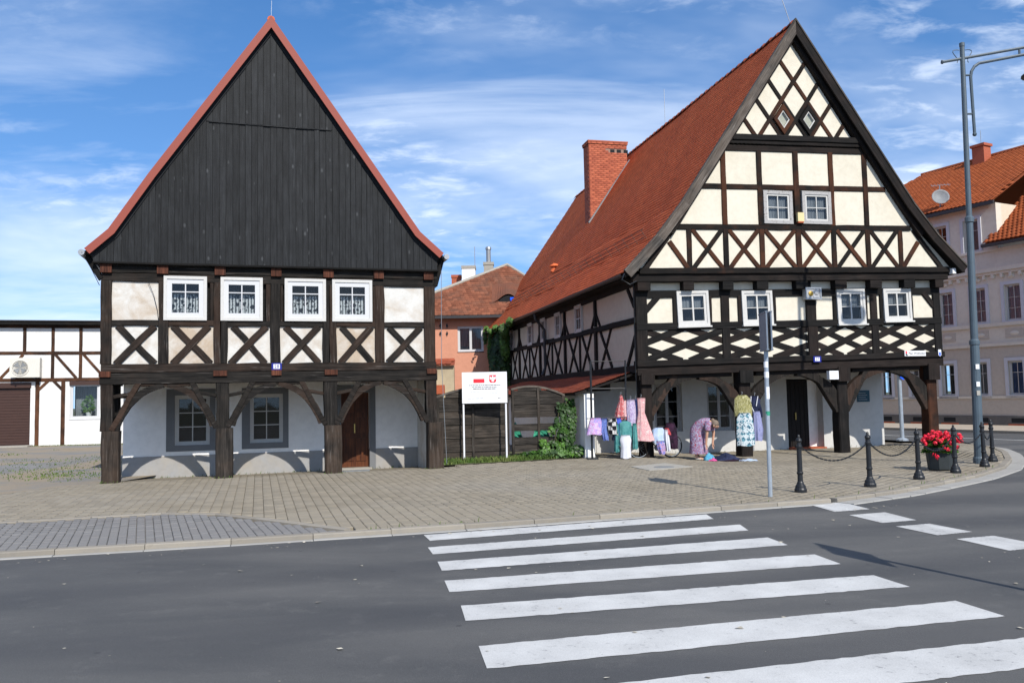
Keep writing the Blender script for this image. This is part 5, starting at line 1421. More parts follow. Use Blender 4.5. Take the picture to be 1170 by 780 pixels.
for (wl, z0, z1, cu) in ((GWN, 1.40, 2.92, None), (FWN, 4.74, 6.36, 'blind'), (AWN, 8.12, 9.62, None)):
    for i, (a, b) in enumerate(wl):
        frame_boxes(MB(), a - .15, b + .15, z0 - .15, z1 + .15, -0.05, 0.02, 0.148).build('window_surround', 'town_frame', TH)
        c_ = cu if cu and i != 3 else ('blue_curtain' if (cu is None and i == 2) else 'curtain' if cu is None and i % 2 else None)
        window(TH, a, b, z0, z1, 0.10, cas=0.04, sash=0.04, cols=2, rows=(0.33, 0.66) if cu else (0.68,), fm='white_old', depth=0.07, curtain=c_, ccover=(0, 1), sill=False, back=0.5)
for a, b in FWN:
    MB().box(a - .05, b + .05, -0.03, 0.0, 3.98, 4.36).build('relief_panel', 'pl_town_lo', TH)
    MB().ball(((a + b) / 2, -0.03, 4.17), 0.12, 8, 5, (1.8, .3, .8)).build('relief', 'pl_town', TH)
    MB().ball(((a + b) / 2, -0.03, 6.72), 0.11, 8, 5, (1.6, .4, .8)).build('relief', 'pl_town', TH)
for a, b in GWN:
    MB().box(a + .05, b - .05, -0.07, -0.055, 0.16, 0.36).build('cellar_window', 'dark_in', TH)
    MB().box(a - .1, b + .1, -0.075, -0.05, -0.05, 0.10).build('brick_course', 'terracotta', TH)
EZ = 10.22
tr = MB().add([(-9, -0.35, EZ), (2.75, -0.35, EZ), (2.75, 4.6, 13.1), (2.75, 6.3, 14.15), (-5.6, 6.3, 14.15), (-9, 3, 12.2), (12, 6.3, 14.15), (12, -0.4, 8.3), (2.3, -0.4, 8.3), (2.75, 2.0, 10.4), (12, 12, 8.3), (-9, 12, 8.3)],
              [(0, 1, 2, 3, 4, 5), (8, 7, 6, 3), (4, 3, 6, 10, 11)]).build('roof', 'tiles_town', TH)
tile_field('tiles', tr, (-9, -0.38, EZ + .02), (11.78, 0, 0), (0, 6.68, 3.92), 'tiles_town', w=0.21, e=0.24, t=0.018, kind='pan', left=(0, .30))
tile_field('tiles', tr, (2.25, -0.45, 8.30), (9.75, 0, 0), (0, 6.75, 5.85), 'tiles_town', w=0.21, e=0.24, t=0.018, kind='pan', left=(0, .055))
MB().box(-9, 2.85, -0.48, -0.36, EZ - .14, EZ + .02).build('gutter', 'gutter', TH)
MB().box(2.2, 12, -0.55, -0.42, 8.14, 8.28).build('gutter', 'gutter', TH)
MB().tube([(-5.6, 6.3, 14.2), (12, 6.3, 14.2)], 0.12, 7).build('ridge_cap', 'tiles_town', tr)
ck = MB().box(-1.95, -1.28, 5.5, 6.1, 13.2, 14.72).build('chimney', 'brick', tr)
MB().box(-2.02, -1.21, 5.43, 6.17, 14.66, 14.80).build('cap', 'brick', ck)
MB().tube([(-1.6, 5.8, 14.7), (-1.6, 5.8, 15.6)], .015, 5).build('aerial', 'zinc', ck)
for a in (0.7,): MB().add([(a, 0.75, 10.93), (a + .55, 0.75, 10.93), (a + .55, 1.45, 11.36), (a, 1.45, 11.36)], [(0, 1, 2, 3)]).build('roof_window', 'glass', tr)
# satellite dish with aerial on the roof
DS = empty('satellite_dish'); 
q = Vector((21.07, 40, 0)) + Matrix.Rotation(R(-63), 3, 'Z') @ Vector((-0.15, 0.1, 10.35)); DS.location = q
tag(DS, 'grey satellite dish with small aerial on the orange townhouse roof', 'satellite dish')
MB().tube([(0, 0, 0), (0, 0, 0.75), (0.02, 0, 1.35)], 0.025, 6).build('mast', 'zinc', DS)
prof = [(0.02, 0.0), (0.18, 0.02), (0.33, 0.07), (0.40, 0.115), (0.39, 0.125), (0.32, .09), (.18, .04), (.02, .02)]
MB().lathe(prof, 20).build('dish', 'lead', DS, (-0.05, -0.12, 0.68), (R(72), 0, R(-14)), smooth=True)
MB().tube([(-0.05, -0.15, 0.32), (0.2, -0.5, 0.50)], 0.012, 5).build('feed_arm', 'zinc', DS)
ae = MB(); ae.tube([(-.4, 0, 1.3), (.55, 0, 1.36)], .012, 5)
for k in range(6): ae.tube([(-.35 + k * .16, -.1, 1.31 + k * .01 - .09), (-.35 + k * .16, .1, 1.31 + k * .01 + .09)], .009, 4)
ae.build('aerial', 'zinc', DS)
# ------------------------------------------------------------------ wooden fence between the houses
def fence_panel(x0, x1, y0, y1, zb, ztop, label, gaps=()):
    L = math.hypot(x1 - x0, y1 - y0); a = math.atan2(y1 - y0, x1 - x0)
    t = empty('fence_panel', (x0, y0, 0), a); tag(t, label, 'fence', 'wooden fence panels between the houses')
    H = 0.185; z = zb; i = 0
    while z < ztop(0.5) - 0.05:
        # board clipped by the arched top
        us = [L * k / 16 for k in range(17)]
        ok = [u for u in us if ztop(u / L) > z + 0.06]
        if len(ok) >= 2 and i not in gaps:
            u0, u1 = ok[0], ok[-1]
            n = 9; mb = MB(); y = -0.012 if i % 2 else 0.012; tl = random.uniform(-0.012, 0.012)
            for k in range(n):
                u = u0 + (u1 - u0) * k / (n - 1); top = min(z + H - 0.012, ztop(u / L) - 0.02)
                for yy in (-0.011, 0.011):
                    mb.v += [(u - L / 2, yy, z - 0.022 + tl * (u / L - .5)), (u - L / 2, yy, max(top, z + .03) + tl * (u / L - .5) + random.uniform(-.003, .003))]
            for k in range(n - 1):
                b = k * 4; c = b + 4
                mb.f += [(b, c, c + 1, b + 1), (b + 2, b + 3, c + 3, c + 2), (b + 1, c + 1, c + 3, b + 3), (b, b + 2, c + 2, c)]
            mb.f += [(0, 1, 3, 2), (4 * n - 4, 4 * n - 2, 4 * n - 1, 4 * n - 3)]
            mb.build('board', 'fence', t, (L / 2, y, 0))
        z += H; i += 1
    for u in (0.04, L * 0.5, L - 0.04):
        zt = ztop(min(1, max(0, u / L))) - 0.01
        beam(t, 'upright', (u, -0.035 if 0.1 < u < L - .1 else 0.0, 0.0), (u, -0.035 if 0.1 < u < L - .1 else 0.0, zt), 0.07, 0.03 if 0.1 < u < L - .1 else 0.08, 'fence')
    mb = MB(); n = 13
    for k in range(n):
        u = L * k / (n - 1); zz = ztop(k / (n - 1))
        mb.v += [(u, -.04, zz - .03), (u, .04, zz - .03), (u, .04, zz + .025), (u, -.04, zz + .025)]
    mb.f = [(4 * k + j, 4 * k + (j + 1) % 4, 4 * k + 4 + (j + 1) % 4, 4 * k + 4 + j) for k in range(n - 1) for j in range(4)] + [(3, 2, 1, 0), tuple(4 * n - 4 + j for j in range(4))]
    mb.build('arched_cap', 'verge_grey', t)
    return t
fence_panel(-2.10, -0.13, 22.7, 23.15, 0.10, lambda s: 1.62 + 0.40 * math.sin(math.pi * (0.12 + 0.60 * s)), 'brown slatted fence panel with arched top behind the white notice board')
fence_panel(-0.06, 1.45, 23.2, 23.55, 0.25, lambda s: 1.60 + 0.42 * math.sin(math.pi * (0.30 + 0.58 * s)), 'brown slatted fence panel with missing boards beside the ivy', gaps=(2, 4))
# green net showing through the broken panel
nt_ = MB(); n = 12
for i in range(n + 1):
    for j in range(6):
        x = -0.05 + 1.15 * i / n; z = 0.45 + 0.55 * j / 5 * (0.5 + .5 * math.sin(i * .8 + 1)) + 0.05 * math.sin(i * 2.1 + j)
        nt_.v.append((x, 23.62 + 0.25 * x + 0.07 * math.sin(i * 1.7 + j * 2.3), z))
nt_.f = [(i * 6 + j, (i + 1) * 6 + j, (i + 1) * 6 + j + 1, i * 6 + j + 1) for i in range(n) for j in range(5)]
tag(nt_.build('garden_net', 'net', smooth=True), 'crumpled green garden net behind the gaps of the fence', 'net')

# ------------------------------------------------------------------ notice board on two posts
NB = empty('notice_board', (-0.77, 22.6, 0), R(4))
tag(NB, 'white notice board with red flag and eagle emblem on two thin posts', 'notice board')
for x in (-0.58, 0.57): MB().tube([(x, 0.03, 0.0), (x, 0.03, 2.38)], 0.026, 8).build('post', 'white', NB)
pn = MB().box(-0.61, 0.61, -0.02, 0.0, 1.58, 2.42).build('panel', 'white', NB)
MB().box(-0.30, 0.0, -0.024, -0.021, 2.13, 2.235).build('flag', 'red_print', pn)
MB().prism([(0.13, 2.335), (0.13, 2.17), (0.17, 2.13), (0.28, 2.13), (0.32, 2.17), (0.32, 2.335)], -0.024, -0.021).build('emblem_shield', 'red_print', pn)
eg = [(0.225, 2.325), (0.205, 2.30), (0.21, 2.285), (0.19, 2.27), (0.145, 2.31), (0.145, 2.22), (0.19, 2.20), (0.205, 2.21), (0.20, 2.18), (0.18, 2.165), (0.225, 2.15),
      (0.27, 2.165), (0.25, 2.18), (0.245, 2.21), (0.26, 2.20), (0.305, 2.22), (0.305, 2.31), (0.26, 2.27), (0.24, 2.285), (0.245, 2.30)]
MB().prism(eg, -0.0275, -0.0245).build('eagle', 'white', pn)
random.seed(31)
for z, x0, x1, h, m_ in ((2.055, -0.42, 0.43, 0.020, 'grey_print'), (2.005, -0.34, 0.34, 0.020, 'grey_print'), (1.955, -0.31, 0.32, 0.024, 'grey_print'), (1.885, -0.38, 0.43, 0.013, 'pale_print'), (1.835, -0.27, 0.34, 0.013, 'pale_print'),
                     (1.70, -0.46, -0.27, 0.016, 'pale_print'), (1.70, -0.24, -0.02, 0.020, 'pale_print'), (1.695, 0.36, 0.43, 0.022, 'grey_print')):
    mb = MB(); x = x0
    while x < x1:
        w = random.uniform(0.03, 0.10); mb.box(x, min(x + w, x1), -0.0235, -0.0215, z, z + h); x += w + 0.014
    mb.build('text_line', m_, pn)

# ------------------------------------------------------------------ ivy
def ivy(name, label, blobs, n, m, size=0.07, stems=()):
    """blobs: (centre, radii) ellipsoids that are filled with leaves"""
    t = empty(name, (blobs[0][0][0], blobs[0][0][1], 0)); tag(t, label, 'ivy'); ox, oy = blobs[0][0][0], blobs[0][0][1]
    V, F = [], []; tot = sum(b[1][0] * b[1][2] for b in blobs)
    for c, r in blobs:
        for _ in range(int(n * r[0] * r[2] / tot)):
            while True:
                p = Vector((random.uniform(-1, 1), random.uniform(-1, 1), random.uniform(-1, 1)))
                if p.length < 1: break
            p = p.normalized() * p.length ** 0.4
            if noise.noise((c[0] + p.x * 2.2, c[2] + p.z * 3.4, p.y * 2)) < -0.12: continue
            q = Vector((c[0] + p.x * r[0] - ox, c[1] + p.y * r[1] - oy, max(0.03, c[2] + p.z * r[2])))
            nr = Vector((p.x * .6 + random.uniform(-.6, .6), p.y - 0.6 + random.uniform(-.6, .6), p.z * .5 + random.uniform(-.2, .8))).normalized()
            a = nr.cross(Vector((random.uniform(-1, 1), random.uniform(-1, 1), random.uniform(-1, 1)))).normalized(); b = nr.cross(a); s = size * random.uniform(.6, 1.3); k = len(V)
            V += [tuple(q - a * s * .9), tuple(q - b * s * .55 + nr * s * .12), tuple(q + a * s), tuple(q + b * s * .55 + nr * s * .12)]; F.append((k, k + 1, k + 2, k + 3))
    np_mesh('foliage', V, F, m, t)
    for st in stems: MB().tube([(x - ox, y - oy, z) for x, y, z in st], 0.016, 5).build('stem', 'stem', t)
    return t
random.seed(5)
ivy('ivy_bush', 'leafy green ivy climbing the right end of the fence', [((1.55, 23.42, 0.85), (0.15, 0.11, 0.84)), ((1.40, 23.40, 0.45), (0.20, 0.11, 0.44)), ((1.66, 23.46, 1.05), (0.09, 0.10, 0.60)), ((0.95, 23.22, 0.13), (0.80, 0.20, 0.11)), ((1.40, 23.39, 1.15), (0.08, 0.06, 0.40)), ((0.80, 23.28, 0.42), (0.10, 0.05, 0.14)), ((1.06, 23.33, 0.75), (0.08, 0.05, 0.14)), ((1.22, 23.36, 0.98), (0.08, 0.05, 0.18)), ((1.10, 23.30, 0.30), (0.20, 0.08, 0.20)), ((1.75, 23.3, 0.2), (0.2, 0.2, 0.16)), ((1.28, 23.36, 1.42), (0.05, 0.04, 0.14))], 3300, 'ivyleaf', 0.062,
    [[(1.3, 23.4, 0), (1.35, 23.4, .8), (1.5, 23.4, 1.6)], [(1.35, 23.38, 0), (1.15, 23.36, .6), (1.24, 23.36, 1.1), (1.3, 23.36, 1.5)], [(1.2, 23.35, 0.1), (.95, 23.3, .35), (.75, 23.27, .55)]])
def sw(d, u, z): p = rh_world(u, d); return (p[0], p[1], z)
ivy('ivy_creeper', 'dark ivy hanging down the far shaded corner of the red roofed house', [(sw(16.9, -0.25, 3.5), (0.45, 0.9, 1.6)), (sw(17.3, -0.35, 2.4), (0.45, 0.9, 1.7)), (sw(17.8, -0.2, 3.6), (0.5, 0.7, 1.3)), (sw(16.4, -0.2, 2.9), (0.35, 0.7, 1.3))], 9000, 'leaf_dk', 0.11, [[sw(17.6, -.2, 0), sw(17.6, -.25, 2), sw(17.2, -.3, 4.6)]])
ivy('ivy_creeper', 'bright green creeper tips over the gutter of the red roofed house', [(sw(13.6, -0.60, 5.0), (0.14, 1.3, 0.14)), (sw(15.0, -0.55, 4.75), (0.22, 0.8, 0.30)), (sw(15.4, -0.45, 4.2), (0.20, 0.4, 0.75)), (sw(16.6, -0.6, 5.0), (0.12, 0.9, 0.12)), (sw(17.6, -0.66, 4.9), (0.10, 0.5, 0.16)), (sw(17.9, -0.62, 4.5), (0.07, 0.12, 0.42)), (sw(18.6, -0.66, 5.15), (0.08, 0.9, 0.08)), (sw(19.2, -0.62, 4.8), (0.07, 0.10, 0.36)), (sw(18.3, -0.60, 4.0), (0.06, 0.10, 0.40))], 3000, 'leaf', 0.10)

# ------------------------------------------------------------------ bollards, chains, planter, posts
def make_bollard():
    t = empty('bollard')
    prof = [(0.145, 0), (0.145, 0.05), (0.125, 0.075), (0.118, 0.11), (0.085, 0.14), (0.078, 0.165), (0.064, 0.185), (0.060, 0.30), (0.075, 0.31), (0.078, 0.335), (0.062, 0.35), (0.056, 0.74), (0.070, 0.75), (0.074, 0.785), (0.058, 0.80), (0.054, 0.84), (0.062, 0.85)]
    prof = [(r_ * 0.72, z) for r_, z in prof]
    MB().lathe(prof, 16).build('shaft', 'black_iron', t, smooth=False)
    MB().lathe([(0.045, 0.851), (0.052, 0.875), (0.044, 0.905), (0.024, 0.925), (0.018, 0.935), (0.025, 0.95), (0.014, 0.972), (0.003, 0.978)], 14).build('finial', 'black_iron', t)
    return t
BOL = [(4.88, 14.35), (6.32, 14.94), (7.72, 16.03), (8.99, 17.10), (10.26, 18.30), (11.16, 19.55), (11.30, 20.15)]
BLAB = ['black iron bollard nearest the blue-grey sign pole, leftmost of the row', 'black iron bollard in the open pavement, second from the sign pole', 'black iron bollard just left of the red flower planter',
        'black iron bollard just right of the red flower planter', 'black iron bollard in front of the tall street lamp', 'black iron bollard close behind the street lamp base on its right', 'hindmost black iron bollard beside the street lamp']
bol0 = make_bollard(); bols = []
for i, (x, y) in enumerate(BOL):
    if i == 0: o = bol0
    else:
        o = bol0.copy(); COL.objects.link(o)
        for ch in bol0.children: c = ch.copy(); COL.objects.link(c); c.parent = o
    o.location = (x, y, gh(x, y)); o.rotation_euler = (random.uniform(-.02, .02), random.uniform(-.02, .02), random.uniform(0, 3))
    tag(o, BLAB[i], 'bollard', 'black bollards along the kerb'); bols.append(o)
CLAB = ['drooping black chain between the first two bollards by the sign pole', 'drooping black chain ending at the bollard left of the planter', 'black chain hanging in front of the dark flower planter', 'black chain from the planter bollard to the lamp bollard', 'short black chain behind the street lamp']
for i in range(5):
    a = Vector((*BOL[i], 0.80)); b = Vector((*BOL[i + 1], 0.80)); L = (b - a).length; n = int(L / 0.045); mb = MB()
    sag = 0.30 if i < 3 else 0.24
    for k in range(n):
        p0, p1 = a.lerp(b, k / n), a.lerp(b, (k + 1) / n)
        z0, z1 = [0.80 - sag * 4 * t * (1 - t) for t in (k / n, (k + 1) / n)]
        w = 0.014 if k % 2 else 0.007; h = 0.007 if k % 2 else 0.014
        d = (b - a).normalized(); s = Vector((-d.y, d.x, 0)) * w
        mb.hexa([(p0.x - s.x, p0.y - s.y, z0 - h), (p0.x + s.x, p0.y + s.y, z0 - h), (p0.x + s.x, p0.y + s.y, z0 + h), (p0.x - s.x, p0.y - s.y, z0 + h)],
                [(p1.x - s.x, p1.y - s.y, z1 - h), (p1.x + s.x, p1.y + s.y, z1 - h), (p1.x + s.x, p1.y + s.y, z1 + h), (p1.x - s.x, p1.y - s.y, z1 + h)])
    o = mb.build('barrier_chain', 'black_iron'); tag(o, CLAB[i], 'chain', 'chains between the bollards')

PL = empty('flower_planter', (9.02, 17.75, 0.0), R(12)); PL.scale = (0.8, 0.8, 0.84); tag(PL, 'dark octagonal planter overflowing with red geraniums', 'planter')
mb = MB(); mb.lathe([(0.27, 0.0), (0.31, 0.04), (0.36, 0.50), (0.385, 0.50), (0.385, 0.58), (0.33, 0.58), (0.32, 0.50)], 8); mb.build('pot', 'pot', PL)
MB().lathe([(0.33, 0.54), (0.01, 0.56)], 8, cap=False).build('soil', 'soil', PL)
V, F = [], []
for _ in range(900):
    t, r = random.uniform(0, 6.28), math.sqrt(random.random()); x, y = r * .44 * math.cos(t), r * .40 * math.sin(t); z = 0.50 + 0.34 * (1 - r * r) * random.uniform(.3, 1.0) - .05 * (r > .8)
    s = random.uniform(.03, .06); a = random.uniform(0, 6.28); e = random.uniform(-.5, .5); k = len(V)
    dx, dy = math.cos(a) * s, math.sin(a) * s
    V += [(x - dx, y - dy, z), (x + dy, y - dx, z + e * s), (x + dx, y + dy, z + s * .4), (x - dy, y + dx, z - e * s)]; F.append((k, k + 1, k + 2, k + 3))
np_mesh('leaves', V, F, 'leaf', PL)
V, F = [], []; fl = []
for _ in range(95):
    t, r = random.uniform(0, 6.28), math.sqrt(random.random()); x, y = r * .52 * math.cos(t), r * .46 * math.sin(t); z = 0.62 + 0.38 * (1 - r * r * .8) * random.uniform(.55, 1.0)
    if r > .85 and random.random() < .4: z -= .16
    fl.append((x, y, z))
fl += [(0.62, -.05, .78), (0.58, -.12, .70), (.66, 0.0, .83), (.6, 0, .88), (-.42, -.3, .42), (-.38, -.36, .36)]
for x, y, z in fl:
    for _ in range(20):
        d = Vector((random.gauss(0, 1), random.gauss(0, 1), random.gauss(0, 1))).normalized(); q = Vector((x, y, z)) + d * random.uniform(.025, .055)
        a = d.cross(Vector((random.uniform(-1, 1), random.uniform(-1, 1), random.uniform(-1, 1)))).normalized(); b = d.cross(a); s = .024; k = len(V)
        V += [tuple(q - a * s), tuple(q - b * s), tuple(q + a * s), tuple(q + b * s)]; F.append((k, k + 1, k + 2, k + 3))
np_mesh('blossom', V, F, 'petal', PL)

SG = empty('traffic_sign', (4.20, 13.83, 0)); tag(SG, 'traffic sign seen edge-on atop a slim galvanised pole near the kerb', 'traffic sign')
MB().tube([(0, 0, -.05), (0.01, 0, 1.5), (0.035, 0, 3.02)], 0.036, 10).build('pole', 'galv', SG)
for k, (dx, rz_) in enumerate(((-0.045, 84), (0.055, 79))):
    p_ = MB().box(-0.30, 0.30, -0.012, 0.012, 2.40, 3.03).build('sign_panel', 'sign_back', SG, (0.035 + dx, -0.02, 0), (0, 0, R(rz_)))
    MB().box(-0.31, 0.31, -0.02, 0.02, 2.395, 2.415).box(-0.31, 0.31, -0.02, 0.02, 3.015, 3.035).build('rim', 'sign_back', p_)
for z, m_ in ((2.12, 'white'), (1.95, 'white'), (1.70, 'white'), (1.60, 'white')):
    MB().tube([(0.017, 0, z), (0.018, 0, z + .10)], 0.0385, 10, cap=False).build('sticker', m_, SG)
MB().tube([(0.012, 0, 1.33), (0.012, 0, 1.40)], 0.0385, 10, cap=False).build('sticker', 'net', SG)

LM = empty('street_lamp', (10.62, 19.15, 0)); tag(LM, 'tall grey-blue street lamp with long curved double arm', 'street lamp')
k_ = 19.15 / 18.5
lean = -0.0
def lx(z): return 0.0 + 0.016 * z
MB().lathe([(0.13, 0), (0.13, 0.12), (0.105, 0.16), (0.096, 2.7), (0.112, 2.72), (0.112, 2.80), (0.082, 2.84), (0.077, 5.55), (0.100, 5.57), (0.100, 5.67), (0.062, 5.72), (0.052, 9.75), (0.060, 9.77), (0.060, 9.85), (0.02, 9.87)], 14).build('pole', 'lamp_paint', LM, (0, 0, 0), (0, R(0.9), 0))
for z, m_ in ((2.15, 'white'), (1.75, 'white'), (1.55, 'concrete')): MB().box(lx(z) - .05, lx(z) + .03, -0.106, -0.09, z, z + .11).build('sticker', m_, LM)
def arm_pts(): return None
zt = 9.42
am = MB(); am.tube([(lx(zt) - .48, 0, zt - .02), (lx(zt) + 1.5, 0, zt + .30), (lx(zt) + 2.6, 0, zt + .42)], 0.034, 8)
am.tube([(lx(zt) + .18, 0, zt - 1.75), (lx(zt) + .165, 0, zt - .40)] + [(lx(zt) + .165 + .34 * (1 - math.cos(t)), 0, zt - .40 + .36 * math.sin(t)) for t in (.4, .8, 1.2)] + [(lx(zt) + 1.5, 0, zt + .13), (lx(zt) + 2.6, 0, zt + .30)], 0.036, 8)
am.ball((lx(zt) + .18, 0, zt - 1.77), 0.05, 8, 6)
am.tube([(lx(zt) - .50, 0, zt - .02), (lx(zt) - .47, 0, zt - .02)], 0.05, 8)
for z in (zt - .35, zt - 1.28): am.tube([(lx(zt), 0, z), (lx(zt) + .17, 0, z)], 0.024, 6)
am.tube([(lx(zt) + 1.35, 0, zt + .10), (lx(zt) + 1.35, 0, zt + .27)], 0.025, 6)
am.build('arm', 'lamp_paint', LM)
sc = MB()
for s in (1, -1):
    sc.tube([(lx(zt) + s * (.07 + .16 * t + .10 * math.sin(t * 5)), 0, zt + .28 * math.cos(t * 2.2) - .02 + .14 * t) for t in [k / 10 for k in range(11)]], 0.010, 5)
sc.build('scrollwork', 'lamp_paint', LM)
hd = MB().lathe([(0.03, 0.55), (0.03, 0.42), (0.09, 0.40), (0.10, 0.28), (0.17, 0.22), (0.19, 0.13), (0.40, 0.02), (0.41, -0.01), (0.36, -0.03), (0.30, -0.02)], 18)
hd.build('lamp_head', 'black_iron', LM, (lx(zt) + 1.82, 0, zt - .36))
MB().tube([(lx(zt) + 1.82, 0, zt + .2), (lx(zt) + 1.82, 0, zt + .38)], .02, 6).build('hanger', 'lamp_paint', LM)

S2 = empty('parking_sign', (13.6, 29.3, ROAD_Z)); tag(S2, 'distant pole with a blue sign behind the right arcade arch', 'traffic sign')
p_ = gh(0, 0)
MB().tube([(0, 0, 0), (0, 0, 2.55)], 0.07, 10).build('pole', 'galv', S2)
MB().prism([(-.02, 2.20), (.10, 2.12), (.16, 2.30), (.16, 2.56), (-.02, 2.56)], -0.12, -0.10).build('sign_panel', 'blue_sign', S2)
MB().lathe([(.2, 0), (.2, .05), (.12, .1)], 10).build('base', 'galv', S2)

sl_ = MB().slab([(2.78, 20.10), (3.05, 18.95), (4.20, 19.75), (3.75, 20.92)], -0.02, 0.012).build('concrete_slab', 'concrete'); tag(sl_, 'pale concrete slab with a round lid let into the paving', 'slab')
MB().lathe([(0.24, 0.0), (0.24, 0.016), (0.20, 0.019), (0.01, 0.019)], 18).build('lid', 'lead', sl_, (3.52, 19.75, 0.0))
gd = MB().slab([(-4.30, 20.35), (-3.55, 20.58), (-3.62, 20.85), (-4.37, 20.62)], -0.03, 0.006).build('drain_grate', 'lead'); tag(gd, 'small dark metal grate in the paving by the brown door', 'grate')
# ------------------------------------------------------------------ clothes, bicycle, woman in front of the right house
def cloth_mat(name, kind, cols, scale=8.0):
    m, t, b = nodes_of(name); g = NT(t); v = g.coord('Object', (1, 1, 1), rnd=False)
    cr = g.n('ShaderNodeValToRGB'); cr.color_ramp.interpolation = 'CONSTANT' if kind in ('geo', 'plaid') else 'LINEAR'
    el = cr.color_ramp.elements
    while len(el) < len(cols): el.new(0.5)
    for i, c in enumerate(cols): el[i].position = i / (len(cols) - 1) * 0.22 + 0.39 if kind != 'geo' else i / len(cols) * 0.34 + 0.26; el[i].color = (*c, 1)
    if kind == 'dye': f = g.noise(v, scale, 4, 0.6, 1.0)
    elif kind == 'streak': f = g.noise(g.coord('Object', (9, 2, 1.6), rnd=False), scale * .8, 4, 0.6, 0.6)
    elif kind == 'geo':
        ck = g.n('ShaderNodeTexChecker'); ck.inputs['Scale'].default_value = scale; g.l(g.coord('Object', (1, 0.01, 1.0), (0, R(45), 0), rnd=False), ck.inputs['Vector']); f = g.math('ADD', g.math('MULTIPLY', ck.outputs['Fac'], 0.22), g.math('MULTIPLY', g.noise(v, scale * 1.6, 2), 0.75))
    elif kind == 'plaid':
        ck = g.n('ShaderNodeTexChecker'); ck.inputs['Scale'].default_value = scale; g.l(g.coord('Object', (1, 0.01, 1), rnd=False), ck.inputs['Vector']); f = g.math('ADD', g.math('MULTIPLY', ck.outputs['Fac'], 0.35), g.math('MULTIPLY', g.noise(v, scale * 1.5, 3), 0.6))
    else: f = g.noise(v, scale, 3)
    dk = g.n('ShaderNodeHueSaturation'); dk.inputs['Value'].default_value = 0.72; dk.inputs['Saturation'].default_value = 0.88
    g.l(f, cr.inputs[0]); g.l(cr.outputs[0], dk.inputs['Color']); g.l(dk.outputs[0], b.inputs['Base Color']); b.inputs['Roughness'].default_value = 0.9; b.inputs['Specular IOR Level'].default_value = 0.1
    return m
CM = {
 'tiedye': cloth_mat('lilac_tie_dye', 'dye', [(.35, .30, .75), (.62, .30, .70), (.70, .62, .85), (.65, .25, .60)], 7),
 'denim': cloth_mat('blue_print', 'dye', [(.05, .10, .45), (.15, .25, .65), (.10, .12, .40)], 10),
 'plaid': cloth_mat('black_white_plaid', 'plaid', [(.02, .02, .025), (.12, .12, .13), (.62, .60, .58)], 9),
 'royal': cloth_mat('royal_blue_cloth', 'dye', [(.01, .06, .55), (.015, .09, .70)], 4),
 'redpat': cloth_mat('red_floral_cloth', 'geo', [(.62, .08, .09), (.72, .50, .46), (.50, .04, .06), (.60, .10, .10)], 11),
 'lilac': cloth_mat('lilac_streaked_cloth', 'streak', [(.28, .16, .42), (.52, .42, .66), (.72, .68, .80), (.40, .22, .50)], 8),
 'pink': cloth_mat('coral_pink_print', 'dye', [(.72, .30, .30), (.80, .55, .52), (.72, .22, .26), (.82, .66, .60)], 8),
 'teal': cloth_mat('teal_blouse_cloth', 'dye', [(.04, .24, .24), (.09, .36, .34)], 6),
 'white': cloth_mat('white_cotton', 'dye', [(.72, .73, .80), (.80, .80, .86)], 4),
 'yellow': cloth_mat('olive_yellow_streaks', 'streak', [(.09, .09, .02), (.55, .50, .18), (.16, .15, .03), (.66, .62, .34)], 9),
 'tealgeo': cloth_mat('teal_white_zigzag', 'geo', [(.66, .72, .74), (.10, .30, .38), (.02, .09, .16), (.62, .70, .72)], 9),
 'navy': cloth_mat('navy_cloth', 'dye', [(.012, .018, .05), (.03, .04, .10)], 6),
 'bluelil': cloth_mat('periwinkle_cloth', 'streak', [(.18, .20, .42), (.34, .36, .60), (.24, .26, .52)], 6),
 'lightblue': cloth_mat('light_blue_cloth', 'dye', [(.40, .55, .80), (.60, .72, .88)], 5),
 'bluepink': cloth_mat('blue_pink_print', 'dye', [(.04, .12, .60), (.20, .25, .70), (.70, .35, .40), (.05, .10, .50)], 9),
 'red': cloth_mat('red_cloth', 'dye', [(.50, .02, .03), (.62, .03, .04)], 5),
 'dark': cloth_mat('black_purple_cloth', 'dye', [(.015, .010, .018), (.06, .02, .05)], 6),
 'dress': cloth_mat('purple_red_patterned_dress', 'dye', [(.40, .05, .08), (.26, .22, .46), (.60, .58, .70), (.10, .06, .20), (.55, .14, .16), (.24, .20, .42)], 12),
 'cyan': cloth_mat('turquoise_cloth', 'dye', [(.02, .30, .52), (.10, .45, .60)], 5),
 'magenta': cloth_mat('magenta_cloth', 'dye', [(.70, .02, .25), (.75, .05, .32)], 5),
}
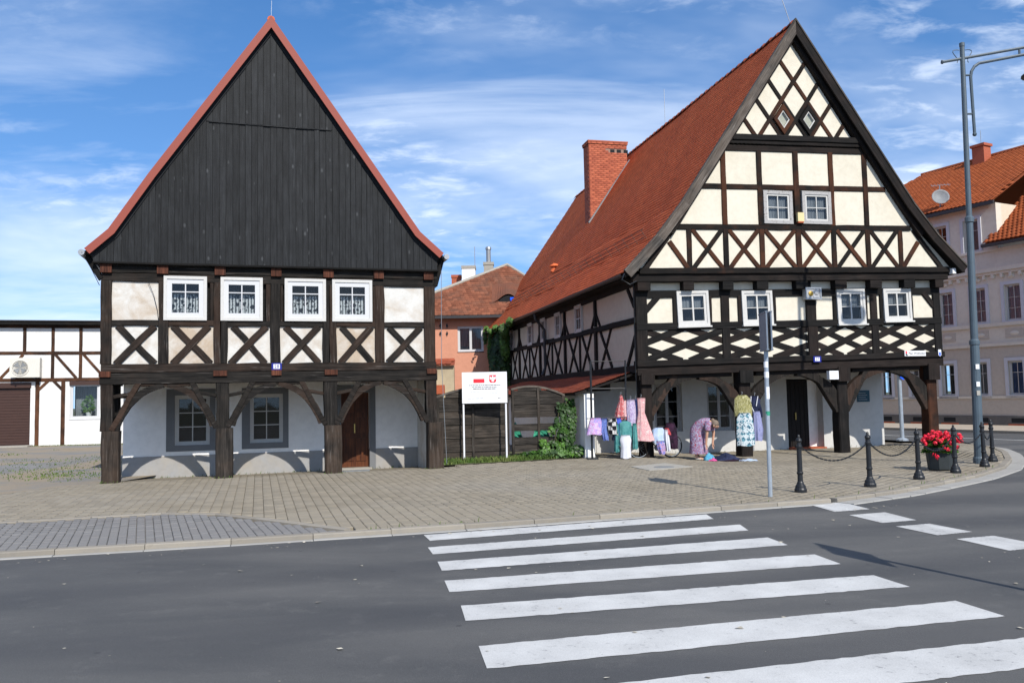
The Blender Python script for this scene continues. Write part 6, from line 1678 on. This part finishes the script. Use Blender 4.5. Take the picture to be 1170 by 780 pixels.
def garment(parent, name, prof, m, loc=(0, 0, 0), folds=7, amp=0.026, depth=0.11, seed=0, rz=0.0):
    """hanging cloth: prof is a list of (z, x_left, x_right); an open double sheet with folds"""
    rnd = random.Random(seed); n = 26; mb = MB(); ph = rnd.uniform(0, 6)
    zs = []
    for (za, la, ra), (zb, lb_, rb_) in zip(prof, prof[1:]):
        for k in range(4): t = k / 4; zs.append((za + (zb - za) * t, la + (lb_ - la) * t, ra + (rb_ - ra) * t))
    zs.append(prof[-1]); H = prof[0][0] - prof[-1][0]
    for i, (z, l, r) in enumerate(zs):
        q = (prof[0][0] - z) / max(H, 1e-3); w = (r - l) / 2; c = (l + r) / 2
        for j in range(n):
            t = 2 * math.pi * j / n
            f = 1 + (amp / max(w, .03)) * (0.25 + q) * math.sin(folds * t + ph + q * .8)
            mb.v.append((c + w * math.cos(t) * f, depth * math.sin(t) * (0.55 + .45 * q) * f, z + 0.012 * math.sin(3 * t + ph) * q))
    for i in range(len(zs) - 1):
        for j in range(n): mb.f.append((i * n + j, i * n + (j + 1) % n, (i + 1) * n + (j + 1) % n, (i + 1) * n + j))
    mb.f.append(tuple(range(n)))
    return mb.build(name, m, parent, loc, (0, 0, rz), smooth=True)
def hung(name, label, cat, prof, m, loc, hook=True, group='clothes hung out for sale', **k):
    t = empty(name, loc); tag(t, label, cat, group)
    garment(t, 'cloth', prof, CM[m], **k)
    if hook:
        z = prof[0][0]; c = (prof[0][1] + prof[0][2]) / 2
        MB().tube([(c, 0, z - .02), (c, 0, z + .04), (c + .02, 0, z + .07), (c, 0, z + .09), (c - .02, 0, z + .08)], 0.006, 5).build('hanger_hook', 'zinc', t)
    return t
# clothes rail made of black tube
RK = empty('clothes_rail', (2.60, 22.9, 0)); tag(RK, 'tall black tubular clothes rail at the left arcade post', 'clothes rail')
MB().tube([(-0.47, 0, 0), (-0.45, 0, 2.68)], 0.030, 8).build('upright', 'black_iron', RK); MB().tube([(0.50, 0.1, 0), (0.52, 0.1, 2.68)], 0.025, 8).build('upright', 'black_iron', RK)
MB().tube([(-0.46, 0, 2.66), (0.52, 0.1, 2.66)], 0.012, 6).build('cross_bar', 'black_iron', RK); MB().tube([(-0.46, 0, 1.91), (0.52, 0.1, 1.90)], 0.018, 6).build('cross_bar', 'black_iron', RK)
MB().tube([(-0.60, -.05, 1.10), (0.50, -.02, 1.12)], 0.012, 6).build('cross_bar', 'black_iron', RK); MB().box(-.62, -.32, -.25, .25, -0.02, 0.03).build('foot', 'black_iron', RK)
hung('skirt', 'lilac tie-dyed top on the left end of the clothes rail', 'skirt', [(1.12, -.14, .14), (0.9, -.20, .17), (0.66, -.26, .18)], 'tiedye', (2.24, 22.82, 0), hook=False, seed=1)
hung('trousers', 'short blue printed trousers hanging beside the lilac top', 'trousers', [(1.10, -.09, .09), (0.75, -.10, .10), (0.50, -.03, .09)], 'denim', (2.48, 22.86, 0), hook=False, seed=2)
hung('shorts', 'black and white plaid shorts on the clothes rail', 'shorts', [(1.10, -.12, .13), (0.85, -.13, .16), (0.66, -.10, .19)], 'plaid', (2.68, 22.80, 0), hook=False, seed=3)
hung('shorts', 'small black shorts showing below the plaid ones', 'shorts', [(0.70, -.06, .08), (0.50, -.06, .09)], 'navy', (2.76, 22.84, 0), hook=False, seed=4)
hung('shirt', 'royal blue garment between the plaid shorts and teal blouse', 'shirt', [(1.10, -.08, .06), (0.85, -.05, .12), (0.64, .0, .14)], 'royal', (2.86, 22.84, 0), hook=False, seed=5)
hung('dress', 'red patterned halter dress hung high beside the arcade post', 'dress', [(1.72, -.03, .03), (1.55, -.05, .07), (1.30, -.13, .11), (1.05, -.18, .13)], 'redpat', (2.97, 23.0, 0), seed=6)
hung('dress', 'long lilac streaked dress on the arcade post', 'dress', [(1.60, -.12, .10), (1.30, -.13, .13), (0.8, -.11, .15), (0.36, -.03, .13)], 'lilac', (3.24, 22.95, 0), seed=7)
hung('dress', 'coral pink summer dress with flared skirt on the arcade post', 'dress', [(1.64, -.11, .12), (1.42, -.09, .10), (1.22, -.08, .08), (0.85, -.15, .20), (0.46, -.22, .32)], 'pink', (3.50, 22.86, 0), seed=8, amp=.03)
tb = hung('blouse', 'teal long-sleeved blouse hanging low on the clothes rail', 'blouse', [(1.02, -.06, .06), (0.96, -.16, .16), (0.66, -.17, .17), (0.34, -.24, .10)], 'teal', (3.04, 22.76, 0), seed=9)
for s in (-1, 1): garment(tb, 'sleeve', [(0.95, -.05, .05), (0.6, -.05, .06), (0.18 if s < 0 else 0.25, -.05, .05)], CM['teal'], (s * .22 + (.03 if s > 0 else -.02), 0, 0), depth=.05, seed=20 + s)
hung('dress', 'white short-sleeved dress in front of the teal blouse', 'dress', [(0.64, -.12, .12), (0.50, -.15, .16), (0.30, -.12, .13), (0.02, -.14, .14)], 'white', (3.02, 22.66, 0), hook=False, seed=10, amp=.01)
gx, gy, gz = 6.21, 22.55, -0.08
hung('blouse', 'olive and yellow streaked top on the second arcade post', 'blouse', [(1.66, -.10, .12), (1.56, -.20, .22), (1.30, -.22, .26), (1.08, -.20, .24)], 'yellow', (6.20, 22.62, 0), seed=11, amp=.02)
hung('skirt', 'teal and white zigzag skirt below the olive yellow top', 'skirt', [(1.18, -.14, .15), (1.0, -.22, .22), (0.6, -.23, .24), (0.30, -.22, .24)], 'tealgeo', (6.22, 22.50, 0), hook=False, seed=12, amp=.02)
nv = hung('blouse', 'navy top with white trim right of the olive yellow one', 'blouse', [(1.63, -.06, .10), (1.50, -.14, .16), (1.10, -.12, .10)], 'navy', (6.56, 22.72, 0), seed=13)
garment(nv, 'sleeve', [(1.55, .04, .12), (1.28, .10, .18), (1.05, .12, .20)], CM['navy'], depth=.05, seed=30)
MB().tube([(-.10, -.09, 1.62), (-.13, -.11, 1.40), (-.05, -.12, 1.20)], .012, 5).tube([(.08, -.10, 1.62), (.02, -.12, 1.35)], .012, 5).build('trim', CM['white'], nv)
hung('dress', 'periwinkle striped dress hanging below the navy top', 'dress', [(1.22, -.10, .10), (1.0, -.09, .13), (0.7, -.10, .16), (0.42, -.08, .12)], 'bluelil', (6.58, 22.64, 0), hook=False, seed=14)
hung('blouse', 'pale pink top squeezed between the red and lilac dresses', 'blouse', [(1.58, -.07, .07), (1.45, -.12, .11), (1.12, -.11, .12)], 'pink', (3.10, 23.02, 0), seed=41)
hung('dress', 'blue and white patterned dress behind the coral pink one', 'dress', [(1.60, -.08, .08), (1.25, -.10, .10), (0.62, -.14, .16)], 'denim', (3.37, 23.02, 0), seed=42)
hung('shirt', 'purple and white shirt between the blue trousers and plaid shorts', 'shirt', [(1.11, -.08, .08), (0.9, -.10, .10), (0.70, -.10, .10)], 'lilac', (2.58, 22.92, 0), hook=False, seed=43)
# clothes piled on the ground
def heap(name, label, m, c, r, seed):
    rnd = random.Random(seed); mb = MB(); n, k = 20, 8
    for i in range(k + 1):
        q = i / k
        for j in range(n):
            t = 2 * math.pi * j / n; rr = (1 - q ** 1.6) * (1 + .18 * math.sin(3 * t + seed) + .12 * math.sin(7 * t + 2 * seed))
            z = r[2] * q ** .8 * (1 + .3 * math.sin(2 * t + seed)) + .015 * math.sin(9 * t + i)
            mb.v.append((r[0] * rr * math.cos(t), r[1] * rr * math.sin(t), max(0.002, z)))
    for i in range(k):
        for j in range(n): mb.f.append((i * n + j, i * n + (j + 1) % n, (i + 1) * n + (j + 1) % n, (i + 1) * n + j))
    mb.f.append(tuple(k * n + j for j in range(n)))
    o = mb.build(name, CM[m], None, (c[0], c[1], gh(c[0], c[1]) + .002), smooth=True); tag(o, label, 'clothes', 'clothes heaped on the paving'); return o
heap('clothes_heap', 'dark heap of clothes on the paving in front of the woman', 'navy', (5.72, 22.72), (.34, .22, .16), 3)
heap('clothes_heap', 'small magenta cloth at the left end of the dark clothes heap', 'magenta', (5.36, 22.58), (.12, .10, .07), 5)
heap('clothes_heap', 'turquoise cloth below the hands of the stooping woman', 'cyan', (5.30, 22.82), (.15, .10, .16), 8)
heap('clothes_heap', 'pale blue cloth spread flat at the foot of the second post', 'lightblue', (6.28, 22.42), (.26, .14, .045), 11)
heap('clothes_heap', 'flat grey-black garment in front of the dark heap', 'dark', (5.85, 22.40), (.30, .08, .03), 13)

# bicycle leaning in the arcade, hung with clothes
BK = empty('bicycle', (4.05, 23.35, -0.05), R(14)); tag(BK, 'black bicycle parked in the arcade, hung with clothes', 'bicycle')
def torus(R_, r_, n=36, k=8):
    mb = MB()
    for i in range(n):
        a = 2 * math.pi * i / n
        for j in range(k):
            b = 2 * math.pi * j / k; q = R_ + r_ * math.cos(b); mb.v.append((q * math.cos(a), r_ * math.sin(b), q * math.sin(a)))
    mb.f = [(i * k + j, ((i + 1) % n) * k + j, ((i + 1) % n) * k + (j + 1) % k, i * k + (j + 1) % k) for i in range(n) for j in range(k)]
    return mb
for x in (-0.62, 0.36):
    w = torus(0.315, 0.020).build('wheel', 'rubber', BK, (x, 0, 0.335), smooth=True)
    torus(0.292, 0.010, 32, 6).build('rim', 'galv', w)
    sp_ = MB()
    for k in range(14): a = 2 * math.pi * k / 14; sp_.tube([(0, 0, 0), (.29 * math.cos(a), 0, .29 * math.sin(a))], .003, 4)
    sp_.build('spokes', 'galv', w); MB().tube([(0, -.04, 0), (0, .04, 0)], .022, 8).build('hub', 'galv', w)
fr = MB()
for a, b in (((-.62, 0, .335), (-.48, 0, .80)), ((-.46, 0, .72), (-.08, 0, .30)), ((-.08, 0, .30), (.08, 0, .82)), ((-.47, 0, .76), (.06, 0, .74)), ((-.08, 0, .30), (.36, 0, .335)), ((.06, 0, .72), (.36, 0, .335)), ((-.48, 0, .80), (-.46, 0, .98))): fr.tube([a, b], .017, 7)
fr.build('frame', 'black_iron', BK)
MB().tube([(-.60, -.26, 1.0), (-.46, -.10, 1.0), (-.46, .10, 1.0), (-.60, .26, 1.0)], .013, 6).build('handlebar', 'galv', BK)
MB().ball((.08, 0, .86), .12, 10, 6, (1.3, .7, .35)).build('saddle', 'rubber', BK)
MB().lathe([(.09, -.008), (.09, .008)], 16).build('chainring', 'galv', BK, (-.08, -.03, .30), (R(90), 0, 0))
MB().box(.10, .50, -.06, .06, .66, .68).build('rear_rack', 'black_iron', BK)
MB().hexa([(-.66, -.15, .80), (-.36, -.15, .80), (-.36, .15, .80), (-.66, .15, .80)], [(-.70, -.2, 1.0), (-.32, -.2, 1.0), (-.32, .2, 1.0), (-.70, .2, 1.0)]).build('basket', 'black_iron', BK, (0, 0, -.12))
wx, wy = 4.02, 23.02
hung('blouse', 'light blue top draped over the bicycle front', 'blouse', [(0.86, -.10, .12), (0.78, -.17, .16), (0.56, -.20, .14), (0.42, -.12, .16)], 'lightblue', (3.98, 23.02, -.05), hook=False, seed=15)
hung('skirt', 'blue and pink printed cloth below the light blue top on the bicycle', 'skirt', [(0.50, -.10, .12), (0.30, -.07, .14), (0.14, .0, .12)], 'bluepink', (4.00, 22.96, -.05), hook=False, seed=16)
hung('shirt', 'white and red striped cloth over the bicycle saddle', 'shirt', [(0.80, -.04, .06), (0.5, -.03, .09), (0.22, .0, .10)], 'white', (4.18, 23.04, -.05), hook=False, seed=17)
hung('shirt', 'bright red cloth peeping out beside the white one on the bicycle', 'shirt', [(0.84, -.05, .05), (0.66, -.01, .10)], 'red', (4.22, 23.10, -.05), hook=False, seed=18)
hung('coat', 'dark purple coat slung over the bicycle saddle', 'coat', [(0.98, -.10, .12), (0.80, -.14, .18), (0.5, -.08, .20), (0.26, .02, .16)], 'dark', (4.34, 23.20, -.05), hook=False, seed=19)

# woman stooping over the clothes
def skin_mesh(name, verts, edges, radii, m, parent, sub=2, root=0):
    me = bpy.data.meshes.new(name); me.from_pydata(verts, edges, []); o = bpy.data.objects.new(name, me); COL.objects.link(o)
    md = o.modifiers.new('s', 'SKIN'); sk = me.skin_vertices[0].data
    for i, r in enumerate(radii): sk[i].radius = (r, r) if not isinstance(r, tuple) else r
    sk[root].use_root = True; md.use_smooth_shade = True
    s2 = o.modifiers.new('d', 'SUBSURF'); s2.levels = sub; s2.render_levels = sub
    dg = bpy.context.evaluated_depsgraph_get(); dg.update(); out = bpy.data.meshes.new_from_object(o.evaluated_get(dg)); bpy.data.objects.remove(o)
    out.materials.clear(); out.materials.append(MT[m] if isinstance(m, str) else m)
    for p in out.polygons: p.use_smooth = True
    return link(bpy.data.objects.new(name, out), parent)
WM = empty('person', (5.06, 23.05, gh(5.06, 23.05)), R(-32)); tag(WM, 'person in a purple and red patterned dress stooping over clothes on the ground', 'person')
V = [(0, 0, .82), (.06, 0, .90), (.20, 0, .99), (.34, 0, 1.02), (.41, 0, 1.03),          # pelvis, waist, chest, shoulders, neck base
     (.46, -.01, 1.00), (.52, -.02, .95), (.585, -.02, .885),                                 # neck, head centre, chin side
     (.02, -.09, .78), (.03, -.10, .45), (-.02, -.10, .08), (.10, -.11, .04), (.18, -.11, .025),   # near leg
     (-.01, .09, .78), (.02, .10, .45), (-.05, .10, .08), (.06, .11, .04), (.14, .11, .025),        # far leg
     (.35, -.15, .99), (.34, -.19, .74), (.30, -.17, .50), (.29, -.165, .43),
     (.35, .15, .99), (.40, .18, .74), (.38, .15, .50), (.37, .145, .43)]
E = [(0, 1), (1, 2), (2, 3), (3, 4), (4, 5), (5, 6), (6, 7), (0, 8), (8, 9), (9, 10), (10, 11), (11, 12), (0, 13), (13, 14), (14, 15), (15, 16), (16, 17), (3, 18), (18, 19), (19, 20), (20, 21), (3, 22), (22, 23), (23, 24), (24, 25)]
rd = [.15, .13, .13, .11, .06, .055, .095, .06, .10, .06, .042, .042, .03, .10, .06, .042, .042, .03, .058, .042, .032, .030, .058, .042, .032, .030]
# fingers: five short chains on each hand
for hx, hy, hz in ((.29, -.165, .43), (.37, .145, .43)):
    root = 21 if hy < 0 else 25
    for q, (dy, ln) in enumerate(((-.028, .075), (-.010, .088), (.010, .085), (.026, .068))):
        k = len(V); V += [(hx + .005, hy + dy, hz - .055), (hx + .012, hy + dy * 1.15, hz - .055 - ln * .55), (hx + .028, hy + dy * 1.2, hz - .055 - ln)]; E += [(root, k), (k, k + 1), (k + 1, k + 2)]; rd += [.010, .009, .008]
    k = len(V); V += [(hx + .035, hy, hz - .03), (hx + .05, hy, hz - .075)]; E += [(root, k), (k, k + 1)]; rd += [.011, .009]
skin_mesh('body', V, E, rd, 'skin', WM)
# dress: rings along the bent back, then the hanging skirt
mb = MB(); n = 22
rings = [((.40, 0, 1.035), .10, .12, (1, 0, .1)), ((.33, 0, 1.015), .135, .19, (1, 0, .15)), ((.20, 0, .985), .165, .20, (1, 0, .35)), ((.08, 0, .92), .175, .19, (1, 0, .8)), ((.01, 0, .82), .20, .215, (.35, 0, 1)),
         ((.0, 0, .70), .21, .225, (0, 0, 1)), ((.01, 0, .50), .225, .235, (0, 0, 1)), ((.02, 0, .30), .24, .25, (0, 0, 1)), ((.02, 0, .17), .25, .26, (0, 0, 1))]
for c, ra, rb_, ax_ in rings:
    ax_ = Vector(ax_).normalized(); s = Vector((0, 1, 0)); f = s.cross(ax_)
    low = max(0, .82 - c[2])
    for j in range(n):
        t = 2 * math.pi * j / n; w = 1 + .09 * low * math.sin(6 * t + c[2] * 3)
        mb.v.append(tuple(Vector(c) + f * ra * math.cos(t) * w + s * rb_ * math.sin(t) * w))
for i in range(len(rings) - 1):
    for j in range(n): mb.f.append((i * n + j, i * n + (j + 1) % n, (i + 1) * n + (j + 1) % n, (i + 1) * n + j))
mb.build('dress', CM['dress'], WM, smooth=True)
sv = MB()
for s in (-1, 1):
    sv.tube([(.36, s * .12, 1.02), (.355, s * .17, .92), (.36, s * .19, .80)], [.10, .085, .075], 12, cap=False)
sv.build('sleeves', CM['dress'], WM, smooth=True)
hr = MB(); hr.ball((.505, -.015, .985), .112, 14, 9, (1.0, .92, 1.0)); hr.ball((.45, -.01, 1.08), .055, 10, 7)
h = hr.build('hair', 'hair', WM, smooth=True)
fc = MB(); fc.ball((.605, -.02, .905), .020, 8, 6, (1.2, .7, .9)); fc.build('nose', 'skin', WM, smooth=True)
for s in (-1, 1):
    MB().ball((.592, -.02 + s * .034, .935), .011, 8, 6).build('eye', 'black_print', WM); MB().ball((.51, -.02 + s * .094, .93), .024, 8, 6, (.8, .4, 1.3)).build('ear', 'skin', WM)
MB().ball((.575, -.02, .865), .018, 8, 6, (.7, 1.5, .4)).build('mouth', 'red', WM) if 'red' in MT else MB().ball((.575, -.02, .865), .018, 8, 6, (.7, 1.5, .4)).build('mouth', 'terracotta', WM)
for s, x in ((-1, .07), (1, .03)):
    sh = MB(); sh.ball((x, s * .105, .035), .05, 12, 6, (2.5, .95, .75)); sh.build('shoe', 'shoe', WM, smooth=True)

# grit, leaves and scraps lying on the road
random.seed(77); V, F = [], []
for _ in range(260):
    x, y = random.uniform(-7, 6.5), random.uniform(3.2, 11.8)
    if y > 9.9 + 0.27 * (x + 6) - 0.1: continue
    if random.random() < .35: y = 9.9 + 0.27 * (x + 6) - random.uniform(.15, .5)
    s = random.choice((.006, .009, .012, .02, .03)) * random.uniform(.7, 1.2); a = random.uniform(0, 6.28); k = len(V)
    for q in range(4):
        t = a + q * 1.57 + random.uniform(-.4, .4); V.append((x + s * math.cos(t), y + s * .7 * math.sin(t), ROAD_Z + .006 + random.uniform(0, .35) * s))
    F.append((k, k + 1, k + 2, k + 3))
tag(np_mesh('road_litter', V, F, 'litter'), 'small pale scraps and dry leaf bits scattered on the asphalt', 'litter', kind='stuff')

# off-frame road sign whose shadow falls on the asphalt
S3 = empty('warning_sign', (5.0, 6.15, ROAD_Z)); tag(S3, 'square road sign on a thin pole right of the crossing', 'traffic sign')
MB().tube([(0, 0, 0), (0, 0, 3.2)], 0.036, 10).build('pole', 'galv', S3)
MB().box(-.35, .35, -.012, .012, 2.5, 3.2).build('sign_panel', 'sign_back', S3, (0, -.04, 0), (0, 0, R(88)))
